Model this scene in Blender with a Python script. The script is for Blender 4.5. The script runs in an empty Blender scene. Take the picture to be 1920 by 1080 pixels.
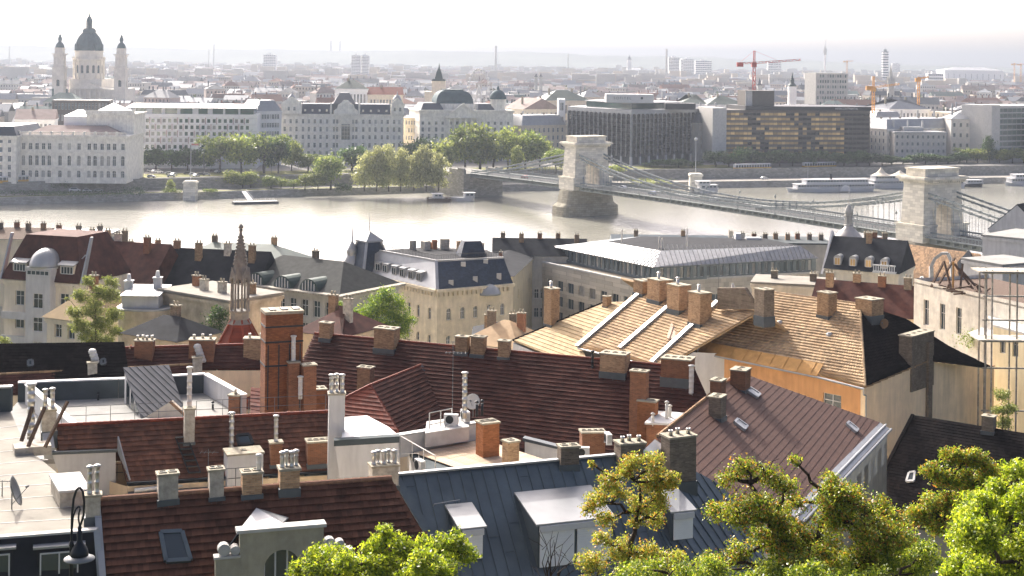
import bpy, math, random
import numpy as np
from mathutils import Vector, Matrix
rnd = random.Random(7)
nr = np.random.RandomState(11)
scene = bpy.context.scene
COL = scene.collection

# ------------------------------------------------------------------ camera
FPX, CAM_H, ROLL = 2800.0, 69.0, math.radians(0.7)
cr, sr = math.cos(ROLL), math.sin(ROLL)
cam = bpy.data.cameras.new('camera')
cam.sensor_width = 36.0; cam.lens = FPX / 1920 * 36.0
cam.shift_y = -430.0 / 1920.0
cam.clip_start = 0.5; cam.clip_end = 60000
camo = bpy.data.objects.new('camera', cam); COL.objects.link(camo)
camo.matrix_world = Matrix(((cr, -sr, 0, 0), (0, 0, -1, 0), (sr, cr, 0, CAM_H), (0, 0, 0, 1)))
scene.camera = camo

# ------------------------------------------------------------------ light
SUN_AZ, SUN_EL = math.radians(-26), math.radians(34)      # azimuth from the view axis, left is negative
world = bpy.data.worlds.new('World'); scene.world = world; world.use_nodes = True
wn = world.node_tree; wn.nodes.clear()
sky = wn.nodes.new('ShaderNodeTexSky'); sky.sky_type = 'NISHITA'; sky.sun_disc = False
sky.sun_elevation = SUN_EL; sky.sun_rotation = SUN_AZ
sky.altitude = 150; sky.air_density = 0.22; sky.dust_density = 5.0; sky.ozone_density = 0.0
bg = wn.nodes.new('ShaderNodeBackground'); bg.inputs[1].default_value = 0.15
wo = wn.nodes.new('ShaderNodeOutputWorld')
wn.links.new(sky.outputs[0], bg.inputs[0]); wn.links.new(bg.outputs[0], wo.inputs[0])
sd = bpy.data.lights.new('sun', 'SUN'); sd.energy = 2.1; sd.angle = math.radians(0.6); sd.color = (1.0, 0.94, 0.86)
sun = bpy.data.objects.new('sun', sd); COL.objects.link(sun)
to_sun = Vector((math.sin(SUN_AZ) * math.cos(SUN_EL), math.cos(SUN_AZ) * math.cos(SUN_EL), math.sin(SUN_EL)))
sun.rotation_euler = to_sun.to_track_quat('Z', 'Y').to_euler()
scene.view_settings.view_transform = 'Standard'; scene.view_settings.look = 'None'
scene.view_settings.exposure = 1.85; scene.view_settings.gamma = 1.0
scene.cycles.max_bounces = 6; scene.cycles.diffuse_bounces = 3; scene.cycles.glossy_bounces = 3
scene.cycles.transmission_bounces = 3; scene.cycles.volume_bounces = 0; scene.cycles.transparent_max_bounces = 6
scene.cycles.caustics_reflective = False; scene.cycles.caustics_refractive = False
scene.cycles.use_denoising = True

# ------------------------------------------------------------------ pixel geometry (photograph is 1920 x 1080)
def ray(px, py):
 a = (px - 960) / FPX; b = -(py - 110) / FPX
 return Vector((a * cr - b * sr, 1.0, a * sr + b * cr))
CAM = Vector((0, 0, CAM_H))
def atY(px, py, Y): return CAM + ray(px, py) * Y
def atZ(px, py, z):
 d = ray(px, py); return CAM + d * ((z - CAM_H) / d.z)
def zat(px, py, Y): return atY(px, py, Y).z
def azv(deg): a = math.radians(deg); return Vector((math.sin(a), math.cos(a), 0))
class Plane:
 def __init__(s, p, n): s.p = Vector(p); s.n = Vector(n).normalized()
 def at(s, px, py):
  d = ray(px, py); return CAM + d * ((s.p - CAM).dot(s.n) / d.dot(s.n))
 def over(s, x, y): return s.p.z - ((x - s.p.x) * s.n.x + (y - s.p.y) * s.n.y) / s.n.z
def flat(z): return Plane((0, 0, z), (0, 0, 1))
def pitched(A, B, deg, side=1):
 """roof plane through the level line A-B; side 1 falls to the right of A->B, -1 to its left"""
 d = (B - A); d.z = 0; d.normalize(); n = Vector((d.y, -d.x, 0)) * side
 a = math.radians(deg); P = Plane(A, n * math.sin(a) + Vector((0, 0, math.cos(a))))
 P.d = d; P.t = n * math.cos(a) - Vector((0, 0, math.sin(a))); return P
def upright(A, az): 
 d = azv(az); return Plane(A, Vector((d.y, -d.x, 0)))

# ------------------------------------------------------------------ terrain height
_gy = [(-40, 66), (0, 60), (15, 56), (28, 47), (50, 39), (75, 34), (110, 28), (150, 20), (200, 12), (250, 8), (2000, 8)]
def ground(x, y):
 for (a, za), (b, zb) in zip(_gy, _gy[1:]):
  if y <= b: return za + (zb - za) * max(0, (y - a)) / (b - a)
 return 8

# ------------------------------------------------------------------ mesh builder
class MB:
 def __init__(s): s.v = []; s.f = []; s.m = []; s.mi = 0
 def face(s, pts):
  i = len(s.v); s.v += [tuple(p) for p in pts]; s.f.append(tuple(range(i, i + len(pts)))); s.m.append(s.mi)
 def quad(s, a, b, c, d): s.face((a, b, c, d))
 def box(s, x0, x1, y0, y1, z0, z1):
  i = len(s.v)
  s.v += [(x0, y0, z0), (x1, y0, z0), (x1, y1, z0), (x0, y1, z0), (x0, y0, z1), (x1, y0, z1), (x1, y1, z1), (x0, y1, z1)]
  for q in ((3, 2, 1, 0), (4, 5, 6, 7), (0, 1, 5, 4), (1, 2, 6, 5), (2, 3, 7, 6), (3, 0, 4, 7)):
   s.f.append(tuple(i + k for k in q)); s.m.append(s.mi)
 def obox(s, c, ex, ey, ez):
  """box from centre and three half-extent vectors"""
  c = Vector(c); ex = Vector(ex); ey = Vector(ey); ez = Vector(ez); i = len(s.v)
  for sz in (-1, 1):
   for sx, sy in ((-1, -1), (1, -1), (1, 1), (-1, 1)): s.v.append(tuple(c + ex * sx + ey * sy + ez * sz))
  for q in ((3, 2, 1, 0), (4, 5, 6, 7), (0, 1, 5, 4), (1, 2, 6, 5), (2, 3, 7, 6), (3, 0, 4, 7)):
   s.f.append(tuple(i + k for k in q)); s.m.append(s.mi)
 def bar(s, a, b, w, h=None):
  a = Vector(a); b = Vector(b); d = b - a; L = d.length
  if L < 1e-6: return
  d /= L; up = Vector((0, 0, 1)) if abs(d.z) < .95 else Vector((0, 1, 0))
  x = d.cross(up).normalized(); u = x.cross(d); h = w if h is None else h
  s.obox((a + b) / 2, x * w / 2, u * h / 2, d * L / 2)
 def tube(s, a, b, r0, r1=None, n=8, caps=True):
  a = Vector(a); b = Vector(b); r1 = r0 if r1 is None else r1; d = b - a
  if d.length < 1e-6: return
  d.normalize(); up = Vector((0, 0, 1)) if abs(d.z) < .95 else Vector((1, 0, 0))
  x = d.cross(up).normalized(); y = d.cross(x); i = len(s.v)
  for p, r in ((a, r0), (b, r1)):
   for k in range(n):
    t = 2 * math.pi * k / n; s.v.append(tuple(p + x * (r * math.cos(t)) + y * (r * math.sin(t))))
  for k in range(n):
   s.f.append((i + k, i + n + k, i + n + (k + 1) % n, i + (k + 1) % n)); s.m.append(s.mi)
  if caps:
   s.f.append(tuple(i + k for k in range(n))); s.m.append(s.mi)
   s.f.append(tuple(i + n + k for k in reversed(range(n)))); s.m.append(s.mi)
 def path(s, pts, r, n=6):
  for a, b in zip(pts, pts[1:]): s.tube(a, b, r, r, n, True)
 def lathe(s, prof, c=(0, 0, 0), n=16, sx=1, sy=1, rot=0):
  """profile of (radius, z)"""
  i = len(s.v); m = len(prof)
  for r, z in prof:
   for k in range(n):
    t = 2 * math.pi * k / n + rot; s.v.append((c[0] + sx * r * math.cos(t), c[1] + sy * r * math.sin(t), c[2] + z))
  for j in range(m - 1):
   for k in range(n):
    a = i + j * n + k; b = i + j * n + (k + 1) % n
    s.f.append((a, b, b + n, a + n)); s.m.append(s.mi)
  s.f.append(tuple(i + k for k in reversed(range(n)))); s.m.append(s.mi)
  s.f.append(tuple(i + (m - 1) * n + k for k in range(n))); s.m.append(s.mi)
 def prism(s, pts, off):
  """closed solid: polygon pts and the same polygon moved by off"""
  pts = [Vector(p) for p in pts]; off = Vector(off); i = len(s.v); n = len(pts)
  s.v += [tuple(p) for p in pts] + [tuple(p + off) for p in pts]
  s.f.append(tuple(range(i, i + n))); s.m.append(s.mi)
  s.f.append(tuple(reversed(range(i + n, i + 2 * n)))); s.m.append(s.mi)
  for k in range(n):
   l = (k + 1) % n; s.f.append((i + k, i + n + k, i + n + l, i + l)); s.m.append(s.mi)
 def hip(s, x0, x1, y0, y1, z, h, inset, along='x'):
  """hip (inset>0) or gable (inset=0) roof over a rectangle"""
  if along == 'x':
   ym = (y0 + y1) / 2; a = (x0 + inset, ym, z + h); b = (x1 - inset, ym, z + h)
   p = [(x0, y0, z), (x1, y0, z), (x1, y1, z), (x0, y1, z)]
   s.face((p[0], p[1], b, a)); s.face((p[2], p[3], a, b)); s.face((p[1], p[2], b)); s.face((p[3], p[0], a))
  else:
   xm = (x0 + x1) / 2; a = (xm, y0 + inset, z + h); b = (xm, y1 - inset, z + h)
   p = [(x0, y0, z), (x1, y0, z), (x1, y1, z), (x0, y1, z)]
   s.face((p[3], p[0], a, b)); s.face((p[1], p[2], b, a)); s.face((p[0], p[1], a)); s.face((p[2], p[3], b))
  s.face((p[3], p[2], p[1], p[0]))
 def frustum(s, x0, x1, y0, y1, z0, z1, ix, iy):
  a = [(x0, y0, z0), (x1, y0, z0), (x1, y1, z0), (x0, y1, z0)]
  b = [(x0 + ix, y0 + iy, z1), (x1 - ix, y0 + iy, z1), (x1 - ix, y1 - iy, z1), (x0 + ix, y1 - iy, z1)]
  s.face(b); s.face(a[::-1])
  for k in range(4): l = (k + 1) % 4; s.face((a[k], a[l], b[l], b[k]))
 def xf(s, fn): s.v = [tuple(fn(*p)) for p in s.v]; return s
 def mesh(s, name, mats, off=None, smooth=False):
  me = bpy.data.meshes.new(name)
  v = s.v if off is None else [(p[0] - off[0], p[1] - off[1], p[2] - off[2]) for p in s.v]
  me.from_pydata(v, [], s.f)
  for m in (mats if isinstance(mats, (list, tuple)) else [mats]): me.materials.append(m)
  if any(s.m): me.polygons.foreach_set('material_index', s.m)
  if smooth: me.polygons.foreach_set('use_smooth', [True] * len(s.f))
  me.update(); return me
 def obj(s, name, mats, parent=None, world=True, smooth=False, kind=None, loc=None, rot=0):
  """links the collected faces as ONE object; world=True: vertices are world coordinates"""
  off = WL.get(parent.name) if (parent is not None and world) else None
  return put(name, s.mesh(name, mats, off, smooth), parent, loc, rot, kind)
WL = {}                                                     # world place of each root
def put(name, me, parent=None, loc=None, rot=0, kind=None):
 o = bpy.data.objects.new(name, me); COL.objects.link(o)
 if parent is not None:
  o.parent = parent
  if parent.name in WL and loc is None: WL[o.name] = WL[parent.name]
 if loc is not None: o.location = loc
 if rot: o.rotation_euler = (0, 0, rot)
 if kind: o['kind'] = kind
 return o
def tag(o, label, cat, group=None):
 o['label'] = label; o['category'] = cat
 if group: o['group'] = group
 return o
def thing(name, label, cat, loc, rot=0, group=None):
 o = bpy.data.objects.new(name, None); COL.objects.link(o); o.empty_display_size = .5
 o.location = loc; o.rotation_euler = (0, 0, rot)
 if not rot: WL[o.name] = Vector(loc)
 return tag(o, label, cat, group)
def wput(name, me, parent, world_loc, rot=0, kind=None):
 """child placed at a world point under an unrotated root"""
 return put(name, me, parent, Vector(world_loc) - WL[parent.name], rot, kind)

# ------------------------------------------------------------------ materials
def rgb(h):
 if not isinstance(h, str): return tuple(h)
 c = [int(h[i:i + 2], 16) / 255 for i in (0, 2, 4)]
 return tuple(x / 12.92 if x <= .04045 else ((x + .055) / 1.055) ** 2.4 for x in c)
MATS = {}
def M(name, col=None, rough=.8, metal=0.0, var=.18, scale=1.2, bump=0.0, bscale=8.0, streak=False, island=0.0, col2=None,
  spec=.22, brick=None, objrand=0.0, waves=None, dirt=0.0):
 if name in MATS: return MATS[name]
 m = bpy.data.materials.new(name); m.use_nodes = True; nt = m.node_tree; N = nt.nodes; L = nt.links
 b = N['Principled BSDF']; col = rgb(col)
 b.inputs['Roughness'].default_value = rough; b.inputs['Metallic'].default_value = metal
 b.inputs['Specular IOR Level'].default_value = spec
 tc = N.new('ShaderNodeTexCoord'); src = tc.outputs['Object']
 def mixc(fac, a, c, mode='MIX'):
  x = N.new('ShaderNodeMix'); x.data_type = 'RGBA'; x.blend_type = mode
  for sock, val in ((x.inputs[0], fac), (x.inputs[6], a), (x.inputs[7], c)):
   if hasattr(val, 'links') or isinstance(val, bpy.types.NodeSocket): L.new(val, sock)
   elif isinstance(val, (int, float)): sock.default_value = val
   else: sock.default_value = (*val[:3], 1)
  return x.outputs[2]
 def noise(sc, det=4, rg=.6, vec=None, mscale=None):
  n = N.new('ShaderNodeTexNoise'); n.inputs['Scale'].default_value = sc; n.inputs['Detail'].default_value = det
  n.inputs['Roughness'].default_value = rg
  v = vec or src
  if mscale:
   mp = N.new('ShaderNodeMapping'); mp.inputs['Scale'].default_value = mscale; L.new(v, mp.inputs[0]); v = mp.outputs[0]
  L.new(v, n.inputs['Vector']); return n.outputs['Fac']
 def ramp(fac, p0, p1):
  r = N.new('ShaderNodeMapRange'); r.inputs[1].default_value = p0; r.inputs[2].default_value = p1; L.new(fac, r.inputs[0]); return r.outputs[0]
 dk = tuple(c * (1 - var) for c in col); lt = tuple(min(1, c * (1 + var)) for c in (col2 or col))
 out = mixc(ramp(noise(scale), .3, .7), dk, lt)
 if brick:                                              # bricks wrapped round vertical faces
  sx = N.new('ShaderNodeSeparateXYZ'); L.new(src, sx.inputs[0])
  ad = N.new('ShaderNodeMath'); L.new(sx.outputs[0], ad.inputs[0]); L.new(sx.outputs[1], ad.inputs[1])
  cb = N.new('ShaderNodeCombineXYZ'); L.new(ad.outputs[0], cb.inputs[0]); L.new(sx.outputs[2], cb.inputs[1])
  bt = N.new('ShaderNodeTexBrick'); L.new(cb.outputs[0], bt.inputs['Vector'])
  bt.inputs['Scale'].default_value = 1.0; bt.inputs['Brick Width'].default_value = brick[0]; bt.inputs['Row Height'].default_value = brick[1]
  bt.inputs['Mortar Size'].default_value = brick[2]; bt.inputs['Mortar Smooth'].default_value = .2; bt.inputs['Bias'].default_value = -.1
  bt.inputs['Color1'].default_value = (*[c * .72 for c in col], 1); bt.inputs['Color2'].default_value = (*[min(1, c * 1.3) for c in (col2 or col)], 1)
  bt.inputs['Mortar'].default_value = (*rgb(brick[3]), 1)
  out = mixc(.38, bt.outputs[0], out); hb = bt.outputs['Fac']
 if island:
  g = N.new('ShaderNodeNewGeometry')
  out = mixc(1.0, out, mixc(g.outputs['Random Per Island'], (1 - island,) * 3, (1 + island, 1 + island * .85, 1 + island * .7)), 'MULTIPLY')
 if objrand:
  oi = N.new('ShaderNodeObjectInfo')
  out = mixc(1.0, out, mixc(oi.outputs['Random'], (1 - objrand,) * 3, (1 + objrand, 1 + objrand, 1 + objrand)), 'MULTIPLY')
 if streak:
  f = ramp(noise(1.6, 5, .65, None, (1, 1, .12)), .42, .75)
  mm = N.new('ShaderNodeMath'); mm.operation = 'MULTIPLY'; mm.inputs[1].default_value = .55; L.new(f, mm.inputs[0])
  out = mixc(mm.outputs[0], out, tuple(c * .62 for c in col))
 if dirt:
  f = ramp(noise(.35, 6, .7), .5, .72); mm = N.new('ShaderNodeMath'); mm.operation = 'MULTIPLY'; mm.inputs[1].default_value = dirt
  L.new(f, mm.inputs[0]); out = mixc(mm.outputs[0], out, tuple(c * .45 for c in col))
 L.new(out, b.inputs['Base Color'])
 if bump or brick or waves:
  bn = N.new('ShaderNodeBump'); bn.inputs['Strength'].default_value = bump or .5; bn.inputs['Distance'].default_value = .03
  if waves:
   h = noise(waves[0], 5, .6, None, waves[1]); bn.inputs['Distance'].default_value = waves[2]; bn.inputs['Strength'].default_value = 1
  elif brick: h = hb; bn.invert = True
  else: h = noise(bscale, 5, .6)
  L.new(h, bn.inputs['Height']); L.new(bn.outputs[0], b.inputs['Normal'])
 MATS[name] = m; return m
def glass(name, col='1c2a30', rough=.08, objrand=.5, spec=.8, metal=0):
 return M(name, col, rough, metal, .1, .3, spec=spec, objrand=objrand)
def leaf_mat(name, c1, c2, c3, trans=.45):
 if name in MATS: return MATS[name]
 m = bpy.data.materials.new(name); m.use_nodes = True; nt = m.node_tree; N = nt.nodes; L = nt.links; N.clear()
 o = N.new('ShaderNodeOutputMaterial'); g = N.new('ShaderNodeNewGeometry'); r = N.new('ShaderNodeValToRGB'); oi = N.new('ShaderNodeObjectInfo')
 e = r.color_ramp.elements; e[0].color = (*rgb(c1), 1); e[1].color = (*rgb(c3), 1); x = e.new(.55); x.color = (*rgb(c2), 1)
 L.new(g.outputs['Random Per Island'], r.inputs[0])
 hs = N.new('ShaderNodeHueSaturation'); L.new(r.outputs[0], hs.inputs['Color'])
 mr = N.new('ShaderNodeMapRange'); mr.inputs[3].default_value = .78; mr.inputs[4].default_value = 1.25; L.new(oi.outputs['Random'], mr.inputs[0]); L.new(mr.outputs[0], hs.inputs['Value'])
 d = N.new('ShaderNodeBsdfDiffuse'); t = N.new('ShaderNodeBsdfTranslucent'); mx = N.new('ShaderNodeMixShader'); mx.inputs[0].default_value = trans
 L.new(hs.outputs[0], d.inputs[0]); L.new(hs.outputs[0], t.inputs[0]); L.new(d.outputs[0], mx.inputs[1]); L.new(t.outputs[0], mx.inputs[2])
 gl = N.new('ShaderNodeBsdfGlossy'); gl.inputs['Roughness'].default_value = .4; m2 = N.new('ShaderNodeMixShader'); m2.inputs[0].default_value = .05
 L.new(mx.outputs[0], m2.inputs[1]); L.new(gl.outputs[0], m2.inputs[2]); L.new(m2.outputs[0], o.inputs[0])
 MATS[name] = m; return m

m_stone = M('pale_limestone', (.84, .80, .71), .9, var=.2, scale=.5, streak=True, bump=.3, bscale=3)
m_bridge_stone = M('bridge_stone', (.76, .71, .60), .9, var=.2, scale=.35, brick=(2.2, .9, .03, 'a59c86'), dirt=.3)
m_pier_stone = M('pier_stone', (.34, .31, .235), .9, var=.3, scale=.3, brick=(2.4, .9, .04, '3c382e'), dirt=.5)
m_quay = M('quay_stone', (.30, .29, .255), .92, var=.25, scale=.3, brick=(2.0, .7, .04, '4a463e'), dirt=.5)
m_iron_green = M('bridge_iron', (.26, .285, .275), .55, .1, var=.15)
m_dark_iron = M('dark_iron', (.022, .026, .03), .45, .3, var=.2)
m_iron = M('grey_iron', (.16, .17, .17), .5, .5, var=.2)
m_white = M('white_paint', (.58, .58, .57), .6, var=.06)
m_whitewall = M('white_render', (.56, .555, .545), .9, var=.08, scale=.6, streak=True, dirt=.15)
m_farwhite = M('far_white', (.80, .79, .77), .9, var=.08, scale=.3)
m_cream = M('cream_render', (.74, .66, .52), .9, var=.1, scale=.5, streak=True, dirt=.2)
m_beige = M('beige_render', (.80, .63, .42), .92, var=.1, scale=.6, streak=True, dirt=.25)
m_ochre = M('ochre_stone', (.70, .61, .44), .92, var=.16, scale=.5, streak=True, dirt=.35)
m_orange = M('orange_render', (.62, .33, .145), .92, var=.16, scale=.7, streak=True, dirt=.25)
m_yellow = M('yellow_render', (.66, .57, .37), .92, var=.1, scale=.5, streak=True, dirt=.2)
m_grey = M('grey_render', (.46, .45, .41), .92, var=.15, scale=.5, streak=True, dirt=.3)
m_oldwall = M('weathered_render', (.50, .43, .32), .95, var=.3, scale=.5, streak=True, dirt=.6)
m_concrete = M('concrete', (.50, .49, .46), .9, var=.15, scale=1.5, bump=.2, dirt=.3)
m_travertine = M('travertine', (.50, .46, .38), .9, var=.18, scale=.7, brick=(1.6, .8, .02, '6e6759'), dirt=.3)
m_capstone = M('chimney_cap', (.32, .29, .22), .92, var=.25, scale=3, dirt=.4)
m_brick = M('red_brick', objrand=.22, dirt=.45, col=(.22, .08, .04), rough=.92, var=.28, scale=2.5, brick=(.25, .075, .012, '8a7a66'), col2=(.27, .11, .05), bump=.5)
m_brick_tan = M('tan_brick', objrand=.22, dirt=.45, col=(.27, .155, .085), rough=.92, var=.3, scale=2.2, brick=(.25, .075, .012, '8f8570'), col2=(.42, .27, .15), bump=.5)
m_brick_grey = M('grey_brick', objrand=.22, dirt=.45, col=(.11, .088, .07), rough=.92, var=.35, scale=2.0, brick=(.25, .075, .013, '75705f'), col2=(.21, .16, .12), bump=.5)
m_brick_orange = M('orange_brick', objrand=.22, dirt=.45, col=(.27, .095, .035), rough=.92, var=.25, scale=2.5, brick=(.25, .075, .012, '8a6a4c'), col2=(.34, .13, .05), bump=.5)
m_oldplaster_ch = M('peeling_chimney', objrand=.2, col=(.42, .385, .32), rough=.95, var=.35, scale=2.5, dirt=.6, bump=.3)
m_tile_brown = M('brown_tile', (.058, .021, .017), .8, dirt=.4, var=.2, scale=.8, island=.08, spec=.1, col2=(.085, .034, .025))
m_tile_bottom = M('weathered_brown_tile', (.082, .036, .024), .85, dirt=.5, spec=.12, var=.25, scale=.9, island=.25, objrand=.22, col2=(.11, .05, .033))
m_tile_red = M('red_tile', (.16, .036, .019), .7, var=.2, scale=.8, island=.22)
m_tile_black_shade = M('black_tile_and_shade', (.006, .006, .008), .95, var=.4, scale=.5, island=.4, spec=.04, col2=(.01, .008, .008))  # black tile; also the colour of roof faces painted as shaded
m_tile_beige = M('sunbleached_tile', (.34, .235, .135), .85, var=.2, scale=.35, island=.27, col2=(.42, .31, .19))
m_tile_pale = M('pale_tile', (.40, .30, .17), .85, var=.12, scale=.5, island=.15)
m_tile_tan = M('mossy_tan_tile', (.28, .18, .10), .85, var=.3, scale=.4, island=.35)
m_slate = M('dark_slate', (.022, .025, .03), .9, spec=.08, var=.3, scale=.6, island=.3)
m_slate_blue = M('blue_slate', (.03, .045, .07), .5, var=.2, scale=.5, brick=(.5, .25, .012, '1a222c'))
m_zinc = M('blue_zinc', (.11, .138, .152), .42, .35, var=.2, scale=.5, dirt=.35)
m_zinc_lt = M('light_zinc', (.34, .35, .355), .4, .35, var=.12, scale=.7, dirt=.15)
m_lead = M('lead_flashing', (.085, .10, .11), .5, .3, var=.15)
m_copper = M('green_copper', (.045, .07, .06), .6, .1, var=.2, scale=.5)
m_dome = M('dome_metal', (.045, .085, .095), .75, .0, var=.2, scale=.4)
m_rust = M('rusty_sheet', (.40, .225, .075), .75, .1, var=.25, scale=1.0)
m_steel = M('stainless_flue', (.5, .49, .46), .28, .8, var=.1)
m_pipe_white = M('pale_flue', (.60, .58, .53), .5, .1, var=.1)
m_deck = M('weathered_deck', (.50, .385, .27), .85, var=.3, scale=1.5, objrand=.15, bump=.2)
m_wood = M('old_timber', (.10, .065, .045), .9, var=.4, scale=3)
m_bark = M('bark', (.045, .032, .024), .95, var=.4, scale=3, bump=.5)
m_felt = M('roof_felt', (.25, .235, .2), .95, var=.15, scale=.5, dirt=.45)
m_felt_dark_shade = M('dark_felt_and_shade', (.06, .075, .08), .9, var=.2, scale=.6)  # dark felt roofs; also colours the shaded parapet faces
m_gravel = M('pale_membrane', (.27, .27, .255), .95, var=.1, scale=.6, dirt=.4)
m_glass = glass('window_glass', '26353c')
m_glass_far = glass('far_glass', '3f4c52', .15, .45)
m_glass_gold_reflection = M('gold_reflection_glass', (.66, .45, .20), .25, .35, var=.3, scale=.15, objrand=.5)  # gold reflections of the surroundings, coloured into the panes
m_glass_dark = glass('tinted_glass', '1c1b1c', .12, .6, .3)
m_glass_green = glass('green_glass', '2c4a42', .12, .4)
m_blind = M('blind', (.34, .33, .30), .7, objrand=.4)
m_asphalt = M('asphalt', (.06, .06, .062), .9, var=.2, scale=.3)
m_paving = M('paving', (.34, .32, .28), .9, var=.15, scale=.2, dirt=.2)
m_grass = M('grass', (.10, .13, .035), .95, var=.3, scale=.2, col2=(.2, .19, .07))
m_earth = M('hillside', (.06, .065, .035), .95, var=.4, scale=.15)
m_city = M('city_ground', (.24, .23, .21), .95, var=.2, scale=.02)
m_hill = M('far_hills', (.12, .14, .11), .95, var=.3, scale=.002)
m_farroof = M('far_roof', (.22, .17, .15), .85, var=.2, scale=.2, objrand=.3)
m_boat = M('boat_white', (.62, .62, .62), .5, var=.06)
m_red = M('red_steel', (.42, .05, .03), .5, var=.1)
m_crane_y = M('yellow_steel', (.55, .27, .05), .5, var=.1)
# ------------------------------------------------------------------ generic builders
def facade(mb, A, B, z0, z1, ops, depth=.25, arch=False):
 """wall from A to B (2D, seen from outside A is left) with recessed rectangular or round-topped openings (u0,u1,v0,v1)"""
 A = Vector((A[0], A[1], 0)); B = Vector((B[0], B[1], 0)); d = B - A; W = d.length; d.normalize(); n = Vector((d.y, -d.x, 0))
 us = sorted({0, W} | {o[0] for o in ops} | {o[1] for o in ops}); vs = sorted({z0, z1} | {o[2] for o in ops} | {o[3] for o in ops})
 P = lambda u, v, k=0: A + d * u - n * k + Vector((0, 0, v))
 for v0, v1 in zip(vs, vs[1:]):
  run = None
  for u0, u1 in zip(us, us[1:]):
   hole = any(o[0] - 1e-6 <= u0 and u1 <= o[1] + 1e-6 and o[2] - 1e-6 <= v0 and v1 <= o[3] + 1e-6 for o in ops)
   if hole:
    if run is not None: mb.quad(P(run, v0), P(u0, v0), P(u0, v1), P(run, v1)); run = None
   elif run is None: run = u0
  if run is not None: mb.quad(P(run, v0), P(W, v0), P(W, v1), P(run, v1))
 for u0, u1, v0, v1 in ops:
  mb.quad(P(u0, v0), P(u1, v0), P(u1, v0, depth), P(u0, v0, depth)); mb.quad(P(u0, v1, depth), P(u1, v1, depth), P(u1, v1), P(u0, v1))
  mb.quad(P(u0, v0), P(u0, v0, depth), P(u0, v1, depth), P(u0, v1)); mb.quad(P(u1, v0, depth), P(u1, v0), P(u1, v1), P(u1, v1, depth))
  mb.quad(P(u0, v0, depth), P(u1, v0, depth), P(u1, v1, depth), P(u0, v1, depth))
  if arch:
   r = (u1 - u0) / 2; um = (u0 + u1) / 2; k = 6
   for sgn in (-1, 1):
    c = P(um + sgn * r, v1, -.004)
    arc = [P(um + sgn * r * math.cos(t), v1 - r + r * math.sin(t), -.004) for t in [math.pi / 2 * j / k for j in range(k + 1)]]
    for a, b in zip(arc, arc[1:]): mb.face((c, a, b) if sgn < 0 else (c, b, a))
WINC = {}
def window_mesh(w, h, nx=2, ny=2, fr=.07, mats=None, arch=False):
 key = (round(w, 2), round(h, 2), nx, ny, fr, mats[0].name, mats[1].name, arch)
 if key in WINC: return WINC[key]
 mb = MB(); t = .05
 mb.mi = 1; mb.quad((-w / 2, 0, 0), (w / 2, 0, 0), (w / 2, 0, h), (-w / 2, 0, h)); mb.mi = 0
 mb.box(-w / 2, -w / 2 + fr, -t, -.004, 0, h); mb.box(w / 2 - fr, w / 2, -t, -.004, 0, h)
 mb.box(-w / 2 + fr, w / 2 - fr, -t, -.004, 0, fr); mb.box(-w / 2 + fr, w / 2 - fr, -t, -.004, h - fr, h)
 for i in range(1, nx): x = -w / 2 + w * i / nx; mb.box(x - fr / 2, x + fr / 2, -t * .9, -.006, fr, h - fr)
 for j in range(1, ny):
  z = h * (.64 if ny == 2 else j / ny); mb.box(-w / 2 + fr, w / 2 - fr, -t * .8, -.008, z - fr / 2, z + fr / 2)
 WINC[key] = mb.mesh('window', list(mats)); return WINC[key]
def wall_windows(root, mb, A, B, z0, z1, us, rows, w, mats, depth=.25, nx=2, ny=2, fr=.07, arch=(), world=False, name='window', trim=None, skip=()):
 """facade with one window object per opening; rows: (sill z, head z); arch: indexes of round-topped rows"""
 A = Vector((A[0], A[1], 0)); B = Vector((B[0], B[1], 0)); d = (B - A).normalized(); n = Vector((d.y, -d.x, 0)); rot = math.atan2(d.y, d.x)
 zs = z0
 for j, (v0, v1) in enumerate(rows):
  top = z1 if j == len(rows) - 1 else (v1 + rows[j + 1][0]) / 2
  keep = [u for i, u in enumerate(us) if (i, j) not in skip]
  facade(mb, A, B, zs, top, [(u - w / 2, u + w / 2, v0, v1) for u in keep], depth, j in arch); zs = top
  me_ = window_mesh(w, v1 - v0, nx, ny, fr, mats); mb_ = window_mesh(w, v1 - v0, nx, ny, fr, (mats[0], m_blind))
  for u in keep:
   me = mb_ if rnd.random() < .22 else me_
   p = A + d * u - n * (depth - .03) + Vector((0, 0, v0))
   if world: wput(name, me, root, p, rot)
   else: put(name, me, root, p, rot)
   if trim is not None:
    c = A + d * u + n * .06
    trim.obox(c + Vector((0, 0, v0 - .09)), d * (w / 2 + .14), n * .1, Vector((0, 0, .07)))
    trim.obox(c + Vector((0, 0, v1 + .16)), d * (w / 2 + .16), n * .09, Vector((0, 0, .09)))
def spread(n, W, margin=1.2): return [margin + (W - 2 * margin) * (i + .5) / n for i in range(n)]
def pts_in(poly, x, y):
 c = False; j = len(poly) - 1
 for i in range(len(poly)):
  xi, yi = poly[i]; xj, yj = poly[j]
  if (yi > y) != (yj > y) and x < (xj - xi) * (y - yi) / (yj - yi) + xi: c = not c
  j = i
 return c
def plane_frame(pl, poly):
 """axes of a roof plane: s along the courses, t down the slope; polygon in that frame"""
 o = poly[0]; s = pl.d; t = pl.t
 return o, s, t, [((p - o).dot(s), (p - o).dot(t)) for p in poly]
def slab(root, name, mat, poly, n, th=.18, world=True):
 mb = MB(); mb.prism([p for p in poly], -Vector(n) * th); return mb.obj(name, mat, root, world)
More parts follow.
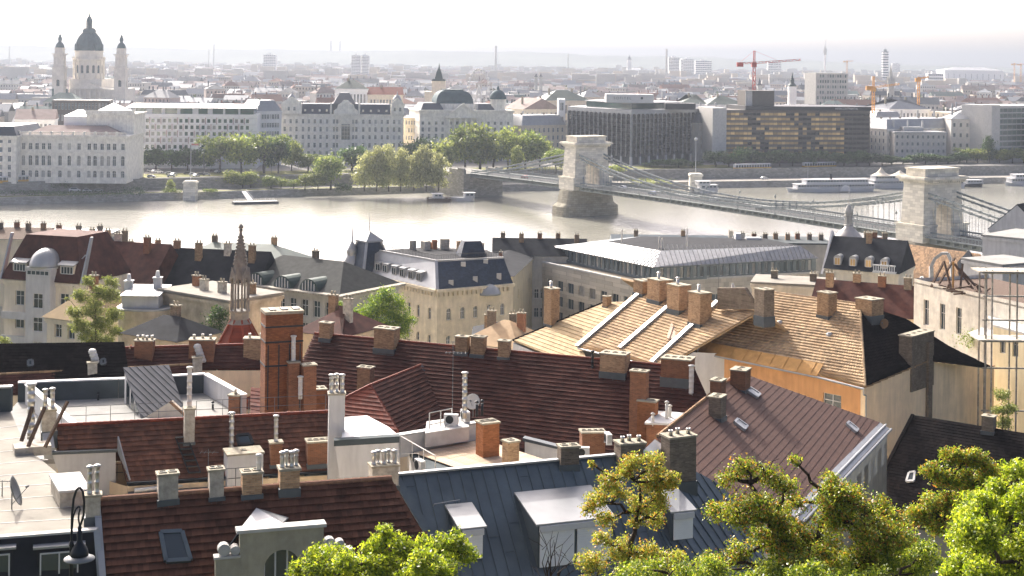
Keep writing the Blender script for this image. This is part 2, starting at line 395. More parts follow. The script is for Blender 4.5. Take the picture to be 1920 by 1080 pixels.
def tiled_roof(root, pl, poly, mat, course=.36, tw=.26, single=0, wave=.0, under=None, lift=.03):
 """roof slab under overlapping tiles; the nearest `single` tiles are objects of their own, the rest one joined part"""
 up = pl.n
 slab(root, 'roof_deck', under or mat, [p - up * .02 for p in poly], up)
 o, s, t, q = plane_frame(pl, poly)
 s0 = min(a for a, b in q); s1 = max(a for a, b in q); t0 = min(b for a, b in q); t1 = max(b for a, b in q)
 cells = []; j = 0; tt = t0
 while tt < t1:
  off = (j % 2) * tw / 2; ss = s0 - off
  while ss < s1:
   cx, cy = ss + tw / 2, tt + course / 2
   if pts_in(q, cx, cy): cells.append((cx, cy))
   ss += tw
  tt += course; j += 1
 hw = tw / 2 * .965; L = course * 1.12
 def tile(mb, c, jit=0):
  a = c - t * (L * .5) + up * (.004 + jit * .4); b = c + t * (L * .5) + up * (lift + .012 + jit)
  sv = s * hw; th = up * .022; m = up * wave
  i = len(mb.v)
  if wave:
   mb.v += [tuple(a - sv), tuple(a + m), tuple(a + sv), tuple(b - sv), tuple(b + m), tuple(b + sv), tuple(b - sv - th), tuple(b + m - th), tuple(b + sv - th)]
   for f in ((0, 3, 4, 1), (1, 4, 5, 2), (3, 6, 7, 4), (4, 7, 8, 5)): mb.f.append(tuple(i + k for k in f)); mb.m.append(0)
  else:
   mb.v += [tuple(a - sv), tuple(a + sv), tuple(b + sv), tuple(b - sv), tuple(b - sv - th), tuple(b + sv - th), tuple(a - sv - th), tuple(a + sv - th)]
   for f in ((0, 3, 2, 1), (3, 4, 5, 2), (0, 6, 4, 3), (1, 2, 5, 7)): mb.f.append(tuple(i + k for k in f)); mb.m.append(0)
 def cuts(tv):
  out = []
  for (a, b), (c, d) in zip(q, q[1:] + q[:1]):
   if (b > tv) != (d > tv): out.append(a + (c - a) * (tv - b) / (d - b))
  return sorted(out)
 if not single:                                          # courses cut exactly along the roof's edges
  mb = MB(); tt = t0; j = 0
  while tt < t1 - .02:
   te = min(tt + course, t1 - .002); ia, ib = cuts(tt + .002), cuts(te - .002)
   if len(ia) == len(ib):
    for k in range(0, len(ia) - 1, 2):
     a0, a1, b0, b1 = ia[k], ia[k + 1], ib[k], ib[k + 1]; mid0, mid1 = (a0 + b0) / 2, (a1 + b1) / 2; L = mid1 - mid0
     if L < .05: continue
     js = [0] + [p for p in ((x * tw + (j % 2) * tw / 2 - mid0) / L for x in range(int(mid0 / tw) - 2, int(mid1 / tw) + 3)) if .01 < p < .99] + [1]
     for p, r in zip(js, js[1:]):
      g = (r - p) * .02; p += g; r -= g; up0 = up * (.004 + rnd.uniform(0, .008)); up1 = up * (lift + rnd.uniform(0, .02)); th = up * min(.03 + lift * .5, lift + .01); v0 = te + course * .1
      A_, B_ = o + s * (a0 + (a1 - a0) * p) + t * tt + up0, o + s * (a0 + (a1 - a0) * r) + t * tt + up0; C_, D_ = o + s * (b0 + (b1 - b0) * r) + t * v0 + up1, o + s * (b0 + (b1 - b0) * p) + t * v0 + up1; n = len(mb.v)
      if wave:
       mb.v += [tuple(x) for x in (A_, (A_ + B_) / 2 + up * wave, B_, D_, (C_ + D_) / 2 + up * wave, C_, D_ - th, (C_ + D_) / 2 + up * wave - th, C_ - th)]
       fs = ((0, 3, 4, 1), (1, 4, 5, 2), (3, 6, 7, 4), (4, 7, 8, 5))
      else: mb.v += [tuple(x) for x in (A_, B_, C_, D_, D_ - th, C_ - th)]; fs = ((0, 3, 2, 1), (3, 4, 5, 2))
      for f in fs: mb.f.append(tuple(n + x for x in f)); mb.m.append(0)
   tt += course; j += 1
  mb.obj('tile_covering', mat, root, True, kind='stuff'); return
 W = [o + s * a + t * b for a, b in cells]
 order = sorted(range(len(W)), key=lambda i: W[i].y + (1000 if not (0 < pix(W[i])[0] < 1920 and pix(W[i])[1] < 1080) else 0))
 near = set(order[:single]); mb = MB()
 if single:
  tm = MB(); tile(tm, Vector((0, 0, 0))); me = tm.mesh('tile', mat)
 for i, p in enumerate(W):
  if i in near:
   ob = wput('tile', me, root, p + up * rnd.uniform(0, .012)); ob.rotation_euler = (rnd.uniform(-.012, .012), rnd.uniform(-.012, .012), 0)
  else: tile(mb, p, rnd.uniform(0, .012))
 if mb.f: mb.obj('tile_covering', mat, root, True, kind='stuff')
def pix(p):
 x, y, z = p[0], max(p[1], .1), p[2] - CAM_H
 return 960 + (x * cr + z * sr) / y * FPX, 110 - (-x * sr + z * cr) / y * FPX
def seam_roof(root, pl, poly, mat, gap=.55, th=.1, h=.05, name='seam', single=True, axis='t', joints=0):
 up = pl.n; slab(root, 'roof_sheet', mat, poly, up, th)
 o, s, t, q = plane_frame(pl, poly)
 if axis == 's': s, t = t, s; q = [(b, a) for a, b in q]
 s0 = min(a for a, b in q); s1 = max(a for a, b in q); x = s0 + gap * .4; allm = MB()
 while x < s1:
  cut = []
  for (a, b), (c, d) in zip(q, q[1:] + q[:1]):
   if (a > x) != (c > x): cut.append(b + (d - b) * (x - a) / (c - a))
  cut.sort()
  for b, d in zip(cut[::2], cut[1::2]):
   if d - b < .15: continue
   mb = MB() if single else allm
   mb.obox(o + s * x + t * ((b + d) / 2) + up * h / 2, s * .026, up * h / 2, t * ((d - b) / 2 - .01))
   if single: mb.obj(name, mat, root, True)
  x += gap
 for k in range(joints):
  x = s0 + gap * (.4 + rnd.randrange(int((s1 - s0) / gap))); tv = rnd.uniform(min(b for a, b in q), max(b for a, b in q)); 
  if pts_in(q, x + .05, tv) and pts_in(q, x + gap - .05, tv): mb = MB(); mb.obox(o + s * (x + gap / 2) + t * tv + up * .012, s * (gap / 2 - .03), up * .012, t * .02); mb.obj('cross_joint', mat, root, True)
 if not single and allm.f: allm.obj(name + '_lines', mat, root, True)
def ridge_caps(root, A, B, mat, r=.12, step=.38, name='ridge_tile', single=True):
 A = Vector(A); B = Vector(B); d = B - A; n = max(1, int(d.length / step)); dd = d / n; allm = MB()
 me = None
 for i in range(n):
  if single:
   if me is None:
    mb = MB(); mb.tube((0, 0, 0), dd * 1.06, r * 1.12, r * .92, 8, True); me = mb.mesh(name, mat)
   wput(name, me, root, A + dd * i)
  else: allm.tube(A + dd * i, A + dd * (i + 1.06), r * 1.12, r * .92, 6, True)
 if not single: allm.obj(name + '_row', mat, root, True, kind='stuff')
CAPC = {}
def flue_mesh(h, r, style, mat):
 key = (round(h, 1), round(r, 2), style, mat.name)
 if key in CAPC: return CAPC[key]
 mb = MB()
 if style == 'cowl':
  mb.lathe([(r, -.3), (r, h), (r * .9, h)], n=10); mb.lathe([(r * .35, h), (r * .35, h + .12)], n=6); mb.lathe([(r * 1.5, h + .1), (r * 1.35, h + .16), (.02, h + .24)], n=10)
 elif style == 'band':
  z = 0; pr = [(r, -.3)]
  while z < h: pr += [(r, z), (r * 1.12, z + .02), (r * 1.12, z + .06), (r, z + .08)]; z += .42
  pr += [(r, h), (r * 1.45, h + .02), (r * 1.45, h + .1), (r * .5, h + .14)]; mb.lathe(pr, n=10)
 elif style == 'pot': mb.lathe([(r * 1.15, -.05), (r, h * .6), (r * 1.15, h * .65), (r * 1.1, h), (r * .7, h), (r * .7, h - .1)], n=10)
 CAPC[key] = mb.mesh('flue', mat, None, True); return CAPC[key]
def chimney(root, pl, px, pyb, pyt, wpx, dep=.6, az=72, mat=None, flues=2, style='hole', fh=.5, fr=.11, flash=True, plan=None, base=None, fmat=None, shaft_label=None, sink=1.2):
 """chimney whose foot stands at pixel (px,pyb) on roof plane pl and whose top is seen at pyt"""
 b = base if base is not None else pl.at(px, pyb); s = b.y / FPX; w = wpx * s; h = (pyb - pyt) * s * .985; mat = mat or m_brick
 # the wider side runs along azimuth az
 rot = math.radians(90 - az); dp = w * dep if plan is None else plan
 mb = MB(); mb.box(-w / 2, w / 2, -dp / 2, dp / 2, -sink, h - .1)
 c = mb.obj('chimney', mat, root, False, loc=b - WL[root.name], rot=rot)
 c.rotation_euler = (rnd.uniform(-.012, .012), rnd.uniform(-.015, .015), rot + rnd.uniform(-.06, .06))
 mb = MB(); mb.box(-w / 2 - .07, w / 2 + .07, -dp / 2 - .07, dp / 2 + .07, h - .102, h)
 if style == 'hole':
  k = max(1, flues)
  for i in range(k):
   x = -w / 2 + w * (i + .5) / k; q = min(.13, w / k * .32); y = min(.13, dp * .3)
   mb.box(x - q - .04, x + q + .04, y, y + .05, h - .01, h + .05); mb.box(x - q - .04, x + q + .04, -y - .05, -y, h - .01, h + .05)
   mb.box(x - q - .05, x - q, -y, y, h - .01, h + .05); mb.box(x + q, x + q + .05, -y, y, h - .01, h + .05)
 mb.obj('cap', m_capstone, c, False)
 if style == 'hole':
  for i in range(max(1, flues)):
   x = -w / 2 + w * (i + .5) / max(1, flues); q = min(.13, w / max(1, flues) * .32); y = min(.13, dp * .3)
   mb = MB(); mb.box(x - q, x + q, -y, y, h - .05, h + .012); mb.obj('flue_opening', m_dark_iron, c, False)
 else:
  me = flue_mesh(fh, fr, style, fmat or m_steel)
  for i in range(flues):
   x = -w / 2 + w * (i + .5) / flues; put('flue', me, c, (x, (.12 if i % 2 else -.1) * dp, h))
 if flash:
  mb = MB(); mb.box(-w / 2 - .06, w / 2 + .06, -dp / 2 - .06, dp / 2 + .06, -sink * .9, rnd.uniform(-.1, .06)); mb.obj('flashing', m_lead, c, False)
 return c
def pipe(root, pl, px, pyb, pyt, wpx, mat=None, style='band', base=None):
 b = base if base is not None else pl.at(px, pyb); s = b.y / FPX
 return wput('flue', flue_mesh((pyb - pyt) * s, wpx * s / 2, style, mat or m_steel), root, b)
def mesh_np(name, V, F, mat, smooth=False):
 me = bpy.data.meshes.new(name); n = F.shape[1]
 me.vertices.add(len(V)); me.vertices.foreach_set('co', np.ascontiguousarray(V, dtype=np.float32).ravel())
 me.loops.add(F.size); me.loops.foreach_set('vertex_index', np.ascontiguousarray(F, dtype=np.int32).ravel())
 me.polygons.add(len(F)); me.polygons.foreach_set('loop_start', np.arange(0, F.size, n, dtype=np.int32))
 me.polygons.foreach_set('loop_total', np.full(len(F), n, dtype=np.int32))
 me.materials.append(mat); me.update(calc_edges=True); return me
def leaf_quads(P, size, up=.5, aspect=.55):
 n = len(P); d = nr.normal(size=(n, 3)); d /= np.linalg.norm(d, axis=1)[:, None]
 nn = nr.normal(size=(n, 3)); nn[:, 2] = np.abs(nn[:, 2]) + up; w = np.cross(d, nn); w /= np.linalg.norm(w, axis=1)[:, None] + 1e-9
 sz = size * (.6 + .8 * nr.rand(n))[:, None]; d = d * sz; w = w * sz * aspect
 V = np.stack([P - d * .5, P + w * .5 - d * .05, P + d * .5, P - w * .5 - d * .05], axis=1).reshape(-1, 3)
 return V, np.arange(4 * n).reshape(n, 4)
def crown_points(blobs, n, clump=.28, sub=26):
 """leaf places: clumps scattered through each blob (cx,cy,cz,rx,ry,rz), thicker towards its skin"""
 vol = np.array([b[3] * b[4] * b[5] for b in blobs]) ** .7; cnt = np.maximum(20, (n * vol / vol.sum()).astype(int)); out = []
 for b, k in zip(blobs, cnt):
  c = np.array(b[:3]); r = np.array(b[3:6]); q = nr.normal(size=(sub, 3)); q /= np.linalg.norm(q, axis=1)[:, None]
  q *= (nr.rand(sub) ** .45)[:, None] * .92; i = nr.randint(0, sub, k)
  out.append(c + (q[i] + nr.normal(size=(k, 3)) * clump) * r)
 return np.concatenate(out)
def limb(mb, a, b, r0, r1, wig=.08, k=4, n=6):
 a = Vector(a); b = Vector(b); L = (b - a).length; prev = a; pr = r0
 for i in range(1, k + 1):
  t = i / k; p = a.lerp(b, t)
  if i < k: p += Vector((rnd.uniform(-1, 1), rnd.uniform(-1, 1), rnd.uniform(-.4, 1))) * L * wig
  r = r0 + (r1 - r0) * t; mb.tube(prev, p, pr, r, n, i == k); prev = p; pr = r

# ------------------------------------------------------------------ setting: hillside, river, far bank
def structure(mb, name, mat): return mb.obj(name, mat, None, kind='structure')
mb = MB()
bank_b = [(-1500, -200), (-300, 238), (-38, 334), (181, 414), (900, 677)]          # Buda water line
def buda_edge(x):
 for (a, ya), (b, yb) in zip(bank_b, bank_b[1:]):
  if x <= b: return ya + (yb - ya) * (x - a) / (b - a)
 return 677
xs = list(range(-420, 521, 20)); 
for x0, x1 in zip(xs, xs[1:]):
 e0, e1 = buda_edge(x0) - 4, buda_edge(x1) - 4
 ys = [-40, -10, 0, 15, 28, 40, 50, 62, 75, 92, 110, 130, 150, 175, 200, 225, 250]
 y0s = [y for y in ys if y < e0 - 5] + [e0]; y1s = [y for y in ys if y < e1 - 5] + [e1]
 k = min(len(y0s), len(y1s)); y0s = y0s[:k - 1] + [e0]; y1s = y1s[:k - 1] + [e1]
 for a, b, c, d in zip(y0s, y0s[1:], y1s, y1s[1:]):
  mb.quad((x0, a, ground(x0, a)), (x1, c, ground(x1, c)), (x1, d, ground(x1, d)), (x0, b, ground(x0, b)))
 mb.quad((x0, e0, ground(x0, e0)), (x1, e1, ground(x1, e1)), (x1, e1 + 4, -2), (x0, e0 + 4, -2))
structure(mb, 'hillside', m_earth)
m_water = M('river_water', (.23, .225, .19), .2, 0, var=.25, scale=.006, spec=.5, waves=(.35, (1, .4, 1), .2), col2=(.27, .265, .215))
mb = MB(); mb.quad((-4000, -250, 0), (4000, -250, 0), (4000, 2400, 0), (-4000, 2400, 0)); structure(mb, 'river', m_water)
bank_p = [(-1500, 43), (-900, 341), (-231, 673), (-44, 762), (143, 822), (290, 868), (800, 1030), (3400, 1800)]
def off(pl, k):
 out = []
 for i, p in enumerate(pl):
  a = Vector(pl[max(0, i - 1)]); b = Vector(pl[min(len(pl) - 1, i + 1)]); d = (b - a).normalized(); out.append((p[0] - d.y * k, p[1] + d.x * k))
 return out
def strip(mb, p, q, z0, z1):
 for a, b, c, d in zip(p, p[1:], q, q[1:]): mb.quad((*a, z0), (*b, z0), (*d, z1), (*c, z1))
b0, b1, b2, b3 = off(bank_p, 0), off(bank_p, 2.5), off(bank_p, 19), off(bank_p, 19.4)
mb = MB(); strip(mb, b0, b1, -1.5, 3.4); strip(mb, b1, off(bank_p, 3.2), 3.4, 3.404); mb.obj('quay_wall', m_quay, None, kind='structure')
mb = MB(); strip(mb, off(bank_p, 3.2), b2, 3.4, 3.4); structure(mb, 'quay_road', m_paving)
mb = MB(); strip(mb, b2, b3, 3.4, 8.9); strip(mb, b3, off(bank_p, 19.9), 8.9, 8.904); strip(mb, off(bank_p, 19.9), off(bank_p, 19.9), 8.9, 8); structure(mb, 'embankment_wall', m_quay)
far = off(bank_p, 19.9); mb = MB()
for a, b in zip(far, far[1:]): mb.quad((*a, 8), (*b, 8), (max(-9300, min(9300, b[0] * 8)), 17400, 8), (max(-9300, min(9300, a[0] * 8)), 17400, 8))
structure(mb, 'ground', m_city)
rd = MB(); strip(rd, off(bank_p, 23), off(bank_p, 34), 8.006, 8.006); structure(rd, 'riverside_road', m_asphalt)
g = MB(); strip(g, off(bank_p, 36)[2:5], off(bank_p, 60)[2:5], 8.006, 8.006); structure(g, 'lawn', m_grass)
g = MB(); strip(g, off(bank_p, 4)[2:4], off(bank_p, 9)[2:4], 3.406, 3.406); structure(g, 'quay_grass', m_grass)
mb = MB()                                                   # low hills on the horizon, higher to the left
hx = np.linspace(-4200, 4200, 140)
hz = [np.interp(960 + x / 9000 * FPX, (-300, 300, 700, 960, 1100, 1300, 1440, 1700, 1900, 2300), (118, 104, 106, 113, 97, 91, 82, 60, 50, 40)) + 3 * math.sin(x / 130) + 2 * math.sin(x / 47 + 1) for x in hx]
for (xa, za), (xb, zb) in zip(zip(hx, hz), zip(hx[1:], hz[1:])):
 mb.quad((xa, 8000, 6), (xb, 8000, 6), (xb, 9000, zb), (xa, 9000, za)); mb.quad((xa, 9000, za), (xb, 9000, zb), (xb, 11500, 6), (xa, 11500, 6))
structure(mb, 'hills', m_hill)
# haze: one box of air round everything
mb = MB(); mb.box(-9500, 9500, -300, 17500, -3, 190)
hm = bpy.data.materials.new('haze_air'); hm.use_nodes = True; hn = hm.node_tree; hn.nodes.clear()
pv = hn.nodes.new('ShaderNodeVolumePrincipled'); ho = hn.nodes.new('ShaderNodeOutputMaterial')
pv.inputs['Color'].default_value = (.295, .33, .38, 1); pv.inputs['Density'].default_value = .00017; pv.inputs['Anisotropy'].default_value = .3
hn.links.new(pv.outputs[0], ho.inputs['Volume'])
haze = mb.obj('haze', hm, None, kind='stuff')
# ------------------------------------------------------------------ Chain bridge
def bridge():
 N = atY(1747, 447, 489); Fp = atY(1098, 352, 665); u = (Fp - N); u.z = 0; span = u.length; u.normalize()
 C = (N + Fp) / 2; C.z = 0; rot = math.atan2(u.y, u.x)
 root = thing('suspension_bridge', 'long chain suspension bridge with two stone towers crossing the river', 'bridge', C, rot)
 hs = span / 2; side = 92; ZD = 12.0; HW = 7.2
 def dz(x): return ZD + 1.6 * (1 - (x / (hs + side)) ** 2)
 # deck: girders, roadway, walkways
 X = np.linspace(-hs - side, hs + side, 49)
 mb = MB(); gs = {-1: MB(), 1: MB()}; ws = {-1: MB(), 1: MB()}
 for a, b in zip(X, X[1:]):
  za, zb = dz(a), dz(b)
  mb.prism([(a, -HW, za - .35), (b, -HW, zb - .35), (b, HW, zb - .35), (a, HW, za - .35)], (0, 0, .33))
  for s in (-1, 1):
   gs[s].prism([(a, s * (HW - .25), za - 2.0), (b, s * (HW - .25), zb - 2.0), (b, s * (HW - .25), zb - .36), (a, s * (HW - .25), za - .36)], (0, s * .3, 0))
   ws[s].prism([(a, s * HW, za), (b, s * HW, zb), (b, s * (HW + 2.2), zb), (a, s * (HW + 2.2), za)], (0, 0, .15))
 mb.obj('roadway', m_asphalt, root, False); [g_.obj('girder', m_iron_green, root, False) for g_ in gs.values()]; [g_.obj('walkway', m_iron_green, root, False) for g_ in ws.values()]
 post = MB(); post.box(-.07, .07, -.07, .07, 0, 1.15); pm = post.mesh('railing_post', m_iron_green)
 for s in (-1, 1):
  r = MB()
  for a, b in zip(X, X[1:]):
   for h in (.25, .7, 1.15): r.bar((a, s * (HW + 2.1), dz(a) + .15 + h), (b, s * (HW + 2.1), dz(b) + .15 + h), .09)
   r.bar((a, s * (HW - .4), dz(a) + 1.5), (b, s * (HW - .4), dz(b) + 1.5), .25, .5)
   n = 6
   for k in range(n):
    x = a + (b - a) * k / n; y = s * (HW + 2.1); r.bar((x, y, dz(x) + .2), (x + (b - a) / n, y, dz(x) + 1.25), .05); r.bar((x, s * (HW - .4), dz(x)), (x, s * (HW - .4), dz(x) + 1.5), .1)
  r.obj('railing', m_iron_green, root, False)
 br = MB()                                               # cross beams seen under the walkway
 for a in np.arange(-hs - side + 2, hs + side - 1, 3.6):
  if abs(abs(a) - hs) < 8: continue
  br.box(a - .12, a + .12, -HW - 2.1, HW + 2.1, dz(a) - 1.3, dz(a) - .36)
 br.obj('cross_beam_row', m_iron_green, root, False, kind='stuff')
 # towers
 tw, td, th = 9.4, 5.2, 18.2
 for sgn in (-1, 1):
  t = MB(); x0 = sgn * hs
  ow = 3.6; ah = 12.4
  for face in (-1, 1):
   A, B = ((-td, tw), (-td, -tw)) if face < 0 else ((td, -tw), (td, tw))
   facade(t, A, B, 0, th, [(tw - ow, tw + ow, 0, ah)], td, True)
  t.quad((-td, -tw, 0), (td, -tw, 0), (td, -tw, th), (-td, -tw, th)); t.quad((td, tw, 0), (-td, tw, 0), (-td, tw, th), (td, tw, th))
  t.v = [v for v in t.v]
  t.xf(lambda x, y, z: (x0 + x * (1 - .008 * z) , y * (1 - .006 * z), ZD - .2 + z))
  # drop the closing sheets in the middle of the archway so that it runs through
  keep = [k for k, fc in enumerate(t.f) if not all(abs(t.v[i][0] - x0) < .02 for i in fc)]
  t.f = [t.f[k] for k in keep]; t.m = [t.m[k] for k in keep]
  o = t.obj('tower', m_bridge_stone, root, False)
  c = MB(); z = ZD - .2 + th
  for k, (e, h0, h1) in enumerate(((.15, 0, .5), (.5, .5, 1.0), (1.2, 1.0, 1.5), (1.9, 1.5, 2.1), (1.5, 2.1, 2.4))):
   kx = td * .86 + e; ky = tw * .89 + e; c.box(x0 - kx, x0 + kx, -ky, ky, z + h0, z + h1 - .002)
  for i in range(18):
   yy = -tw * .89 - .3 + (2 * tw * .89 + .6) * i / 17
   for q in (-1, 1): c.box(x0 + q * (td * .86 + .95) - .5, x0 + q * (td * .86 + .95) + .5, yy - .22, yy + .22, z + .45, z + 1.0)
  c.obj('cornice', m_bridge_stone, o, False)
  a = MB(); a.box(x0 - td * .8, x0 + td * .8, -tw * .82, tw * .82, z + 2.4, z + 4.6); a.box(x0 - td * .8 - .35, x0 + td * .8 + .35, -tw * .82 - .35, tw * .82 + .35, z + 4.6, z + 5.1)
  a.obj('attic', m_bridge_stone, o, False)
  b = MB()
  for q in (-1, 1):
   y0, y1 = (ow + .3, tw + .9) if q > 0 else (-tw - .9, -ow - .3)
   b.box(x0 - td - .7, x0 + td + .7, y0, y1, ZD - .6, ZD + 4.4); b.box(x0 - td - 1.1, x0 + td + 1.1, y0 - (.3 if q < 0 else 0), y1 + (.3 if q > 0 else 0), ZD + 4.4, ZD + 5.1)
  b.obj('pedestal', m_bridge_stone, o, False)
  v = MB()
  for q in (-1, 1):
   for i in range(11):
    tt = math.pi * i / 10; cx, cz = math.cos(tt), math.sin(tt)
    v.obox((x0 + q * (td * .92 + .12), cx * (ow + .5), ZD + ah - ow + cz * (ow + .5) - .2), (.3, 0, 0), (0, -cz * .42, cx * .42), (0, cx * .55, cz * .55))
   for i in range(5):
    for w in (-1, 1): v.box(x0 + q * td * .94 - .35, x0 + q * td * .94 + .35, w * (ow + .1) - .0 if w > 0 else -ow - 1.1, ow + 1.1 if w > 0 else -ow - .1, ZD + 5.2 + i * 1.1, ZD + 5.85 + i * 1.1)
  v.obj('arch_stones', m_bridge_stone, o, False)
  p = MB(); n = 28; ring = []
  for lev, (e, z) in enumerate(((1.0, -2), (.9, 4.2), (.35, 5.6), (0, ZD - .7))):
   pts = []
   for k in range(n):
    tt = 2 * math.pi * k / n; cx = abs(math.cos(tt)) ** .35 * (1 if math.cos(tt) > 0 else -1); sy = abs(math.sin(tt)) ** .8 * (1 if math.sin(tt) > 0 else -1)
    pts.append((x0 + cx * (6.2 + e), sy * (11.5 + e * 3.8), z))
   ring.append(pts)
  for r0, r1 in zip(ring, ring[1:]):
   for k in range(n): l = (k + 1) % n; p.quad(r0[k], r0[l], r1[l], r1[k])
  p.face(ring[-1]); p.obj('pier', m_pier_stone, root, False)
 # chains: two a side, eye-bar links; hangers
 ztop = ZD + th - 2.2
 def cz(x, low):
  ax = abs(x)
  if ax <= hs: z = dz(0) + 2.4 + (ztop - dz(0) - 2.4) * (ax / hs) ** 2
  else:
   t = (ax - hs) / (side + 4); z = ztop + (dz(hs + side) - .5 - ztop) * (t * 1.12 - .12 * t * t)
  return z - (1.5 if low else 0)
 hm_ = MB(); hm_.box(-.045, .045, -.045, .045, 0, 1); hm = hm_.mesh('hanger', m_iron_green)
 for s in (-1, 1):
  for low in (0, 1):
   ch = MB(); xs_ = np.linspace(-hs - side, hs + side, 107)
   for a, b in zip(xs_, xs_[1:]):
    for w in (-.22, 0, .22): ch.bar((a, s * (HW - .7) + w, cz(a, low)), (b, s * (HW - .7) + w, cz(b, low)), .12, .55)
    ch.box(b - .25, b + .25, s * (HW - .7) - .45, s * (HW - .7) + .45, cz(b, low) - .4, cz(b, low) + .4)
   ch.obj('chain', m_iron_green, root, False)
  for x in np.arange(-hs - side + 8, hs + side - 7, 2.55):
   if abs(abs(x) - hs) < 6: continue
   z1 = cz(x, True); z0 = dz(x)
   if z1 - z0 < .8: continue
   o = put('hanger', hm, root, (x, s * (HW - .7), z0)); o.scale = (1, 1, z1 - z0)
 lm = MB(); lm.tube((0, 0, 0), (0, 0, 3.6), .09, .06, 8); lm.lathe([(.12, 3.6), (.34, 3.75), (.36, 4.35), (.1, 4.7), (.03, 5.0)], n=8); lm.lathe([(.3, 0), (.25, .6), (.1, .7)], n=8)
 lme = lm.mesh('lamp_post', m_iron_green)
 for x in np.arange(-hs - 80, hs + 85, 21):
  if abs(abs(x) - hs) < 8: continue
  for s in (-1, 1): put('lamp_post', lme, root, (x, s * (HW + 1.9), dz(x)))
 # abutments
 for sgn in (-1, 1):
  a = MB(); x = sgn * (hs + side)
  e_ = 16 if sgn < 0 else 44; a.box(min(x, x + sgn * e_), max(x, x + sgn * e_), -HW - 4, HW + 4, -1.5, dz(x) - .3); a.box(min(x, x + sgn * 15), max(x, x + sgn * 15), -HW - 4, -HW - 2.6, dz(x) - .3, dz(x) + 1.6)
  a.box(min(x, x + sgn * 15), max(x, x + sgn * 15), HW + 2.6, HW + 4, dz(x) - .3, dz(x) + 1.6)
  a.obj('abutment', m_quay, root, False)
  lb = MB(); lb.box(x + sgn * 3 - 2.6, x + sgn * 3 + 2.6, HW + 2.8, HW + 4.4, dz(x) + 1.6, dz(x) + 2.4); lb.box(x + sgn * 3 - 2.6, x + sgn * 3 + 2.6, -HW - 4.4, -HW - 2.8, dz(x) + 1.6, dz(x) + 2.4)
  lb.obj('plinth', m_quay, root, False)
 return root, u, hs, dz, C, rot
bridge_root, BU, BHS, BDZ, BC, BROT = bridge()

# ------------------------------------------------------------------ rectangular buildings of the far bank
def rect(name, label, pxa, pxb, Ya, Yb, depth, ztop_px, wall, zb=8, group=None, cat='building', ref=None):
 """root at front left corner; local x along the front, y to the back"""
 A = atY(pxa, ztop_px, Ya); B = atY(pxb, ztop_px, Yb); d = B - A; d.z = 0; W = d.length; rot = math.atan2(d.y, d.x)
 zt = (A.z + B.z) / 2 - zb if ref is None else ref
 root = thing(name, label, cat, (A.x, A.y, zb), rot, group)
 root_dims[root.name] = (W, depth, zt); return root, W, zt
root_dims = {}
def zl(px, py, Y, zb=8): return zat(px, py, Y) - zb
far_win = (m_white, m_glass_far); dark_win = (m_grey, m_glass_far)
def body(root, W, D, H, wall, us, rows, w, left=None, right=None, mats=far_win, arch=(), trim=True, name='wall', fr=.09, depth=.3, nx=2, ny=2):
 mb = MB(); tr = MB()
 wall_windows(root, mb, (0, 0), (W, 0), 0, H, us, rows, w, mats, depth, nx, ny, fr, arch, trim=tr if trim else None)
 for side, us2 in (('L', left), ('R', right)):
  A, B = ((0, D), (0, 0)) if side == 'L' else ((W, 0), (W, D))
  if us2: wall_windows(root, mb, A, B, 0, H, us2, rows, w, mats, depth, nx, ny, fr, arch, trim=tr if trim else None)
  else: facade(mb, A, B, 0, H, [])
 facade(mb, (W, D), (0, D), 0, H, [])
 mb.quad((0, 0, H), (W, 0, H), (W, D, H), (0, D, H))
 o = mb.obj(name, wall, root, False)
 if trim and tr.f: tr.obj('window_trim', wall, root, False, kind='stuff')
 return o
def cornice(root, W, D, z, mat, e=.5, h=.7, x0=0, y0=0):
 mb = MB(); mb.box(x0 - e, x0 + W + e, y0 - e, y0 + D + e, z, z + h); mb.box(x0 - e * .5, x0 + W + e * .5, y0 - e * .5, y0 + D + e * .5, z - h * .6, z - .002); return mb.obj('cornice', mat, root, False)
def part_box(root, name, mat, x0, x1, y0, y1, z0, z1): mb = MB(); mb.box(x0, x1, y0, y1, z0, z1); return mb.obj(name, mat, root, False)

def letters(txt, size, root, loc, mat, space=1.0):
 cu = bpy.data.curves.new('lettering', 'FONT'); cu.body = txt; cu.size = size; cu.extrude = .06; cu.align_x = 'CENTER'; cu.space_character = space
 t = bpy.data.objects.new('lettering', cu); me = bpy.data.meshes.new_from_object(t); me.materials.clear(); me.materials.append(mat)
 bpy.data.objects.remove(t); bpy.data.curves.remove(cu)
 o = put('roof_lettering', me, root, loc); o.rotation_euler = (math.pi / 2, 0, 0); return o
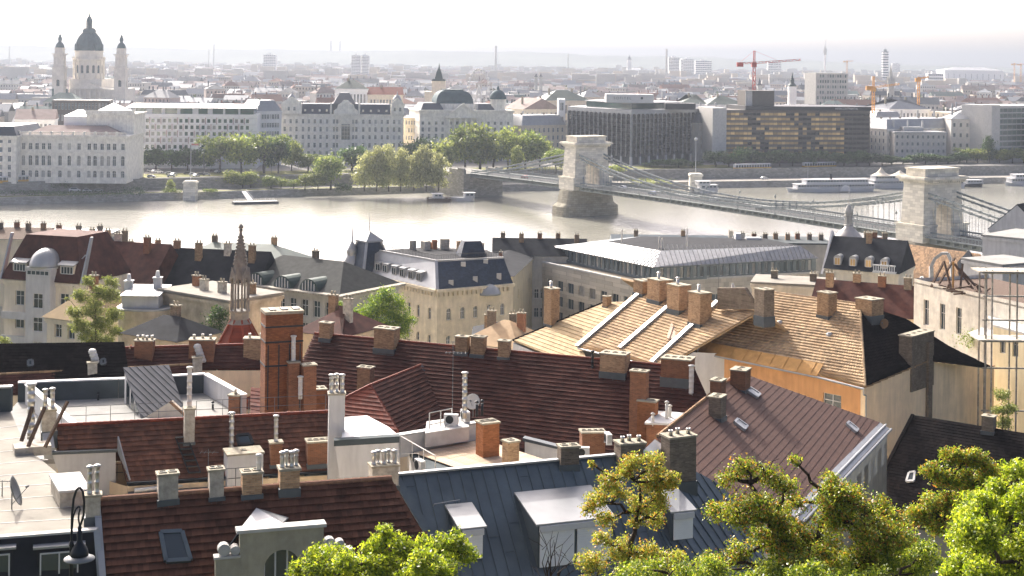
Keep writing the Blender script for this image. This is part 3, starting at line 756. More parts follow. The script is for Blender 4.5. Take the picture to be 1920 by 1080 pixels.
# learned academy on the left bank
def academy():
 Y = 700; root, W, H = rect('academy_building', 'pale neo renaissance palace with arched windows and balustrade, left on the far bank', 35, 237, Y, Y + 2, 40, 257, m_stone)
 s = Y / FPX; cols = [(p - 35) * s for p in (44, 57, 69, 81, 92, 112, 129, 147, 166, 177, 190, 202, 213)]; cols.append(W - 1.6)
 z = lambda py: zl(130, py, Y)
 body(root, W, 40, H, m_stone, cols, [(z(333), z(320)), (z(311), z(292)), (z(281), z(269))], 1.7, None, None, far_win, arch=(0, 1), fr=.12, depth=.45)
 cornice(root, W, 40, H, m_stone, .9, .8); part_box(root, 'string_course', m_stone, -.3, W + .3, -.35, .2, z(315) - .2, z(315) + .3); part_box(root, 'string_course', m_stone, -.3, W + .3, -.35, .2, z(286) - .2, z(286) + .3)
 for k in range(10):
  x = W * (k + .02) / 9.9; mb = MB(); mb.box(x - .5, x + .5, -.4, .6, H + .8, H + 2.6); mb.obj('balustrade_pier', m_stone, root, False)
 mb = MB(); mb.box(0, W, -.2, .15, H + .8, H + 1.0); mb.box(0, W, -.25, .2, H + 2.0, H + 2.3)
 for k in range(100): x = W * (k + .5) / 100; mb.box(x - .1, x + .1, -.1, .05, H + 1.0, H + 2.0)
 mb.obj('balustrade', m_stone, root, False)
 mb = MB(); mb.hip(1.5, W - 3, 2, 22, H + .8, 4.2, 9); mb.obj('roof', m_farroof, root, False)
 x0, x1 = (147 - 35) * s, W + .5
 mb = MB(); facade(mb, (x0, 14), (x1, 14), H, H + 10, [(x0 * 0 + 2 + 2.4 * k, 3.2 + 2.4 * k, H + 7.5, H + 8.3) for k in range(8)], .2); facade(mb, (x1, 14), (x1, 40), H, H + 10, []); facade(mb, (x1, 40), (x0, 40), H, H + 10, []); facade(mb, (x0, 40), (x0, 14), H, H + 10, []); mb.quad((x0, 14, H + 10), (x1, 14, H + 10), (x1, 40, H + 10), (x0, 40, H + 10))
 mb.obj('attic_storey', m_stone, root, False)
 mb = MB(); mb.box(x0 - .8, x1 + .8, 13.2, 41, H + 10, H + 10.8); mb.box(x0 - .4, x1 + .4, 13.6, 14, H + 10.8, H + 12.2); mb.obj('attic_cornice', m_stone, root, False)
 mb = MB(); mb.hip(x0 + 2, x1 - 4, 16, 36, H + 10.8, 4.6, 8); mb.obj('attic_roof', m_zinc_lt, root, False)
 part_box(root, 'roof_block', m_farwhite, (102 - 35) * s, (146 - 35) * s, 16, 36, H, H + 9.2)
 mb = MB(); mb.hip((102 - 35) * s, (146 - 35) * s, 16, 36, H + 9.2, 2.6, 4); mb.obj('block_roof', m_zinc_lt, root, False)
academy()
def left_wing():
 Y = 694; root, W, H = rect('corner_house', 'grey palace with slate mansard roof at the left edge of the far bank', -70, 31, Y, Y, 40, 257, m_stone)
 s = Y / FPX; z = lambda py: zl(0, py, Y)
 body(root, W, 40, H, m_stone, [(p + 70) * s for p in (-58, -46, -34, -22, -10, 2, 18)], [(z(333), z(322)), (z(318), z(309)), (z(303), z(292)), (z(285), z(276)), (z(268), z(262))], 1.5, None, None, far_win, fr=.12)
 cornice(root, W, 40, H, m_stone, .6, .7); mb = MB(); mb.frustum(0, W, 0, 40, H + .7, H + 5, 2.2, 2.2); mb.obj('roof', m_slate_blue, root, False)
left_wing()
def modern_white():
 Y = 800; root, W, H = rect('office_block', 'long white modern block with red fins and glass penthouse behind the square', 237, 482, Y, Y + 6, 28, 214, m_farwhite)
 s = Y / FPX; z = lambda py: zl(340, py, Y); rows = [(z(292 - 12.3 * k), z(284.5 - 12.3 * k)) for k in range(7)]
 rows = [r for r in rows if r[1] < H - .4]
 us = [2.2 + k * 2.95 for k in range(int((W - 3) / 2.95))]
 body(root, W, 28, H, m_farwhite, us, rows, 1.75, None, None, (m_white, m_glass_green), trim=False, fr=.1, depth=.35, nx=1, ny=1)
 part_box(root, 'penthouse', m_glass_green, 2, W - 2, 2.2, 24, H, H + 3.0)
 for k in range(8): part_box(root, 'penthouse_frame', m_white, 2 + (W - 4) * k / 8, 2.3 + (W - 4) * k / 8 + rnd.uniform(.4, 3), 1.6, 2.4, H, H + 3)
 mb = MB()
 for k in range(7): a = W * k / 7; mb.prism([(a - .3, .4, H + 3.1), (a + W / 7 - .8, .4, H + 3.1), (a + W / 7 - .8, 25, H + 4.6), (a - .3, 25, H + 4.6)], (0, 0, .3))
 mb.obj('roof', m_zinc_lt, root, False)
 fin = MB(); fin.box(-.12, .12, -.3, -.02, 0, 3.4); fm = fin.mesh('fin', M('dull_red', (.25, .07, .06), .6))
 for i, u in enumerate(us):
  for j in range(6):
   if (i * 7 + j * 3) % 5 < 2: put('fin', fm, root, (u + 1.3, 0, rows[min(j, len(rows) - 1)][0] - .6))
 mb = MB()
 for j in range(1, 7): mb.box(0, W, -.12, -.003, rows[0][0] - 1 + 3.52 * j, rows[0][0] - .8 + 3.52 * j)
 mb.obj('floor_band', m_white, root, False)
modern_white()
def gresham():
 Y = 850; root, W, H = rect('palace_hotel', 'grey art nouveau palace with blue slate roofs and curved central gable', 526, 756, Y, Y + 8, 36, 216, m_stone)
 s = W / 230; X = lambda px: (px - 526) * s; z = lambda py: zl(640, py, Y + 4)
 cols = [X(p) for p in (534, 545, 556, 568, 579, 590, 601, 613, 626, 632, 662, 668, 681, 693, 704, 716, 727, 739, 749)]; cols.insert(10, X(647))
 cols = sorted(cols)
 body(root, W, 36, H, m_stone, [c for c in cols if not (X(640) < c < X(654))], [(z(303), z(296)), (z(292), z(284)), (z(277), z(268)), (z(261), z(253)), (z(247), z(238)), (z(232), z(224))], 1.35, None, spread(9, 36), far_win, arch=(3, 4), fr=.12, depth=.4)
 cornice(root, W, 36, H, m_stone, .5, .5); part_box(root, 'string_course', m_stone, -.2, W + .2, -.4, .2, z(236) - .2, z(236) + .25); part_box(root, 'string_course', m_stone, -.2, W + .2, -.3, .2, z(281) - .2, z(281) + .25)
 # central gable with big arched window
 x0, x1, xm = X(625), X(671), X(648); g = MB(); prof = [(x0, H), (x1, H), (x1, H + 2.5), (x1 - 2, H + 4), (x1 - 2.6, H + 6), (xm + 2.4, H + 7.2), (xm + 1.2, H + 8.6), (xm - 1.2, H + 8.6), (xm - 2.4, H + 7.2), (x0 + 2.6, H + 6), (x0 + 2, H + 4), (x0, H + 2.5)]
 g.prism([(a, -.8, b) for a, b in prof], (0, 1.4, 0)); g.obj('gable', m_stone, root, False)
 a = MB(); r = (x1 - x0) * .21
 for i in range(13): t = math.pi * i / 12; a.obox((xm + math.cos(t) * r, -.9, H - 2 + math.sin(t) * r * 1.1), (.3, 0, 0), (0, .35, 0), (0, 0, .55))
 a.box(xm - r - .3, xm - r + .3, -1.2, -.2, z(262), H - 2); a.box(xm + r - .3, xm + r + .3, -1.2, -.2, z(262), H - 2); a.obj('arch_frame', m_stone, root, False)
 wm = window_mesh(r * 1.7, 9, 3, 4, .16, far_win); put('window', wm, root, (xm, -.25, z(262)))
 # roofs
 for (a0, a1) in ((565, 619), (673, 732)):
  m = MB(); m.frustum(X(a0), X(a1), 1.4, 26, H + .5, H + 6.2, .3, 4.2); m.obj('slate_roof', m_slate_blue, root, False)
  for k in range(4): xx = X(a0) + (X(a1) - X(a0)) * (k + .5) / 4; part_box(root, 'dormer', m_stone, xx - .5, xx + .5, 1.6, 3.2, H + 2.0, H + 3.1)
 m = MB(); m.frustum(X(619), X(673), 1.0, 28, H + .5, H + 6.5, .5, 4); m.frustum(X(624), X(666), 1.6, 26, H + 6.5, H + 12.6, (X(666) - X(624)) * .28, 8); m.obj('slate_roof', m_slate_blue, root, False)
 # corner towers with cupolas
 for (a0, a1) in ((528, 565), (733, 757)):
  xa, xb = X(a0), X(a1); c = (xa + xb) / 2; w = (xb - xa) / 2
  part_box(root, 'corner_tower', m_stone, xa, xb, -.5, 8, H, H + 6.4)
  g = MB(); g.prism([(xa, -.7, H + 6.4), (xb, -.7, H + 6.4), (xb, -.7, H + 7), (c + w * .4, -.7, H + 9), (c, -.7, H + 10.4), (c - w * .4, -.7, H + 9), (xa, -.7, H + 7)], (0, 1, 0)); g.obj('tower_gable', m_stone, root, False)
  d = MB(); d.lathe([(2.3, H + 6.4), (2.3, H + 8.2), (2.6, H + 8.4), (2.4, H + 9.6), (1.5, H + 11), (.5, H + 11.8), (.25, H + 12.6), (.05, H + 14)], (c, 4.5, 0), 14); d.obj('cupola', m_zinc_lt, root, False, True)
  for k in range(2): put('window', window_mesh(1.3, 2.2, 2, 2, .12, far_win), root, (c - 1.6 + 3.2 * k, -.53, H + 2.4))
 for px in (620, 673): part_box(root, 'pinnacle', m_stone, X(px) - .5, X(px) + .5, -.6, .8, H, H + 7)
gresham()
def ministry():
 Y = 880; root, W, H = rect('ministry_building', 'white classical ministry with pediment, square dark dome and round corner dome', 787, 962, Y, Y + 12, 42, 209, m_stone)
 s = W / 175; X = lambda px: (px - 787) * s; z = lambda py: zl(870, py, Y + 6)
 body(root, W, 42, H, m_stone, [X(p) for p in (793, 805, 818, 830, 845, 857, 868, 879, 891, 904, 916, 928, 940, 953)], [(z(302), z(293)), (z(283), z(272)), (z(260), z(251)), (z(247), z(239)), (z(234), z(228))], 1.5, spread(9, 42), None, far_win, fr=.12, depth=.4)
 cornice(root, W, 42, H, m_stone, .8, .8); part_box(root, 'string_course', m_stone, -.2, W + .2, -.4, .2, z(219), z(219) + .5)
 x0, x1 = X(836), X(899); m = MB(); m.prism([(x0, -1.6, z(220)), (x1, -1.6, z(220)), ((x0 + x1) / 2, -1.6, z(196))], (0, 8, 0)); m.obj('pediment', m_stone, root, False)
 m = MB(); m.bar((x0 - .6, -1.9, z(220)), ((x0 + x1) / 2, -1.9, z(194)), .9, .8); m.bar((x1 + .6, -1.9, z(220)), ((x0 + x1) / 2, -1.9, z(194)), .9, .8); m.box(x0 - .8, x1 + .8, -2.2, -1, z(221.5), z(219.5)); m.obj('pediment_moulding', m_stone, root, False)
 for k in range(6): c = x0 + (x1 - x0) * (k + .5) / 6; m = MB(); m.lathe([(.75, z(300)), (.62, z(224)), (.9, z(222))], (c, -1.0, 0), 10); m.obj('column', m_stone, root, False)
 m = MB(); m.box(X(820), X(890), 6, 26, H, z(195)); m.obj('dome_base', m_stone, root, False)
 m = MB(); xa, xb = X(821), X(891); zz = z(195)
 for k in range(7):
  t0, t1 = k / 7, (k + 1) / 7; f = lambda t: (1 - math.cos(t * math.pi / 2)) * 5.4
  m.frustum(xa + f(t0), xb - f(t0), 7 + f(t0) * .8, 25 - f(t0) * .8, zz + math.sin(t0 * math.pi / 2) * 7.6, zz + math.sin(t1 * math.pi / 2) * 7.6, f(t1) - f(t0), (f(t1) - f(t0)) * .8)
 m.obj('square_dome', m_dome, root, False); part_box(root, 'dome_crown', m_dome, xa + 5.4, xb - 5.4, 11, 21, zz + 7.5, zz + 8.3)
 for k in range(4): part_box(root, 'attic_pier', m_stone, X(838 + k * 17) - .5, X(838 + k * 17) + .5, 4.5, 6, H, H + 4.2)
 m = MB(); m.frustum(X(790), X(833), 1.5, 30, H + .8, z(194), 2, 4); m.obj('slate_roof', m_slate_blue, root, False)
 m = MB(); m.frustum(X(896), X(928), 1.5, 30, H + .8, z(195), 1, 4); m.obj('slate_roof', m_slate_blue, root, False)
 c = X(937); m = MB(); m.lathe([(4.6, H), (4.6, z(188)), (5.1, z(187.5)), (5.1, z(186))], (c, 6, 0), 16); m.obj('turret', m_stone, root, False)
 m = MB(); m.lathe([(5.0, z(186))] + [(5.0 * math.cos(t), z(186) + 5.8 * math.sin(t)) for t in np.linspace(.05, 1.35, 8)] + [(.9, z(186) + 6.2), (.7, z(186) + 7.4), (.1, z(186) + 7.8), (.08, z(186) + 12)], (c, 6, 0), 20); m.obj('round_dome', m_dome, root, False, True)
ministry()
def simple_far(name, label, pa, pb, Ya, Yb, depth, pyt, wall, ncol, rows, roof=None, w=1.3, zb=8, left=None, right=None, mats=far_win, group=None, rh=4, cat='building', trim=True, nx=2, ny=2):
 root, W, H = rect(name, label, pa, pb, Ya, Yb, depth, pyt, wall, zb, group, cat)
 fl = (H - 1.2) / max(1, rows); rws = [(.9 + fl * k + fl * .22, .9 + fl * k + fl * .78) for k in range(rows)]
 body(root, W, depth, H, wall, spread(ncol, W), rws, w, spread(left, depth) if left else None, spread(right, depth) if right else None, mats, trim=trim, fr=.12, nx=nx, ny=ny)
 if roof:
  kind, mat = roof; cornice(root, W, depth, H, wall, .45, .5); m = MB()
  if kind == 'mansard': m.frustum(-.2, W + .2, -.2, depth + .2, H + .5, H + .5 + rh, rh * .55, rh * .55)
  elif kind == 'hip': m.hip(-.4, W + .4, -.4, depth + .4, H + .5, rh, depth * .5)
  elif kind == 'gable': m.hip(-.4, W + .4, -.4, depth + .4, H + .5, rh, 0)
  elif kind == 'gabley': m.hip(-.4, W + .4, -.4, depth + .4, H + .5, rh, 0, 'y')
  m.obj('roof', mat, root, False)
  for k in range(max(1, int(W / 14))): x = W * (k + .4) / max(1, int(W / 14)); part_box(root, 'chimney', m_capstone, x - .6, x + .6, depth * .42, depth * .42 + .9, H + rh * .5, H + rh + 1.6)
 return root, W, H
simple_far('apartment_house', 'brownish stone side wing between the art nouveau palace and the ministry', 757, 787, 905, 895, 30, 222, m_ochre, 5, 5, ('hip', m_zinc_lt), right=None, rh=3)
simple_far('corner_house', 'cream corner house with grey mansard roof beside the plane trees', 978, 1062, 905, 925, 22, 236, m_cream, 9, 4, ('mansard', m_zinc_lt), left=4, rh=6)
simple_far('old_house', 'tall pale gabled house behind the cream corner house', 982, 1050, 960, 975, 24, 206, m_cream, 7, 4, ('gabley', m_farroof), rh=7)
simple_far('narrow_block', 'narrow white party wall block left of the finned hotel', 1047, 1060, 935, 935, 24, 186, m_farwhite, 2, 4, None)
def finned_hotel():
 C = atY(1184, 212, 868); root = thing('finned_hotel', 'dark glass hotel with tall white vertical fins and arched bays', 'building', (C.x, C.y, 8))
 zt = C.z - 8; L = atY(1066, 206, 925); R = atY(1310, 209, 915); off_ = Vector((C.x, C.y, 8))
 P = [Vector((L.x, L.y, 0)) - Vector((C.x, C.y, 0)), Vector((0, 0, 0)), Vector((R.x, R.y, 0)) - Vector((C.x, C.y, 0))]; back = [P[2] + Vector((-12, 32, 0)), P[0] + Vector((14, 30, 0))]
 m = MB(); poly = [P[0], P[1], P[2]] + back
 m.prism([p + Vector((0, 0, 6)) for p in poly], (0, 0, zt - 6.5)); m.obj('glass_body', m_glass_dark, root, False)
 m = MB(); c = sum(poly, Vector()) / 5
 m.prism([c + (p - c) * 1.012 + Vector((0, 0, zt - .5)) for p in poly], (0, 0, 2.2)); m.obj('roof_slab', m_zinc_lt, root, False)
 m = MB(); m.prism([c + (p - c) * .95 for p in poly], (0, 0, 6)); m.obj('ground_storey', m_glass_far, root, False)
 for (a, b, n) in ((P[0], P[1], 14), (P[1], P[2], 16)):
  d = (b - a); Lh = d.length; d.normalize(); nn = Vector((d.y, -d.x, 0)); rot = math.atan2(d.y, d.x)
  fm = MB(); fm.box(-.17, .17, -.75, .02, 4.6, zt - .5); fme = fm.mesh('fin', m_zinc_lt)
  am = MB(); g = Lh / n
  for i in range(5):
   t0, t1 = math.pi * i / 5, math.pi * (i + 1) / 5
   for k, (zc, sg) in enumerate(((zt - .5 - g / 2, 1), (6 + g * .3, -1))):
    if k == 1: continue
    am.face([(-math.cos(t0) * g / 2, -.45, zc + math.sin(t0) * g / 2), (-math.cos(t1) * g / 2, -.45, zc + math.sin(t1) * g / 2), (-math.cos(t1) * g / 2, -.45, zt - .4), (-math.cos(t0) * g / 2, -.45, zt - .4)])
  ame = am.mesh('bay_arch', m_zinc_lt)
  fl = MB()
  for j in range(1, 9): fl.box(-g / 2 + .2, g / 2 - .2, -.16, -.01, 6 + (zt - 7) * j / 9 - .25, 6 + (zt - 7) * j / 9 + .25)
  fl.box(-g / 2 + .2, g / 2 - .2, -.3, -.02, 4.6, 6.3); flm = fl.mesh('spandrel', m_dark_iron)
  pl = MB(); pl.box(-.4, .4, -.5, .4, 0, 4.7); plm = pl.mesh('pillar', m_white)
  for i in range(n + 1):
   p = a + d * (Lh * i / n); put('fin', fme, root, p, rot)
   if i % 2 == 0: put('pillar', plm, root, p + nn * .2, rot)
   if i < n: q = a + d * (Lh * (i + .5) / n); put('bay_arch', ame, root, q, rot); put('spandrel', flm, root, q, rot, 'stuff')
 m = MB(); q = [c + (p - c) * .72 for p in poly]; m.prism([p + Vector((0, 0, zt + 1.7)) for p in q], (0, 0, 3.4)); m.obj('penthouse', m_glass_green, root, False)
 m = MB(); q2 = [c + (p - c) * .75 for p in poly]; m.prism([p + Vector((0, 0, zt + 5.1)) for p in q2], (0, 0, .5)); m.obj('penthouse_roof', m_zinc_lt, root, False)
 pw = atY(1152, 190, 905); m = MB(); m.box(-14, 14, 12, 26, zt + 5.6, zt + 10.6); m.obj('plant_room', m_white, root, False)
 # roof sign SOFITEL with emblem
 letters('SOFITEL', 2.1, root, (-4.5, 11.9, zt + 7.6), m_zinc, 1.45)
 m = MB(); 
 for i in range(2): m.lathe([(.75, 0), (.75, .1)], (0, 0, 0), 12); 
 e = m.xf(lambda x, y, z: (x, z, y)).obj('emblem', m_zinc, root, False, loc=(7.0, 11.85, zt + 8.4))
 part_box(root, 'plant_room', m_dark_iron, 22, 40, 22, 32, zt + 1.7, zt + 5.4)
finned_hotel()
simple_far('narrow_house', 'grey house with slate roof squeezed between the two large hotels', 1311, 1336, 905, 912, 20, 232, m_grey, 3, 4, ('mansard', m_slate_blue), mats=(m_white, m_glass_gold_reflection), rh=6)
def long_dark_hotel():
 Y = 890; root, W, H = rect('gold_reflection_hotel', 'long dark hotel with gold reflections painted on its glass and blank concrete end wall', 1361, 1632, Y, Y + 17, 34, 207, m_dark_iron)
 m = MB(); m.box(0, W, .3, 34, 0, H); m.obj('frame', M('dark_cladding', (.10, .088, .072), .6), root, False)
 rows = 9; n = 34; ph = (H - 6) / rows * .7; pw = (W - 1) / n * .93
 pm = {}
 for k, mm in ((0, m_glass_gold_reflection), (1, m_glass_dark)):
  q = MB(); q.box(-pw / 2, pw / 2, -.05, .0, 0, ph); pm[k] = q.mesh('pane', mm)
 for j in range(rows):
  for i in range(n):
   g = (math.sin(i * .55 + j * .2) + math.sin(i * 1.9 + j * 1.1) * .7 + rnd.uniform(-.9, .9)) > -.7 and i < n - 6  # gold panes lay out painted reflections over the dark glass
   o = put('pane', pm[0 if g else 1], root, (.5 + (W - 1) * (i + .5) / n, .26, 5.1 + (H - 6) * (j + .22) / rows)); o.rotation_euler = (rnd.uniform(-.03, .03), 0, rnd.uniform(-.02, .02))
 for j in range(rows + 1): part_box(root, 'floor_band', M('dark_cladding'), 0, W, -.25, .299, 4.3 + (H - 6) * j / rows, 4.75 + (H - 6) * j / rows)
 e = MB(); e.box(-8.6, -.01, -1.5, 28, 0, H + 1.2); e.obj('end_wall', m_concrete, root, False)
 part_box(root, 'roof_edge', m_dark_iron, 12, W + .4, -.6, 34.3, H + .01, H + 2.4)
 t = MB(); xa = (1403 - 1361) / 271 * W; xb = (1457 - 1361) / 271 * W; t.box(xa, xb, 6, 20, H + 2.4, zl(1430, 170, 900)); t.obj('lift_tower', M('dark_cladding'), root, False)
 part_box(root, 'tower_panel', m_concrete, xa, xa + 4.2, 5.6, 5.99, H + 2.4, zl(1430, 171, 900))
 letters('INTERCONTINENTAL', 1.5, root, (W * .83, -.7, H + .7), m_white)
long_dark_hotel()
simple_far('white_terrace', 'long white terrace with grey zinc roof right of the long dark hotel', 1663, 1802, 935, 972, 26, 242, m_stone, 22, 4, ('mansard', m_zinc_lt), left=7, w=1.2, rh=6)
simple_far('white_corner_house', 'cream white house end joined to the long white terrace', 1633, 1662, 950, 937, 24, 240, m_stone, 5, 4, ('mansard', m_zinc_lt), w=1.2, rh=5)
simple_far('beige_office', 'warm beige office block with square windows at the right', 1797, 1848, 1010, 1020, 30, 212, m_cream, 7, 7, None, left=5, w=1.6, nx=1, ny=1, trim=False)
def right_hotel():
 Y = 930; root, W, H = rect('green_glass_hotel', 'green glass hotel with grey concrete end wall at the right edge', 1873, 1990, Y, Y + 30, 30, 198, m_concrete)
 m = MB(); m.box(0, W, .3, 30, 0, H); m.obj('frame', m_concrete, root, False)
 n = 14; rows = 8; q = MB(); q.box(-(W / n) * .46, (W / n) * .46, -.05, 0, 0, (H - 7) / rows * .66); me = q.mesh('pane', m_glass_green)
 for j in range(rows):
  for i in range(n): put('pane', me, root, (W * (i + .5) / n, .26, 6 + (H - 7) * (j + .15) / rows))
  part_box(root, 'balcony', m_glass_green, 0, W, -.5, .25, 5.4 + (H - 7) * j / rows, 5.7 + (H - 7) * j / rows)
 part_box(root, 'end_wall', m_concrete, -7.5, -.01, -1, 6, 0, H + .6)
right_hotel()
# ------------------------------------------------------------------ basilica
def basilica():
 Y = 1330; s = Y / FPX; c = atY(166, 175, Y); root = thing('domed_basilica', 'large pale basilica with dark green dome and twin bell towers on the left skyline', 'church', (c.x, c.y, 8))
 z = lambda py: zat(166, py, Y) - 8; X = lambda px: (px - 166) * s
 st = M('basilica_stone', (.72, .68, .60), .9, var=.12, scale=.3, streak=True)
 r = X(194) - X(166)
 m = MB(); m.box(X(137), X(197), -12, 30, 0, z(148)); m.obj('crossing', st, root, False)
 m = MB(); n = 16
 for k in range(n):                                     # drum with real niches between pilasters
  a0, a1 = 2 * math.pi * k / n, 2 * math.pi * (k + 1) / n; R = r * .98
  A = (math.cos(a0) * R, math.sin(a0) * R); B = (math.cos(a1) * R, math.sin(a1) * R); w = math.dist(A, B)
  facade(m, A, B, z(148), z(112), [(w * .26, w * .74, z(137), z(122))], .7, True)
 m.obj('drum', st, root, False)
 wm = MB(); wm.box(-1.3, 1.3, -.06, .06, 0, z(122) - z(137)); wme = wm.mesh('window', m_glass_far); pm = MB(); pm.box(-.45, .45, -.5, .3, 0, z(112) - z(148)); pme = pm.mesh('pilaster', st)
 for k in range(n):
  a = 2 * math.pi * (k + .5) / n; R = r * .98 * math.cos(math.pi / n) - .55; put('window', wme, root, (math.cos(a) * R, math.sin(a) * R, z(137)), a + math.pi / 2)
  a = 2 * math.pi * k / n; put('pilaster', pme, root, (math.cos(a) * r, math.sin(a) * r, z(148)), a + math.pi / 2)
 m = MB(); m.lathe([(r * 1.0, z(113)), (r * 1.08, z(112)), (r * 1.08, z(110)), (r * .93, z(110)), (r * .9, z(97)), (r * .98, z(96.5)), (r * .98, z(95))], n=32); m.obj('cornice', st, root, False)
 m = MB()
 for k in range(32): a = 2 * math.pi * k / 32; m.box(math.cos(a) * r * 1.04 - .3, math.cos(a) * r * 1.04 + .3, math.sin(a) * r * 1.04 - .3, math.sin(a) * r * 1.04 + .3, z(110), z(106))
 m.obj('balustrade', st, root, False)
 R = X(190) - X(166) + .2
 prof = [(R, z(95)), (R * .99, z(88)), (R * .93, z(80)), (R * .8, z(72)), (R * .6, z(65)), (R * .42, z(60.5))]
 m = MB(); m.lathe(prof, n=32); m.obj('dome', m_dome, root, False, True)
 for k in range(16):
  a = 2 * math.pi * (k + .5) / 16; q = MB(); q.path([(math.cos(a) * (p + .1), math.sin(a) * (p + .1), zz) for p, zz in prof], .32, 4); q.obj('dome_rib', m_dome, root, False)
 m = MB(); m.lathe([(R * .46, z(61)), (R * .5, z(60)), (R * .5, z(56)), (R * .42, z(55.5)), (R * .42, z(53)), (R * .3, z(53))], n=24); m.obj('gallery', m_dome, root, False)
 m = MB()
 for k in range(8): a = 2 * math.pi * k / 8; m.tube((math.cos(a) * 2.4, math.sin(a) * 2.4, z(53.5)), (math.cos(a) * 2.4, math.sin(a) * 2.4, z(41)), .45, .45, 6)
 m.lathe([(1.4, z(53.5)), (1.4, z(41))], n=10); m.lathe([(2.9, z(41)), (2.9, z(40)), (2.6, z(37)), (1.7, z(32.5)), (.8, z(30)), (.5, z(28)), (.7, z(26.5)), (.12, z(25))], n=16); m.obj('lantern', m_dome, root, False)
 m = MB(); m.lathe([(.4, z(26)), (.55, z(24.5)), (.1, z(23.5))], n=8); m.box(-.15, .15, -.15, .15, z(24), z(19)); m.box(-.9, .9, -.13, .13, z(21.4), z(20.8)); m.obj('cross', m_crane_y, root, False)
 for a in (45, 135, 225, 315):
  q = MB(); t = math.radians(a); q.box(-1.5, 1.5, -1.5, 1.5, z(95), z(84)); q.frustum(-1.7, 1.7, -1.7, 1.7, z(84), z(80), 1.5, 1.5); q.obj('dome_turret', m_dome, root, False, loc=(math.cos(t) * R * 1.02, math.sin(t) * R * 1.02, 0), rot=t)
 for px, dy in ((124, -20), (235.5, -16)):
  x = X(px); w = 5.0
  t = MB(); A = [(-w, -w), (w, -w), (w, w), (-w, w)]
  for k in range(4): facade(t, A[k], A[(k + 1) % 4], 0, z(128), [(w - 1.5, w + 1.5, z(161), z(149))], .8, True)
  o = t.obj('bell_tower', st, root, False, loc=(x, dy, 0))
  for q in range(4):
   a = q * math.pi / 2; put('window', wme, o, (math.sin(a) * (w - .75), -math.cos(a) * (w - .75), z(161)), a)
  t = MB(); t.box(-w - .7, w + .7, -w - .7, w + .7, z(128), z(126.5)); t.box(-w - .4, w + .4, -w - .4, w + .4, z(145), z(144)); t.box(-w * 1.1, w * 1.1, -w * 1.1, w * 1.1, z(103), z(101)); t.box(-w * .9, w * .9, -w * .9, w * .9, z(124.5), z(122.5)); t.obj('cornice', st, o, False)
  t = MB(); v = w * .84; A = [(-v, -v), (v, -v), (v, v), (-v, v)]
  for k in range(4): facade(t, A[k], A[(k + 1) % 4], z(126.5), z(103), [(v - 1.3, v + 1.3, z(121), z(107))], 1.0, True)
  t.quad((-v, -v, z(103)), (v, -v, z(103)), (v, v, z(103)), (-v, v, z(103))); t.obj('belfry', st, o, False)
  t = MB(); t.box(-v * .82, v * .82, -v * .82, v * .82, z(101), z(91)); t.box(-v * .95, v * .95, -v * .95, v * .95, z(91), z(90)); t.obj('clock_stage', st, o, False)
  t = MB(); t.lathe([(v * .9, z(90)), (v * .86, z(86)), (v * .62, z(82)), (v * .32, z(79.5)), (v * .3, z(77)), (v * .42, z(76)), (v * .38, z(72)), (v * .2, z(69)), (v * .24, z(67.5)), (.06, z(65)), (.05, z(61))], n=16); t.obj('cupola', m_dome, o, False, True)
 m = MB(); m.box(X(141), X(232), -16, 40, 0, z(166)); m.obj('nave', st, root, False)
 m = MB(); m.prism([(X(146), -18, z(166)), (X(205), -18, z(166)), (X(178), -18, z(154))], (0, 24, 0)); m.obj('pediment', st, root, False)
 for k in range(6): q = MB(); q.lathe([(1, 0), (.85, z(168)), (1.2, z(167))], (X(152) + k * (X(198) - X(152)) / 5, -19, 0), 8); q.obj('column', st, root, False)
basilica()

# ------------------------------------------------------------------ skyline landmarks (foot z 8)
def tower_block(label, pa, pb, pyt, Y, wall, floors, cols, name='tower_block', depth=18, glassm=None):
 root, W, H = rect(name, label, pa, pb, Y, Y, depth, pyt, wall)
 m = MB(); fl = H / floors
 m.box(0, W, 0, depth, 0, H); m.box(W * .3, W * .6, depth * .3, depth * .7, H, H + 4); m.obj('wall', wall, root, False)
 g = MB()
 for j in range(floors): g.box(.5, W - .5, -.12, -.004, fl * j + fl * .38, fl * j + fl * .82)
 g.obj('window_band', glassm or m_glass_far, root, False)
 g = MB()
 for i in range(cols + 1): x = .4 + (W - .8) * i / cols; g.box(x - .35, x + .35, -.3, -.13, 0, H)
 g.obj('mullion', wall, root, False)
for a in (('pale twin slab tower block far behind the art nouveau palace', 659, 676, 104, 3600, 18, 4), ('pale slab tower block joined right of its twin in the haze', 677, 692, 104, 3620, 18, 4),
   ('hazy flat topped office slab above the old town at left', 494, 517, 103, 4200, 14, 6), ('hazy wide tower block right of the slender chimney', 1254, 1274, 108, 3900, 18, 5),
   ('hazy second tower block right of the slender chimney', 1276, 1281, 112, 3950, 16, 2), ('hazy third tower block among four, broad and pale', 1281, 1301, 111, 4100, 16, 5),
   ('lowest hazy slab right of the tower block group', 1304, 1335, 114, 4500, 10, 7), ('faint pale slab far behind the red crane', 1440, 1465, 117, 4600, 12, 5),
   ('faint tall slab behind the gothic spire', 1673, 1688, 119, 5200, 16, 3), ('low grey slab in the haze at right', 1740, 1769, 138, 3000, 6, 8)):
 tower_block(*a[:5], m_farwhite, a[5], a[6])
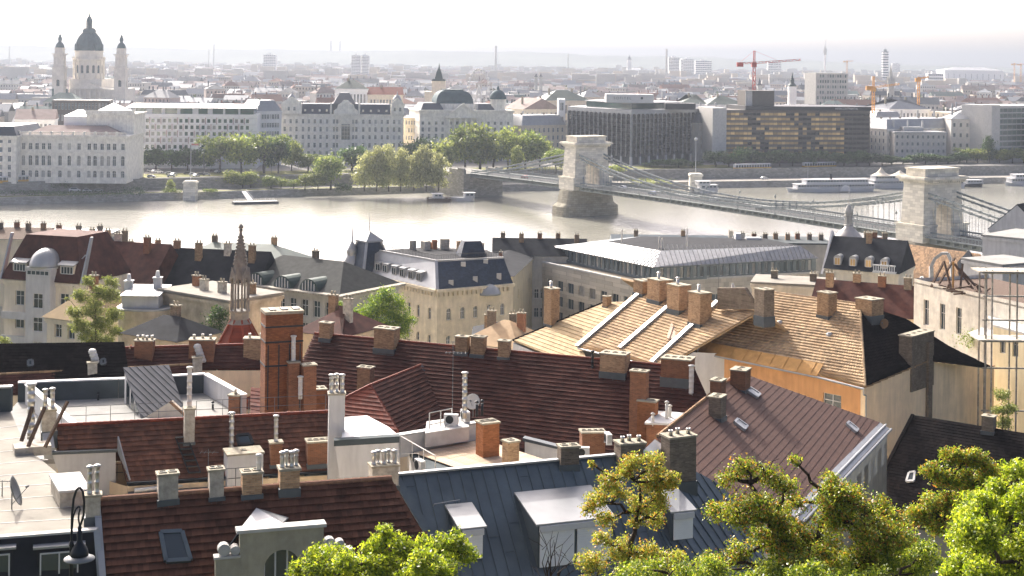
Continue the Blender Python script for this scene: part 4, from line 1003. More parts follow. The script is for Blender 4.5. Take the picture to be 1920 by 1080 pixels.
def slim_tower():
 root, W, H = rect('slim_skyscraper', 'slender pale skyscraper with ribbed floors on the right skyline', 1656, 1666, 3800, 3800, 14, 96, m_farwhite)
 m = MB(); m.box(0, W, 0, 14, 0, H); m.obj('wall', m_farwhite, root, False)
 for j in range(14): part_box(root, 'floor_band', m_glass_far, -.1, W + .1, -.2, 14.1, H * (j + .45) / 14, H * (j + .95) / 14)
 m = MB(); m.box(W * .25, W * .75, 4, 10, H, H + 5); m.tube((W / 2, 7, H + 5), (W / 2, 7, H + 12), .5, .2, 6); m.obj('mast', m_copper, root, False)
slim_tower()
def tv_tower():
 Y = 4200; c = atY(1547, 120, Y); root = thing('television_tower', 'needle thin television tower with round pod on the horizon', 'tower', (c.x, c.y, 8)); z = lambda p: zat(1547, p, Y) - 8
 m = MB(); m.lathe([(3.4, 0), (2.8, z(102))], n=12); m.obj('shaft', m_farwhite, root, False)
 m = MB(); m.lathe([(2.8, z(103)), (4.2, z(101)), (5.2, z(97)), (5.4, z(94.5)), (4.2, z(92)), (2.6, z(90)), (2.2, z(87))], n=14); m.obj('pod', m_grey, root, False)
 m = MB(); m.tube((0, 0, z(87)), (0, 0, z(78)), 1.5, .9, 8); m.tube((0, 0, z(78)), (0, 0, z(70)), .6, .3, 6); m.obj('mast', m_farwhite, root, False)
tv_tower()
def stack(label, px, pyt, Y, r, name='chimney_stack'):
 c = atY(px, 130, Y); h = zat(px, pyt, Y) - 8; o = MB(); o.lathe([(r * 1.2, 0), (r, h * .95), (r * 1.15, h * .97), (r * 1.1, h), (r * .7, h)], n=12)
 tag(o.obj(name, m_grey, None, loc=(c.x, c.y, 8)), label, 'chimney')
stack('thick lone chimney stack on the skyline above the round dome', 929.5, 86, 4600, 3.4); stack('tall pale slender chimney beside the tower block group', 1249.5, 92, 3900, 2.4); stack('short dark chimney stack far behind the finned hotel', 1065, 102, 5200, 2.0)
stack('faint hazy chimney, left of the two above the old town', 620, 74, 9000, 4); stack('faint hazy chimney, right of the two above the old town', 637, 75, 9200, 4); stack('thin hazy chimney left of the twin slab tower block', 400.5, 83, 6000, 2.4)
stack('thin faint mast on the left skyline beyond the bell tower', 391, 92, 6200, 2); stack('faint stack at the far left edge of the skyline', 17, 88, 6000, 2.4)
def spire_church(label, px, pyt, pye, pyb, Y, wpx, smat, wall, name='church_tower', gothic=False):
 c = atY(px, pyb, Y); root = thing(name, label, 'church', (c.x, c.y, 8)); s = Y / FPX; w = wpx * s / 2; z = lambda p: zat(px, p, Y) - 8
 m = MB(); A = [(-w, -w), (w, -w), (w, w), (-w, w)]
 for k in range(4): facade(m, A[k], A[(k + 1) % 4], 0, z(pye), [(w * .6, w * 1.4, z(pye) - w * 3.6, z(pye) - w * 1.4)], w * .3, True)
 m.quad(*[(a, b, z(pye)) for a, b in A]); m.obj('tower', wall, root, False)
 h = z(pyt) - z(pye); m = MB()
 if gothic:
  m.lathe([(w * 1.15, z(pye)), (w * .75, z(pye) + h * .2), (w * .1, z(pye) + h * .95), (.05, z(pyt))], n=8)
  for a, b in A: m.lathe([(w * .25, z(pye) - w), (w * .25, z(pye) + w), (.04, z(pye) + h * .35)], (a, b, 0), 4)
 else: m.lathe([(w * 1.25, z(pye)), (w * 1.05, z(pye) + h * .1), (w * .55, z(pye) + h * .25), (w * .5, z(pye) + h * .38), (w * .62, z(pye) + h * .42), (w * .25, z(pye) + h * .62), (.05, z(pyt))], n=10)
 m.obj('spire', smat, root, False)
 m = MB(); m.box(-w, w * 5, w + .1, w + 24, 0, z(pye) * .45); m.hip(-w - .5, w * 5.4, w, w + 25, z(pye) * .45, 7, 0); m.obj('nave', wall, root, False)
spire_church('white church tower with slim green copper spire behind the long dark hotel', 1485, 135, 162, 190, 1250, 14, m_copper, m_farwhite)
spire_church('tall grey gothic church spire between the yellow cranes', 1670, 120, 152, 178, 1500, 11, m_grey, m_grey, gothic=True)
spire_church('tiny hazy church spire left on the skyline beyond the old town', 75, 128, 140, 160, 3200, 9, m_copper, m_grey)
spire_church('hazy church with pointed tower right of centre on the skyline', 1180, 102, 112, 128, 5000, 8, m_slate, m_farwhite)
spire_church('dark little cupola tower beside the red crane', 1424, 145, 160, 178, 1900, 9, m_slate, m_grey)
spire_church('twin towered church seen as one dark pair, left of the rooftop hall', 1005, 136, 144, 162, 2100, 6, m_slate, m_grey)
spire_church('second dark cupola right of its twin behind the rooftop hall', 1014, 136, 144, 162, 2100, 6, m_slate, m_grey)
def bank_tower():
 Y = 1150; c = atY(822, 180, Y); root = thing('stepped_tower', 'stepped stone tower with pyramid roof and statue above the ministry', 'tower', (c.x, c.y, 8)); z = lambda p: zat(822, p, Y) - 8; s = Y / FPX
 m = MB(); w = 13 * s; m.box(-w * 2, w, 0, 20, 0, z(172)); m.box(-w, w * .9, 2, 16, z(172), z(152)); m.obj('wall', m_cream, root, False)
 m = MB(); m.frustum(-w * 1.05, w, 1, 17, z(152), z(148), 1, 1); m.frustum(-w * .6, w * .55, 4, 13, z(148), z(136), 1.2, 1.2); m.frustum(-w * .4, w * .35, 5, 12, z(136), z(127), w * .3, 2.4); m.tube((0, 8.5, z(128)), (0, 8.5, z(119)), .7, .2, 6); m.obj('roof', m_copper, root, False)
bank_tower()
def ferris():
 Y = 1180; c = atY(898, 160, Y); R = 33 * Y / FPX; root = thing('ferris_wheel', 'large white ferris wheel standing behind the ministry', 'ferris wheel', (c.x, c.y, 8)); zc = zat(898, 162, Y) - 8
 for yy in (-1.3, 1.3):
  m = MB(); n = 36
  for rr in (R, R * .88):
   for k in range(n):
    a, b = 2 * math.pi * k / n, 2 * math.pi * (k + 1) / n; m.bar((math.cos(a) * rr * .56 * 1.05, yy, zc + math.sin(a) * rr), (math.cos(b) * rr * .56 * 1.05, yy, zc + math.sin(b) * rr), .35)
  m.obj('rim', m_white, root, False)
 sp = MB()
 for k in range(18): a = 2 * math.pi * k / 18; sp.bar((0, 0, zc), (math.cos(a) * R * .59, 0, zc + math.sin(a) * R), .22)
 sp.obj('spokes', m_white, root, False)
 g = MB(); g.lathe([(.2, -1.8), (1.0, -1.6), (1.1, -.4), (.3, .2)], n=8); gm = g.mesh('gondola', m_white)
 for k in range(24): a = 2 * math.pi * k / 24; put('gondola', gm, root, (math.cos(a) * R * .6, 0, zc + math.sin(a) * R * 1.02))
 for sx in (-1, 1):
  for yy in (-3, 3): l = MB(); l.tube((0, yy * .5, zc), (sx * 9, yy, 0), .7, .9, 8); l.obj('leg', m_white, root, False)
ferris()
def crane(label, px, pyt, pyb, pj, xl, xr, Y, mat, yjl, yjr, w=1.5):
 c = atY(px, pyb, Y); root = thing('tower_crane', label, 'crane', (c.x, c.y, 8)); s = Y / FPX; z = lambda p: zat(px, p, Y) - 8
 def lattice(a, b, wd, nm, n):
  m = MB(); a = Vector(a); b = Vector(b); d = (b - a).normalized(); u = Vector((0, 1, 0)); v = d.cross(u).normalized(); st = (b - a) / n
  for sx in (-1, 1):
   for sy in (-1, 1): m.bar(a + u * wd * sx + v * wd * sy, b + u * wd * sx + v * wd * sy, .26)
  for i in range(n):
   p = a + st * i; g = 1 if i % 2 else -1
   for sy in (-1, 1): m.bar(p + u * wd * sy - v * wd * g, p + st + u * wd * sy + v * wd * g, .2); m.bar(p + v * wd * sy - u * wd * g, p + st + v * wd * sy + u * wd * g, .2)
  m.obj(nm, mat, root, False)
 lattice((0, 0, 0), (0, 0, z(pj) + 1), w / 2, 'mast', 22); lattice((0, 0, z(pj)), (0, 0, z(pyt)), w / 3, 'head', 6)
 lattice(((xl - px) * s, 0, z(yjl)), (0, 0, z(pj)), w / 3, 'counter_jib', 6); lattice((0, 0, z(pj)), ((xr - px) * s, 0, z(yjr)), w / 3, 'jib', 14)
 m = MB(); m.box((xl - px) * s - 1, (xl - px) * s + 3.0, -1.2, 1.2, z(yjl) - 2.2, z(yjl) + .6); m.obj('counterweight', mat, root, False)
 m = MB(); m.box(-1.6, 1.4, -1.6, 1.6, z(pj) - 2.6, z(pj) + .2); m.obj('cab', mat, root, False)
 m = MB(); m.bar((0, 0, z(pyt)), ((xr - px) * s * .6, 0, z(pj) + .6), .14); m.bar((0, 0, z(pyt)), ((xl - px) * s * .9, 0, z(yjl) + .6), .14); m.obj('tie', mat, root, False)
crane('red tower crane with long jib above the long dark hotel', 1413.5, 95, 172, 118, 1384, 1501, 960, m_red, 119, 111)
crane('ochre tower crane with its jib to the right, left of the gothic spire', 1637, 143, 222, 164, 1626, 1686, 985, m_crane_y, 163, 157)
crane('ochre tower crane farther right with a short jib', 1722, 144, 192, 147, 1718, 1741, 1150, m_crane_y, 148, 144)
crane('tiny hazy crane on the skyline right of the television tower', 1588, 113, 128, 115, 1582, 1600, 3000, m_crane_y, 115, 114, 2.4)
crane('tiny hazy crane at the right end of the skyline', 1914, 119, 130, 121, 1908, 1926, 3300, m_crane_y, 121, 120, 2.4)
crane('tiny hazy crane second from the right end of the skyline', 1902, 118, 130, 120, 1897, 1907, 3300, m_crane_y, 120, 120, 2.4)
root, W, H = simple_far('glass_office', 'blue green glass office block rising over the right hand rooftops', 1530, 1590, 1500, 1510, 24, 137, m_grey, 12, 9, None, mats=(m_zinc_lt, m_glass_green), w=2.0, trim=False, nx=1, ny=1)
simple_far('market_hall', 'long green copper roofed hall behind the finned hotel at left', 1022, 1108, 1020, 1030, 26, 190, m_cream, 12, 3, ('hip', m_copper), rh=7)
simple_far('concert_hall', 'wide hall with pale green roof left of the red crane', 1275, 1325, 1010, 1010, 26, 196, m_farwhite, 8, 3, ('hip', m_copper), rh=6); simple_far('arcaded_hall', 'wide hall with pale green roof just below the red crane', 1326, 1400, 1005, 1010, 26, 198, m_farwhite, 10, 3, ('hip', m_copper), rh=6)
simple_far('pyramid_roof_hall', 'grey hall with broad pyramid roof behind the white terrace', 1668, 1744, 1040, 1048, 40, 206, m_farwhite, 10, 3, ('hip', m_slate_blue), rh=7)
simple_far('low_zinc_hall', 'low house with pale zinc roof left of the ochre crane foot', 1642, 1690, 1000, 1004, 20, 222, m_farwhite, 7, 3, ('mansard', m_zinc_lt), rh=4)
simple_far('long_red_roof_house', 'long house with dull red roof above the art nouveau palace', 690, 756, 1010, 1014, 18, 179, m_cream, 10, 3, ('gable', m_tile_red), rh=5)
simple_far('green_roof_house', 'long house with grey green roof left of the dull red roof', 628, 690, 1010, 1012, 20, 168, m_farwhite, 9, 3, ('hip', m_copper), rh=6)
simple_far('stadium_hall', 'long low stadium roof in the haze at the right', 1772, 1882, 4200, 4200, 90, 132, m_farwhite, 10, 1, ('hip', m_zinc_lt), rh=8, trim=False)
simple_far('dark_flat_block', 'dark flat roofed block just behind the white office penthouse', 98, 206, 960, 966, 22, 188, M('dark_cladding'), 16, 4, None, trim=False, mats=(m_zinc_lt, m_glass_far))
simple_far('white_roof_block', 'white block with sloping zinc roof left of the art nouveau palace', 482, 528, 830, 838, 24, 210, m_farwhite, 8, 6, ('mansard', m_zinc_lt), rh=6)
simple_far('red_roof_block', 'low block with dark red roof behind the academy', 28, 102, 760, 764, 20, 226, m_farwhite, 8, 4, ('gable', m_farroof), rh=5)
# ------------------------------------------------------------------ the town behind: single houses first, one mass beyond
def city():
 walls = [M('town_wall_a', (.50, .48, .44), .9, objrand=.2), M('town_wall_b', (.47, .41, .33), .9, objrand=.2), M('town_wall_c', (.38, .38, .37), .9, objrand=.2), M('town_wall_d', (.46, .38, .33), .9, objrand=.2)]
 roofs = [(m_farroof, 'brown roof'), (M('town_zinc', (.26, .27, .28), .6, .2, objrand=.25), 'grey zinc roof'), (M('town_red', (.19, .10, .07), .85, objrand=.3), 'red tiled roof'), (M('town_green', (.12, .16, .14), .7, objrand=.2), 'green copper roof'), (M('town_white', (.45, .45, .44), .8, objrand=.1), 'white flat roof'), (M('town_slate', (.07, .08, .09), .7, objrand=.3), 'dark slate roof')]
 wname = ['white', 'cream', 'grey', 'pink']
 var = []
 for v in range(9):
  W, D, H = rnd.uniform(16, 42), rnd.uniform(12, 20), rnd.uniform(13, 20); m = MB(); g = MB(); fl = H / int(H / 3.8); nc = int(W / 3)
  ops = [(W * (i + .5) / nc - .6, W * (i + .5) / nc + .6, fl * j + 1.1, fl * j + 2.9) for j in range(int(H / 3.8)) for i in range(nc)]
  facade(m, (-W / 2, 0), (W / 2, 0), 0, H, ops, .3); facade(m, (W / 2, 0), (W / 2, D), 0, H, []); facade(m, (W / 2, D), (-W / 2, D), 0, H, []); facade(m, (-W / 2, D), (-W / 2, 0), 0, H, []); m.quad((-W / 2, 0, H), (W / 2, 0, H), (W / 2, D, H), (-W / 2, D, H))
  for u0, u1, a, b in ops: g.quad((u0 - W / 2, .25, a), (u1 - W / 2, .25, a), (u1 - W / 2, .25, b), (u0 - W / 2, .25, b))
  r = MB(); k = v % 4
  if k == 0: r.hip(-W / 2 - .4, W / 2 + .4, -.4, D + .4, H, rnd.uniform(4, 6), 0)
  elif k == 1: r.hip(-W / 2 - .4, W / 2 + .4, -.4, D + .4, H, rnd.uniform(4, 6), D * .5)
  elif k == 2: r.frustum(-W / 2 - .3, W / 2 + .3, -.3, D + .3, H, H + 4.5, 2, 2.5)
  else: r.box(-W / 2 - .3, W / 2 + .3, -.3, D + .3, H, H + .9); r.box(-W / 4, W / 8, D * .3, D * .7, H + .9, H + 3.4)
  for c in range(int(W / 9)): x = -W / 2 + 3 + c * 9; r.box(x - .5, x + .5, D * .5 - .4, D * .5 + .4, H + 1, H + 7)
  var.append((m, g, r, k))
 cache = {}
 def get(v, wi, ri):
  if (v, wi) not in cache: cache[(v, wi)] = var[v][0].mesh('wall', walls[wi])
  if (v, 'g') not in cache: cache[(v, 'g')] = var[v][1].mesh('window_panes', m_glass_far)
  if (v, 'r', ri) not in cache: cache[(v, 'r', ri)] = var[v][2].mesh('roof', roofs[ri][0])
  return cache[(v, wi)], cache[(v, 'g')], cache[(v, 'r', ri)]
 marks = [(166, 'the domed basilica'), (345, 'the white office block'), (500, 'the sloping zinc roof block'), (640, 'the art nouveau palace'), (725, 'the dull red roof'), (822, 'the stepped tower'), (898, 'the ferris wheel'), (1010, 'the dark twin cupolas'), (1180, 'the finned hotel'), (1300, 'the pale green hall roofs'), (1413, 'the red crane'), (1485, 'the green church spire'), (1560, 'the glass office block'), (1670, 'the gothic spire'), (1722, 'the farther ochre crane'), (1825, 'the beige office block')]
 depths = ['close', 'second', 'middle', 'far', 'farthest']
 placed = []; n = 0; tries = 0; used = {}
 while n < 285 and tries < 20000:
  tries += 1
  t = rnd.random(); Y = 930 + 1700 * t ** 1.5; px = rnd.uniform(-60, 1990); x = (px - 960) / FPX * Y
  if Y < 1010 and (px < 520 or 600 < px < 770): Y += 90
  if any(abs(x - a) < 30 and abs(Y - b) < 24 for a, b in placed): continue
  if abs(px - 166) < 90 and 1240 < Y < 1420: continue
  if any(abs(px - q) < 50 and abs(Y - b) < 45 for q, b in ((822, 1150), (898, 1180), (1485, 1250), (1670, 1500), (1560, 1500), (1413, 960), (1637, 985), (1722, 1150), (1060, 1020), (1335, 1010), (1700, 1050), (725, 1010), (655, 1010), (150, 965))): continue
  placed.append((x, Y)); v = rnd.randrange(9); k = var[v][3]; wi = rnd.choice((0, 0, 1, 1, 2, 3)); ri = 4 if k == 3 else rnd.choice((0, 0, 1, 1, 1, 2, 2, 3, 5, 5))
  mk = min(marks, key=lambda m: abs(m[0] - px)); dpt = depths[min(4, int((Y - 930) / 340))]; sd = 'left of' if px < mk[0] - 22 else ('right of' if px > mk[0] + 22 else 'in line with')
  lab = f'{wname[wi]} house with {roofs[ri][1]}, {dpt} row, {sd} {mk[1]}'
  if lab in used: placed.pop(); continue
  used[lab] = 1; o = thing('town_house', lab, 'house', (x, Y, 8), rnd.choice((0, 0, .1, -.15, .3, -.35, .5)) + rnd.uniform(-.06, .06), 'town houses behind the riverfront')
  a, b, c = get(v, wi, ri); sc = rnd.uniform(.85, 1.2); o.scale = (sc, sc, sc * rnd.uniform(.85, 1.2))
  put('wall', a, o); put('window_panes', b, o, kind='stuff'); put('roof', c, o); n += 1
 m = MB(); m2 = MB(); m3 = MB(); t = MB()
 for i in range(9500):
  Y = 2650 + 5200 * rnd.random() ** 1.7 if i > 1700 else 1040 + 1650 * rnd.random(); x = rnd.uniform(-.4, .42) * Y; w, d, h = rnd.uniform(6, 22), rnd.uniform(9, 18), rnd.uniform(8, 19) if rnd.random() < .93 else rnd.uniform(20, 36)
  if i <= 1700: w *= .6; h = min(h, 17)
  if i <= 1700 and any(abs(x - (q - 960) / FPX * Y) < 40 and abs(Y - b) < 45 for q, b in ((166, 1330), (235, 1320), (124, 1320), (822, 1150), (898, 1180), (1485, 1250), (1670, 1500), (1560, 1500), (725, 1020), (655, 1020), (1060, 1030), (1300, 1020), (1360, 1020), (1700, 1060))): continue
  (m if i % 3 else m2).box(x - w, x + w, Y, Y + d, 8, 8 + h)
  if h < 20 and i % 7:
   r = t if i % 2 else m3; z = 8 + h; q = rnd.uniform(3, 6); r.face(((x - w, Y - .5, z), (x + w, Y - .5, z), (x + w, Y + d / 2, z + q), (x - w, Y + d / 2, z + q))); r.face(((x + w, Y + d + .5, z), (x - w, Y + d + .5, z), (x - w, Y + d / 2, z + q), (x + w, Y + d / 2, z + q)))
 for q, mm, lab in ((m, walls[0], 'far mass of pale town walls fading into haze'), (m2, walls[1], 'far mass of cream town walls fading into haze'), (m3, roofs[0][0], 'far mass of brown roofs fading into haze'), (t, roofs[1][0], 'far mass of grey roofs fading into haze')): tag(q.obj('far_town', mm, None, kind='stuff'), lab, 'town')
 # dark tree masses between the far houses
 P = []
 for i in range(240):
  Y = 1500 + 7000 * rnd.random() ** 1.6; x = rnd.uniform(-.4, .42) * Y; r = rnd.uniform(6, 16); q = nr.normal(size=(60, 3)) * [r, r, 4]; q[:, 2] = np.abs(q[:, 2]) + 10; P.append(q + [x, Y, 6])
 V, F = leaf_quads(np.concatenate(P), 7.0); tag(put('far_trees', mesh_np('far_trees', V, F, leaf_mat('far_leaf', '3a4a2a', '4a5a34', '5c6a40', .2)), None, kind='stuff'), 'distant tree patches among the far roofs', 'trees')
city()
# ------------------------------------------------------------------ trees of the far bank
lf_dark = leaf_mat('dark_leaf', '2a4222', '42602a', '62783a', .35); lf_mid = leaf_mat('plane_leaf', '56692f', '7f8f42', 'a6ad60', .42)
lf_pale = leaf_mat('poplar_leaf', '7e8452', 'a8aa6e', 'cac890', .45); lf_light = leaf_mat('light_leaf', '66782f', '96a24c', 'bdbf6a', .45)
def crown_variant(kind, seed):
 global nr; nr = np.random.RandomState(seed); b = []
 if kind == 'round':
  for i in range(9): a = nr.rand() * 6.28; r = nr.rand() ** .5 * .32; b.append((math.cos(a) * r, math.sin(a) * r, .32 + .45 * nr.rand(), .2, .2, .17))
  b.append((0, 0, .58, .3, .3, .3))
 elif kind == 'column':
  for i in range(9): z = .2 + .7 * i / 8; w = .2 * math.sin(min(1, (1.05 - z) * 1.8) * 1.4) + .04; b.append((nr.normal() * .06, nr.normal() * .06, z, w + .09, w + .09, .1))
 else:
  for i in range(13): a = nr.rand() * 6.28; r = nr.rand() ** .5 * .36; b.append((math.cos(a) * r, math.sin(a) * r, .3 + .5 * nr.rand() * (1.1 - r), .17, .17, .13))
  b.append((0, 0, .5, .3, .3, .22))
 V, F = leaf_quads(crown_points(b, 2300, .3, 22), .075); return V, F
CV = {}
def far_tree(label, px, pyt, pyb, wpx, lf, kind='broad', Y=None, zb=8, group='trees along the far bank', name='tree'):
 base = atZ(px, pyb, zb) if Y is None else None
 if Y is not None: base = atY(px, pyb, Y); base.z = zb
 s = base.y / FPX; h = zat(px, pyt, base.y) - zb; w = wpx * s
 key = (kind, lf.name, rnd.randrange(3))
 if key not in CV:
  V, F = crown_variant(kind, hash(key[0]) % 97 + key[2] * 13 if False else {'round': 3, 'column': 17, 'broad': 29}[kind] + key[2] * 7); CV[key] = mesh_np('crown', V, F, lf)
 t = MB(); limb(t, (0, 0, -.3 / max(h, 1)), (0, 0, .5), .026, .012, .02, 4)
 for k in range(5): a = k * 1.3; limb(t, (0, 0, .22 + .05 * k), (math.cos(a) * .22, math.sin(a) * .22, .5 + .05 * k), .011, .004, .05, 3, 5)
 if 'trunk' not in CV: CV['trunk'] = t.mesh('trunk', m_bark)
 o = thing(name, label, 'tree', base, 0, group); rz = rnd.uniform(0, 6)
 for nm, me in (('trunk', CV['trunk']), ('crown', CV[key])):
  c = put(nm, me, o, (0, 0, 0), rz); c.scale = (w * 1.45, w * 1.45, h * 1.04)
 return o
ORD = ['first', 'second', 'third', 'fourth', 'fifth', 'sixth', 'seventh', 'eighth', 'ninth', 'tenth', 'eleventh', 'twelfth', 'thirteenth', 'fourteenth', 'fifteenth', 'sixteenth']
for i, (px, t, w) in enumerate(((262, 276, 36), (292, 272, 40), (322, 270, 42), (352, 272, 40), (382, 276, 36))): far_tree(f'dark tree behind the parked cars, {ORD[i]} from the academy', px, t, 322, w, lf_dark, Y=785)
for i, (px, t, w, l) in enumerate(((412, 238, 58, lf_mid), (452, 246, 52, lf_light), (495, 233, 66, lf_mid), (522, 246, 40, lf_dark))): far_tree(f'big plane tree of the square, {ORD[i]} from the left of its group', px, t, 324, w, l, Y=775)
far_tree('small yellowish tree right of the big plane tree group', 547, 258, 322, 34, lf_light, Y=790); far_tree('low dark tree below the art nouveau palace, left', 578, 280, 322, 44, lf_mid, Y=792)
far_tree('round dense tree standing alone on the quay lawn', 620, 285, 354, 54, lf_mid, 'round', zb=3.4); far_tree('dark round tree in front of the art nouveau palace', 660, 264, 320, 56, lf_dark, Y=800)
for i, (px, t, w) in enumerate(((683, 285, 36), (706, 277, 36), (729, 274, 38), (751, 280, 34), (776, 286, 34), (799, 274, 40), (822, 290, 38))): far_tree(f'pale poplar of the quayside row, {ORD[i]} from the left', px, t, 357, w, lf_pale, 'column', zb=3.4, name='poplar_tree')
far_tree('dark tree behind the right end of the poplar row', 792, 253, 310, 46, lf_dark, Y=835); far_tree('dark tree peeping out behind the middle poplars', 770, 262, 310, 34, lf_dark, Y=838)
for i, (px, t, w, l) in enumerate(((842, 246, 52, lf_light), (872, 228, 66, lf_mid), (900, 224, 62, lf_light), (925, 250, 60, lf_mid), (952, 232, 50, lf_light), (985, 238, 66, lf_mid), (1012, 248, 44, lf_light))): far_tree(f'tall plane tree before the ministry, {ORD[i]} from the left', px, t, 322, w, l, Y=800 + 6 * i)
far_tree('slim conical young tree left of the far bridge tower', 969, 275, 330, 24, lf_light, 'column', Y=800); far_tree('bushy tree seen through the chains left of the far tower', 1042, 270, 326, 44, lf_mid, Y=800); far_tree('small tree right of the far bridge tower', 1156, 306, 338, 34, lf_light, Y=800)
for i, (px, t, w, y) in enumerate(((432, 316, 40, 352), (455, 326, 26, 352), (470, 318, 30, 352), (508, 325, 30, 353), (527, 334, 20, 354), (550, 335, 22, 354), (572, 324, 28, 356), (596, 320, 30, 356))): far_tree(f'small quayside tree, {ORD[i]} from the left of the low row', px, t, y, w, lf_mid if i % 2 else lf_light, 'round', zb=3.4)
far_tree('small bush like tree right below the academy', 82, 336, 360, 26, lf_mid, 'round', zb=3.4); far_tree('darker round tree below the academy doorway', 112, 328, 360, 34, lf_dark, 'round', zb=3.4); far_tree('tiny tree before the left wing of the academy', 25, 347, 361, 13, lf_mid, 'round', zb=3.4); far_tree('thin light sapling left of the flagpole', 320, 337, 358, 16, lf_light, 'column', zb=3.4)
for i, (px, t, w) in enumerate(((1222, 303, 30), (1246, 296, 40), (1272, 296, 40), (1298, 300, 34))): far_tree(f'dark tree before the finned hotel, {ORD[i]} from the left', px, t, 326, w, lf_dark, Y=855)
for i, px in enumerate(range(1342, 1655, 24)): far_tree(f'dark promenade tree below the long dark hotel, {ORD[i]} from the left', px, 276 + 6 * math.sin(i * 2.1) + i * .5, 320, 36, lf_dark, Y=862 + 2 * i)
for i, px in enumerate(range(1672, 1800, 21)): far_tree(f'dark promenade tree below the white terrace, {ORD[i]} from the left', px, 287 + 5 * math.sin(i * 1.7), 318, 33, lf_dark, Y=900 + 3 * i)
for i, (px, t, w, l) in enumerate(((1812, 272, 36, lf_mid), (1833, 276, 36, lf_light), (1855, 256, 24, lf_dark), (1874, 274, 36, lf_light), (1898, 276, 34, lf_mid), (1920, 272, 36, lf_light))): far_tree(f'sunlit tree at the right end of the promenade, {ORD[i]} from the left', px, t, 316, w, l, 'column' if i == 2 else 'broad', Y=925)
def bush(label, px, pyt, pyb, wpx, lf, zb=3.4, name='bush', n=700, group='bushes on the quay'):
 b = atZ(px, pyb, zb); s = b.y / FPX; h = (pyb - pyt) * s; w = wpx * s / 2; V, F = leaf_quads(crown_points([(w * (k - 2) / 3, 0, h * .45, w * .45, w * .35 + .4, h * .42) for k in range(5)], n, .3), .55)
 o = put(name, mesh_np(name, V, F, lf), None, b); tag(o, label, 'bush', group)
bush('wide clump of bushes on the quay below the parked cars', 251, 348, 366, 46, lf_dark); bush('clipped hedge along the quay road below the academy', 115, 357, 366, 230, lf_dark, n=2600, name='hedge'); bush('short clipped hedge left of the stone pedestal', 322, 353, 361, 40, lf_mid); bush('short clipped hedge right of the stone pedestal', 394, 353, 360, 28, lf_mid); bush('dark bush right of the round dense tree', 637, 343, 358, 20, lf_dark); bush('second dark bush right of the round dense tree', 651, 344, 358, 16, lf_dark)
bush('yellowing bushes beside the far bridge tower', 1215, 333, 344, 90, lf_light, n=1200)

# ------------------------------------------------------------------ vehicles
def car_meshes(col):
 b = MB(); 
 prof = [(-2.1, .35), (2.1, .35), (2.15, .75), (1.25, .92), (.6, 1.42), (-1.1, 1.45), (-1.9, .98), (-2.15, .9)]
 b.prism([(x, -.82, z) for x, z in prof], (0, 1.64, 0)); g = MB(); g.prism([(1.1, -.835, .95), (.56, -.835, 1.36), (-1.05, -.835, 1.38), (-1.7, -.835, .98)], (0, 1.67, 0))
 w = MB()
 for x in (-1.35, 1.35):
  for y in (-.86, .7): w.tube((x, y, .32), (x, y + .16, .32), .32, .32, 10)
 return b.mesh('body', col), g.mesh('windows', m_glass), w.mesh('wheels', m_dark_iron)
cars = {n: car_meshes(M('car_' + n, c, .3, .1, var=.03, spec=.6)) for n, c in (('white', (.75, .75, .74)), ('silver', (.45, .46, .47)), ('black', (.02, .02, .022)), ('red', (.4, .03, .03)), ('blue', (.05, .1, .25)))}
def car(label, px, py, z, col, az, van=False):
 p = atZ(px, py, z); o = thing('parked_car' if not van else 'van', label, 'van' if van else 'car', p, math.radians(90 - az), 'cars along the far bank')
 for nm, me in zip(('body', 'window_band', 'wheel_set'), cars[col]):
  c = put(nm, me, o)
  if van: c.scale = (1.25, 1.15, 1.6)
for i, (px, py, c) in enumerate(((254, 324, 'white'), (262, 323, 'silver'), (283, 322, 'silver'), (290, 323, 'white'), (298, 324, 'white'), (284, 333, 'white'), (317, 327, 'silver'), (326, 329, 'white'), (321, 332, 'silver'), (352, 327, 'black'), (362, 329, 'silver'), (368, 331, 'white'), (378, 329, 'black'), (387, 329, 'silver'), (400, 322, 'black'), (408, 324, 'silver'))): car(f'{c} car parked on the square, {ORD[i]} from the academy end', px, py, 8.01, c, rnd.choice((80, 20, 100)))
for i, (px, py, c, v) in enumerate(((140, 360, 'white', 1), (163, 360, 'white', 0), (185, 359, 'silver', 0))): car(f'{c} {"van" if v else "car"} on the quay road below the academy, {ORD[i]} from the left', px, py, 3.41, c, 75, bool(v))
for i, (px, py, c, v) in enumerate(((1335, 334, 'black', 0), (1350, 333, 'white', 0), (1371, 334, 'silver', 0), (1398, 334, 'white', 1), (1433, 336, 'white', 0), (1275, 331, 'silver', 0), (1815, 328, 'white', 0), (1828, 327, 'silver', 0), (1860, 327, 'red', 0))): car(f'{c} {"van" if v else "car"} on the right hand quay road, {ORD[i]} in its line', px, py, 3.41, c, 68, bool(v))
for i, (d, s, c) in enumerate(((-60, -3, 'white'), (-20, 3, 'black'), (15, -3, 'silver'), (48, 3, 'blue'), (78, -3, 'white'), (150, 3, 'red'))):
 p = BC + BU * d + Vector((-BU.y, BU.x, 0)) * s; p.z = BDZ(d) - .02; o = thing('moving_car', f'{c} car driving over the bridge roadway, {ORD[i]} from the near tower', 'car', p, BROT, 'cars on the bridge')
 for nm, me in zip(('body', 'window_band', 'wheel_set'), cars[c]): put(nm, me, o)
m_tram = M('tram_yellow', (.55, .32, .06), .5, var=.05)
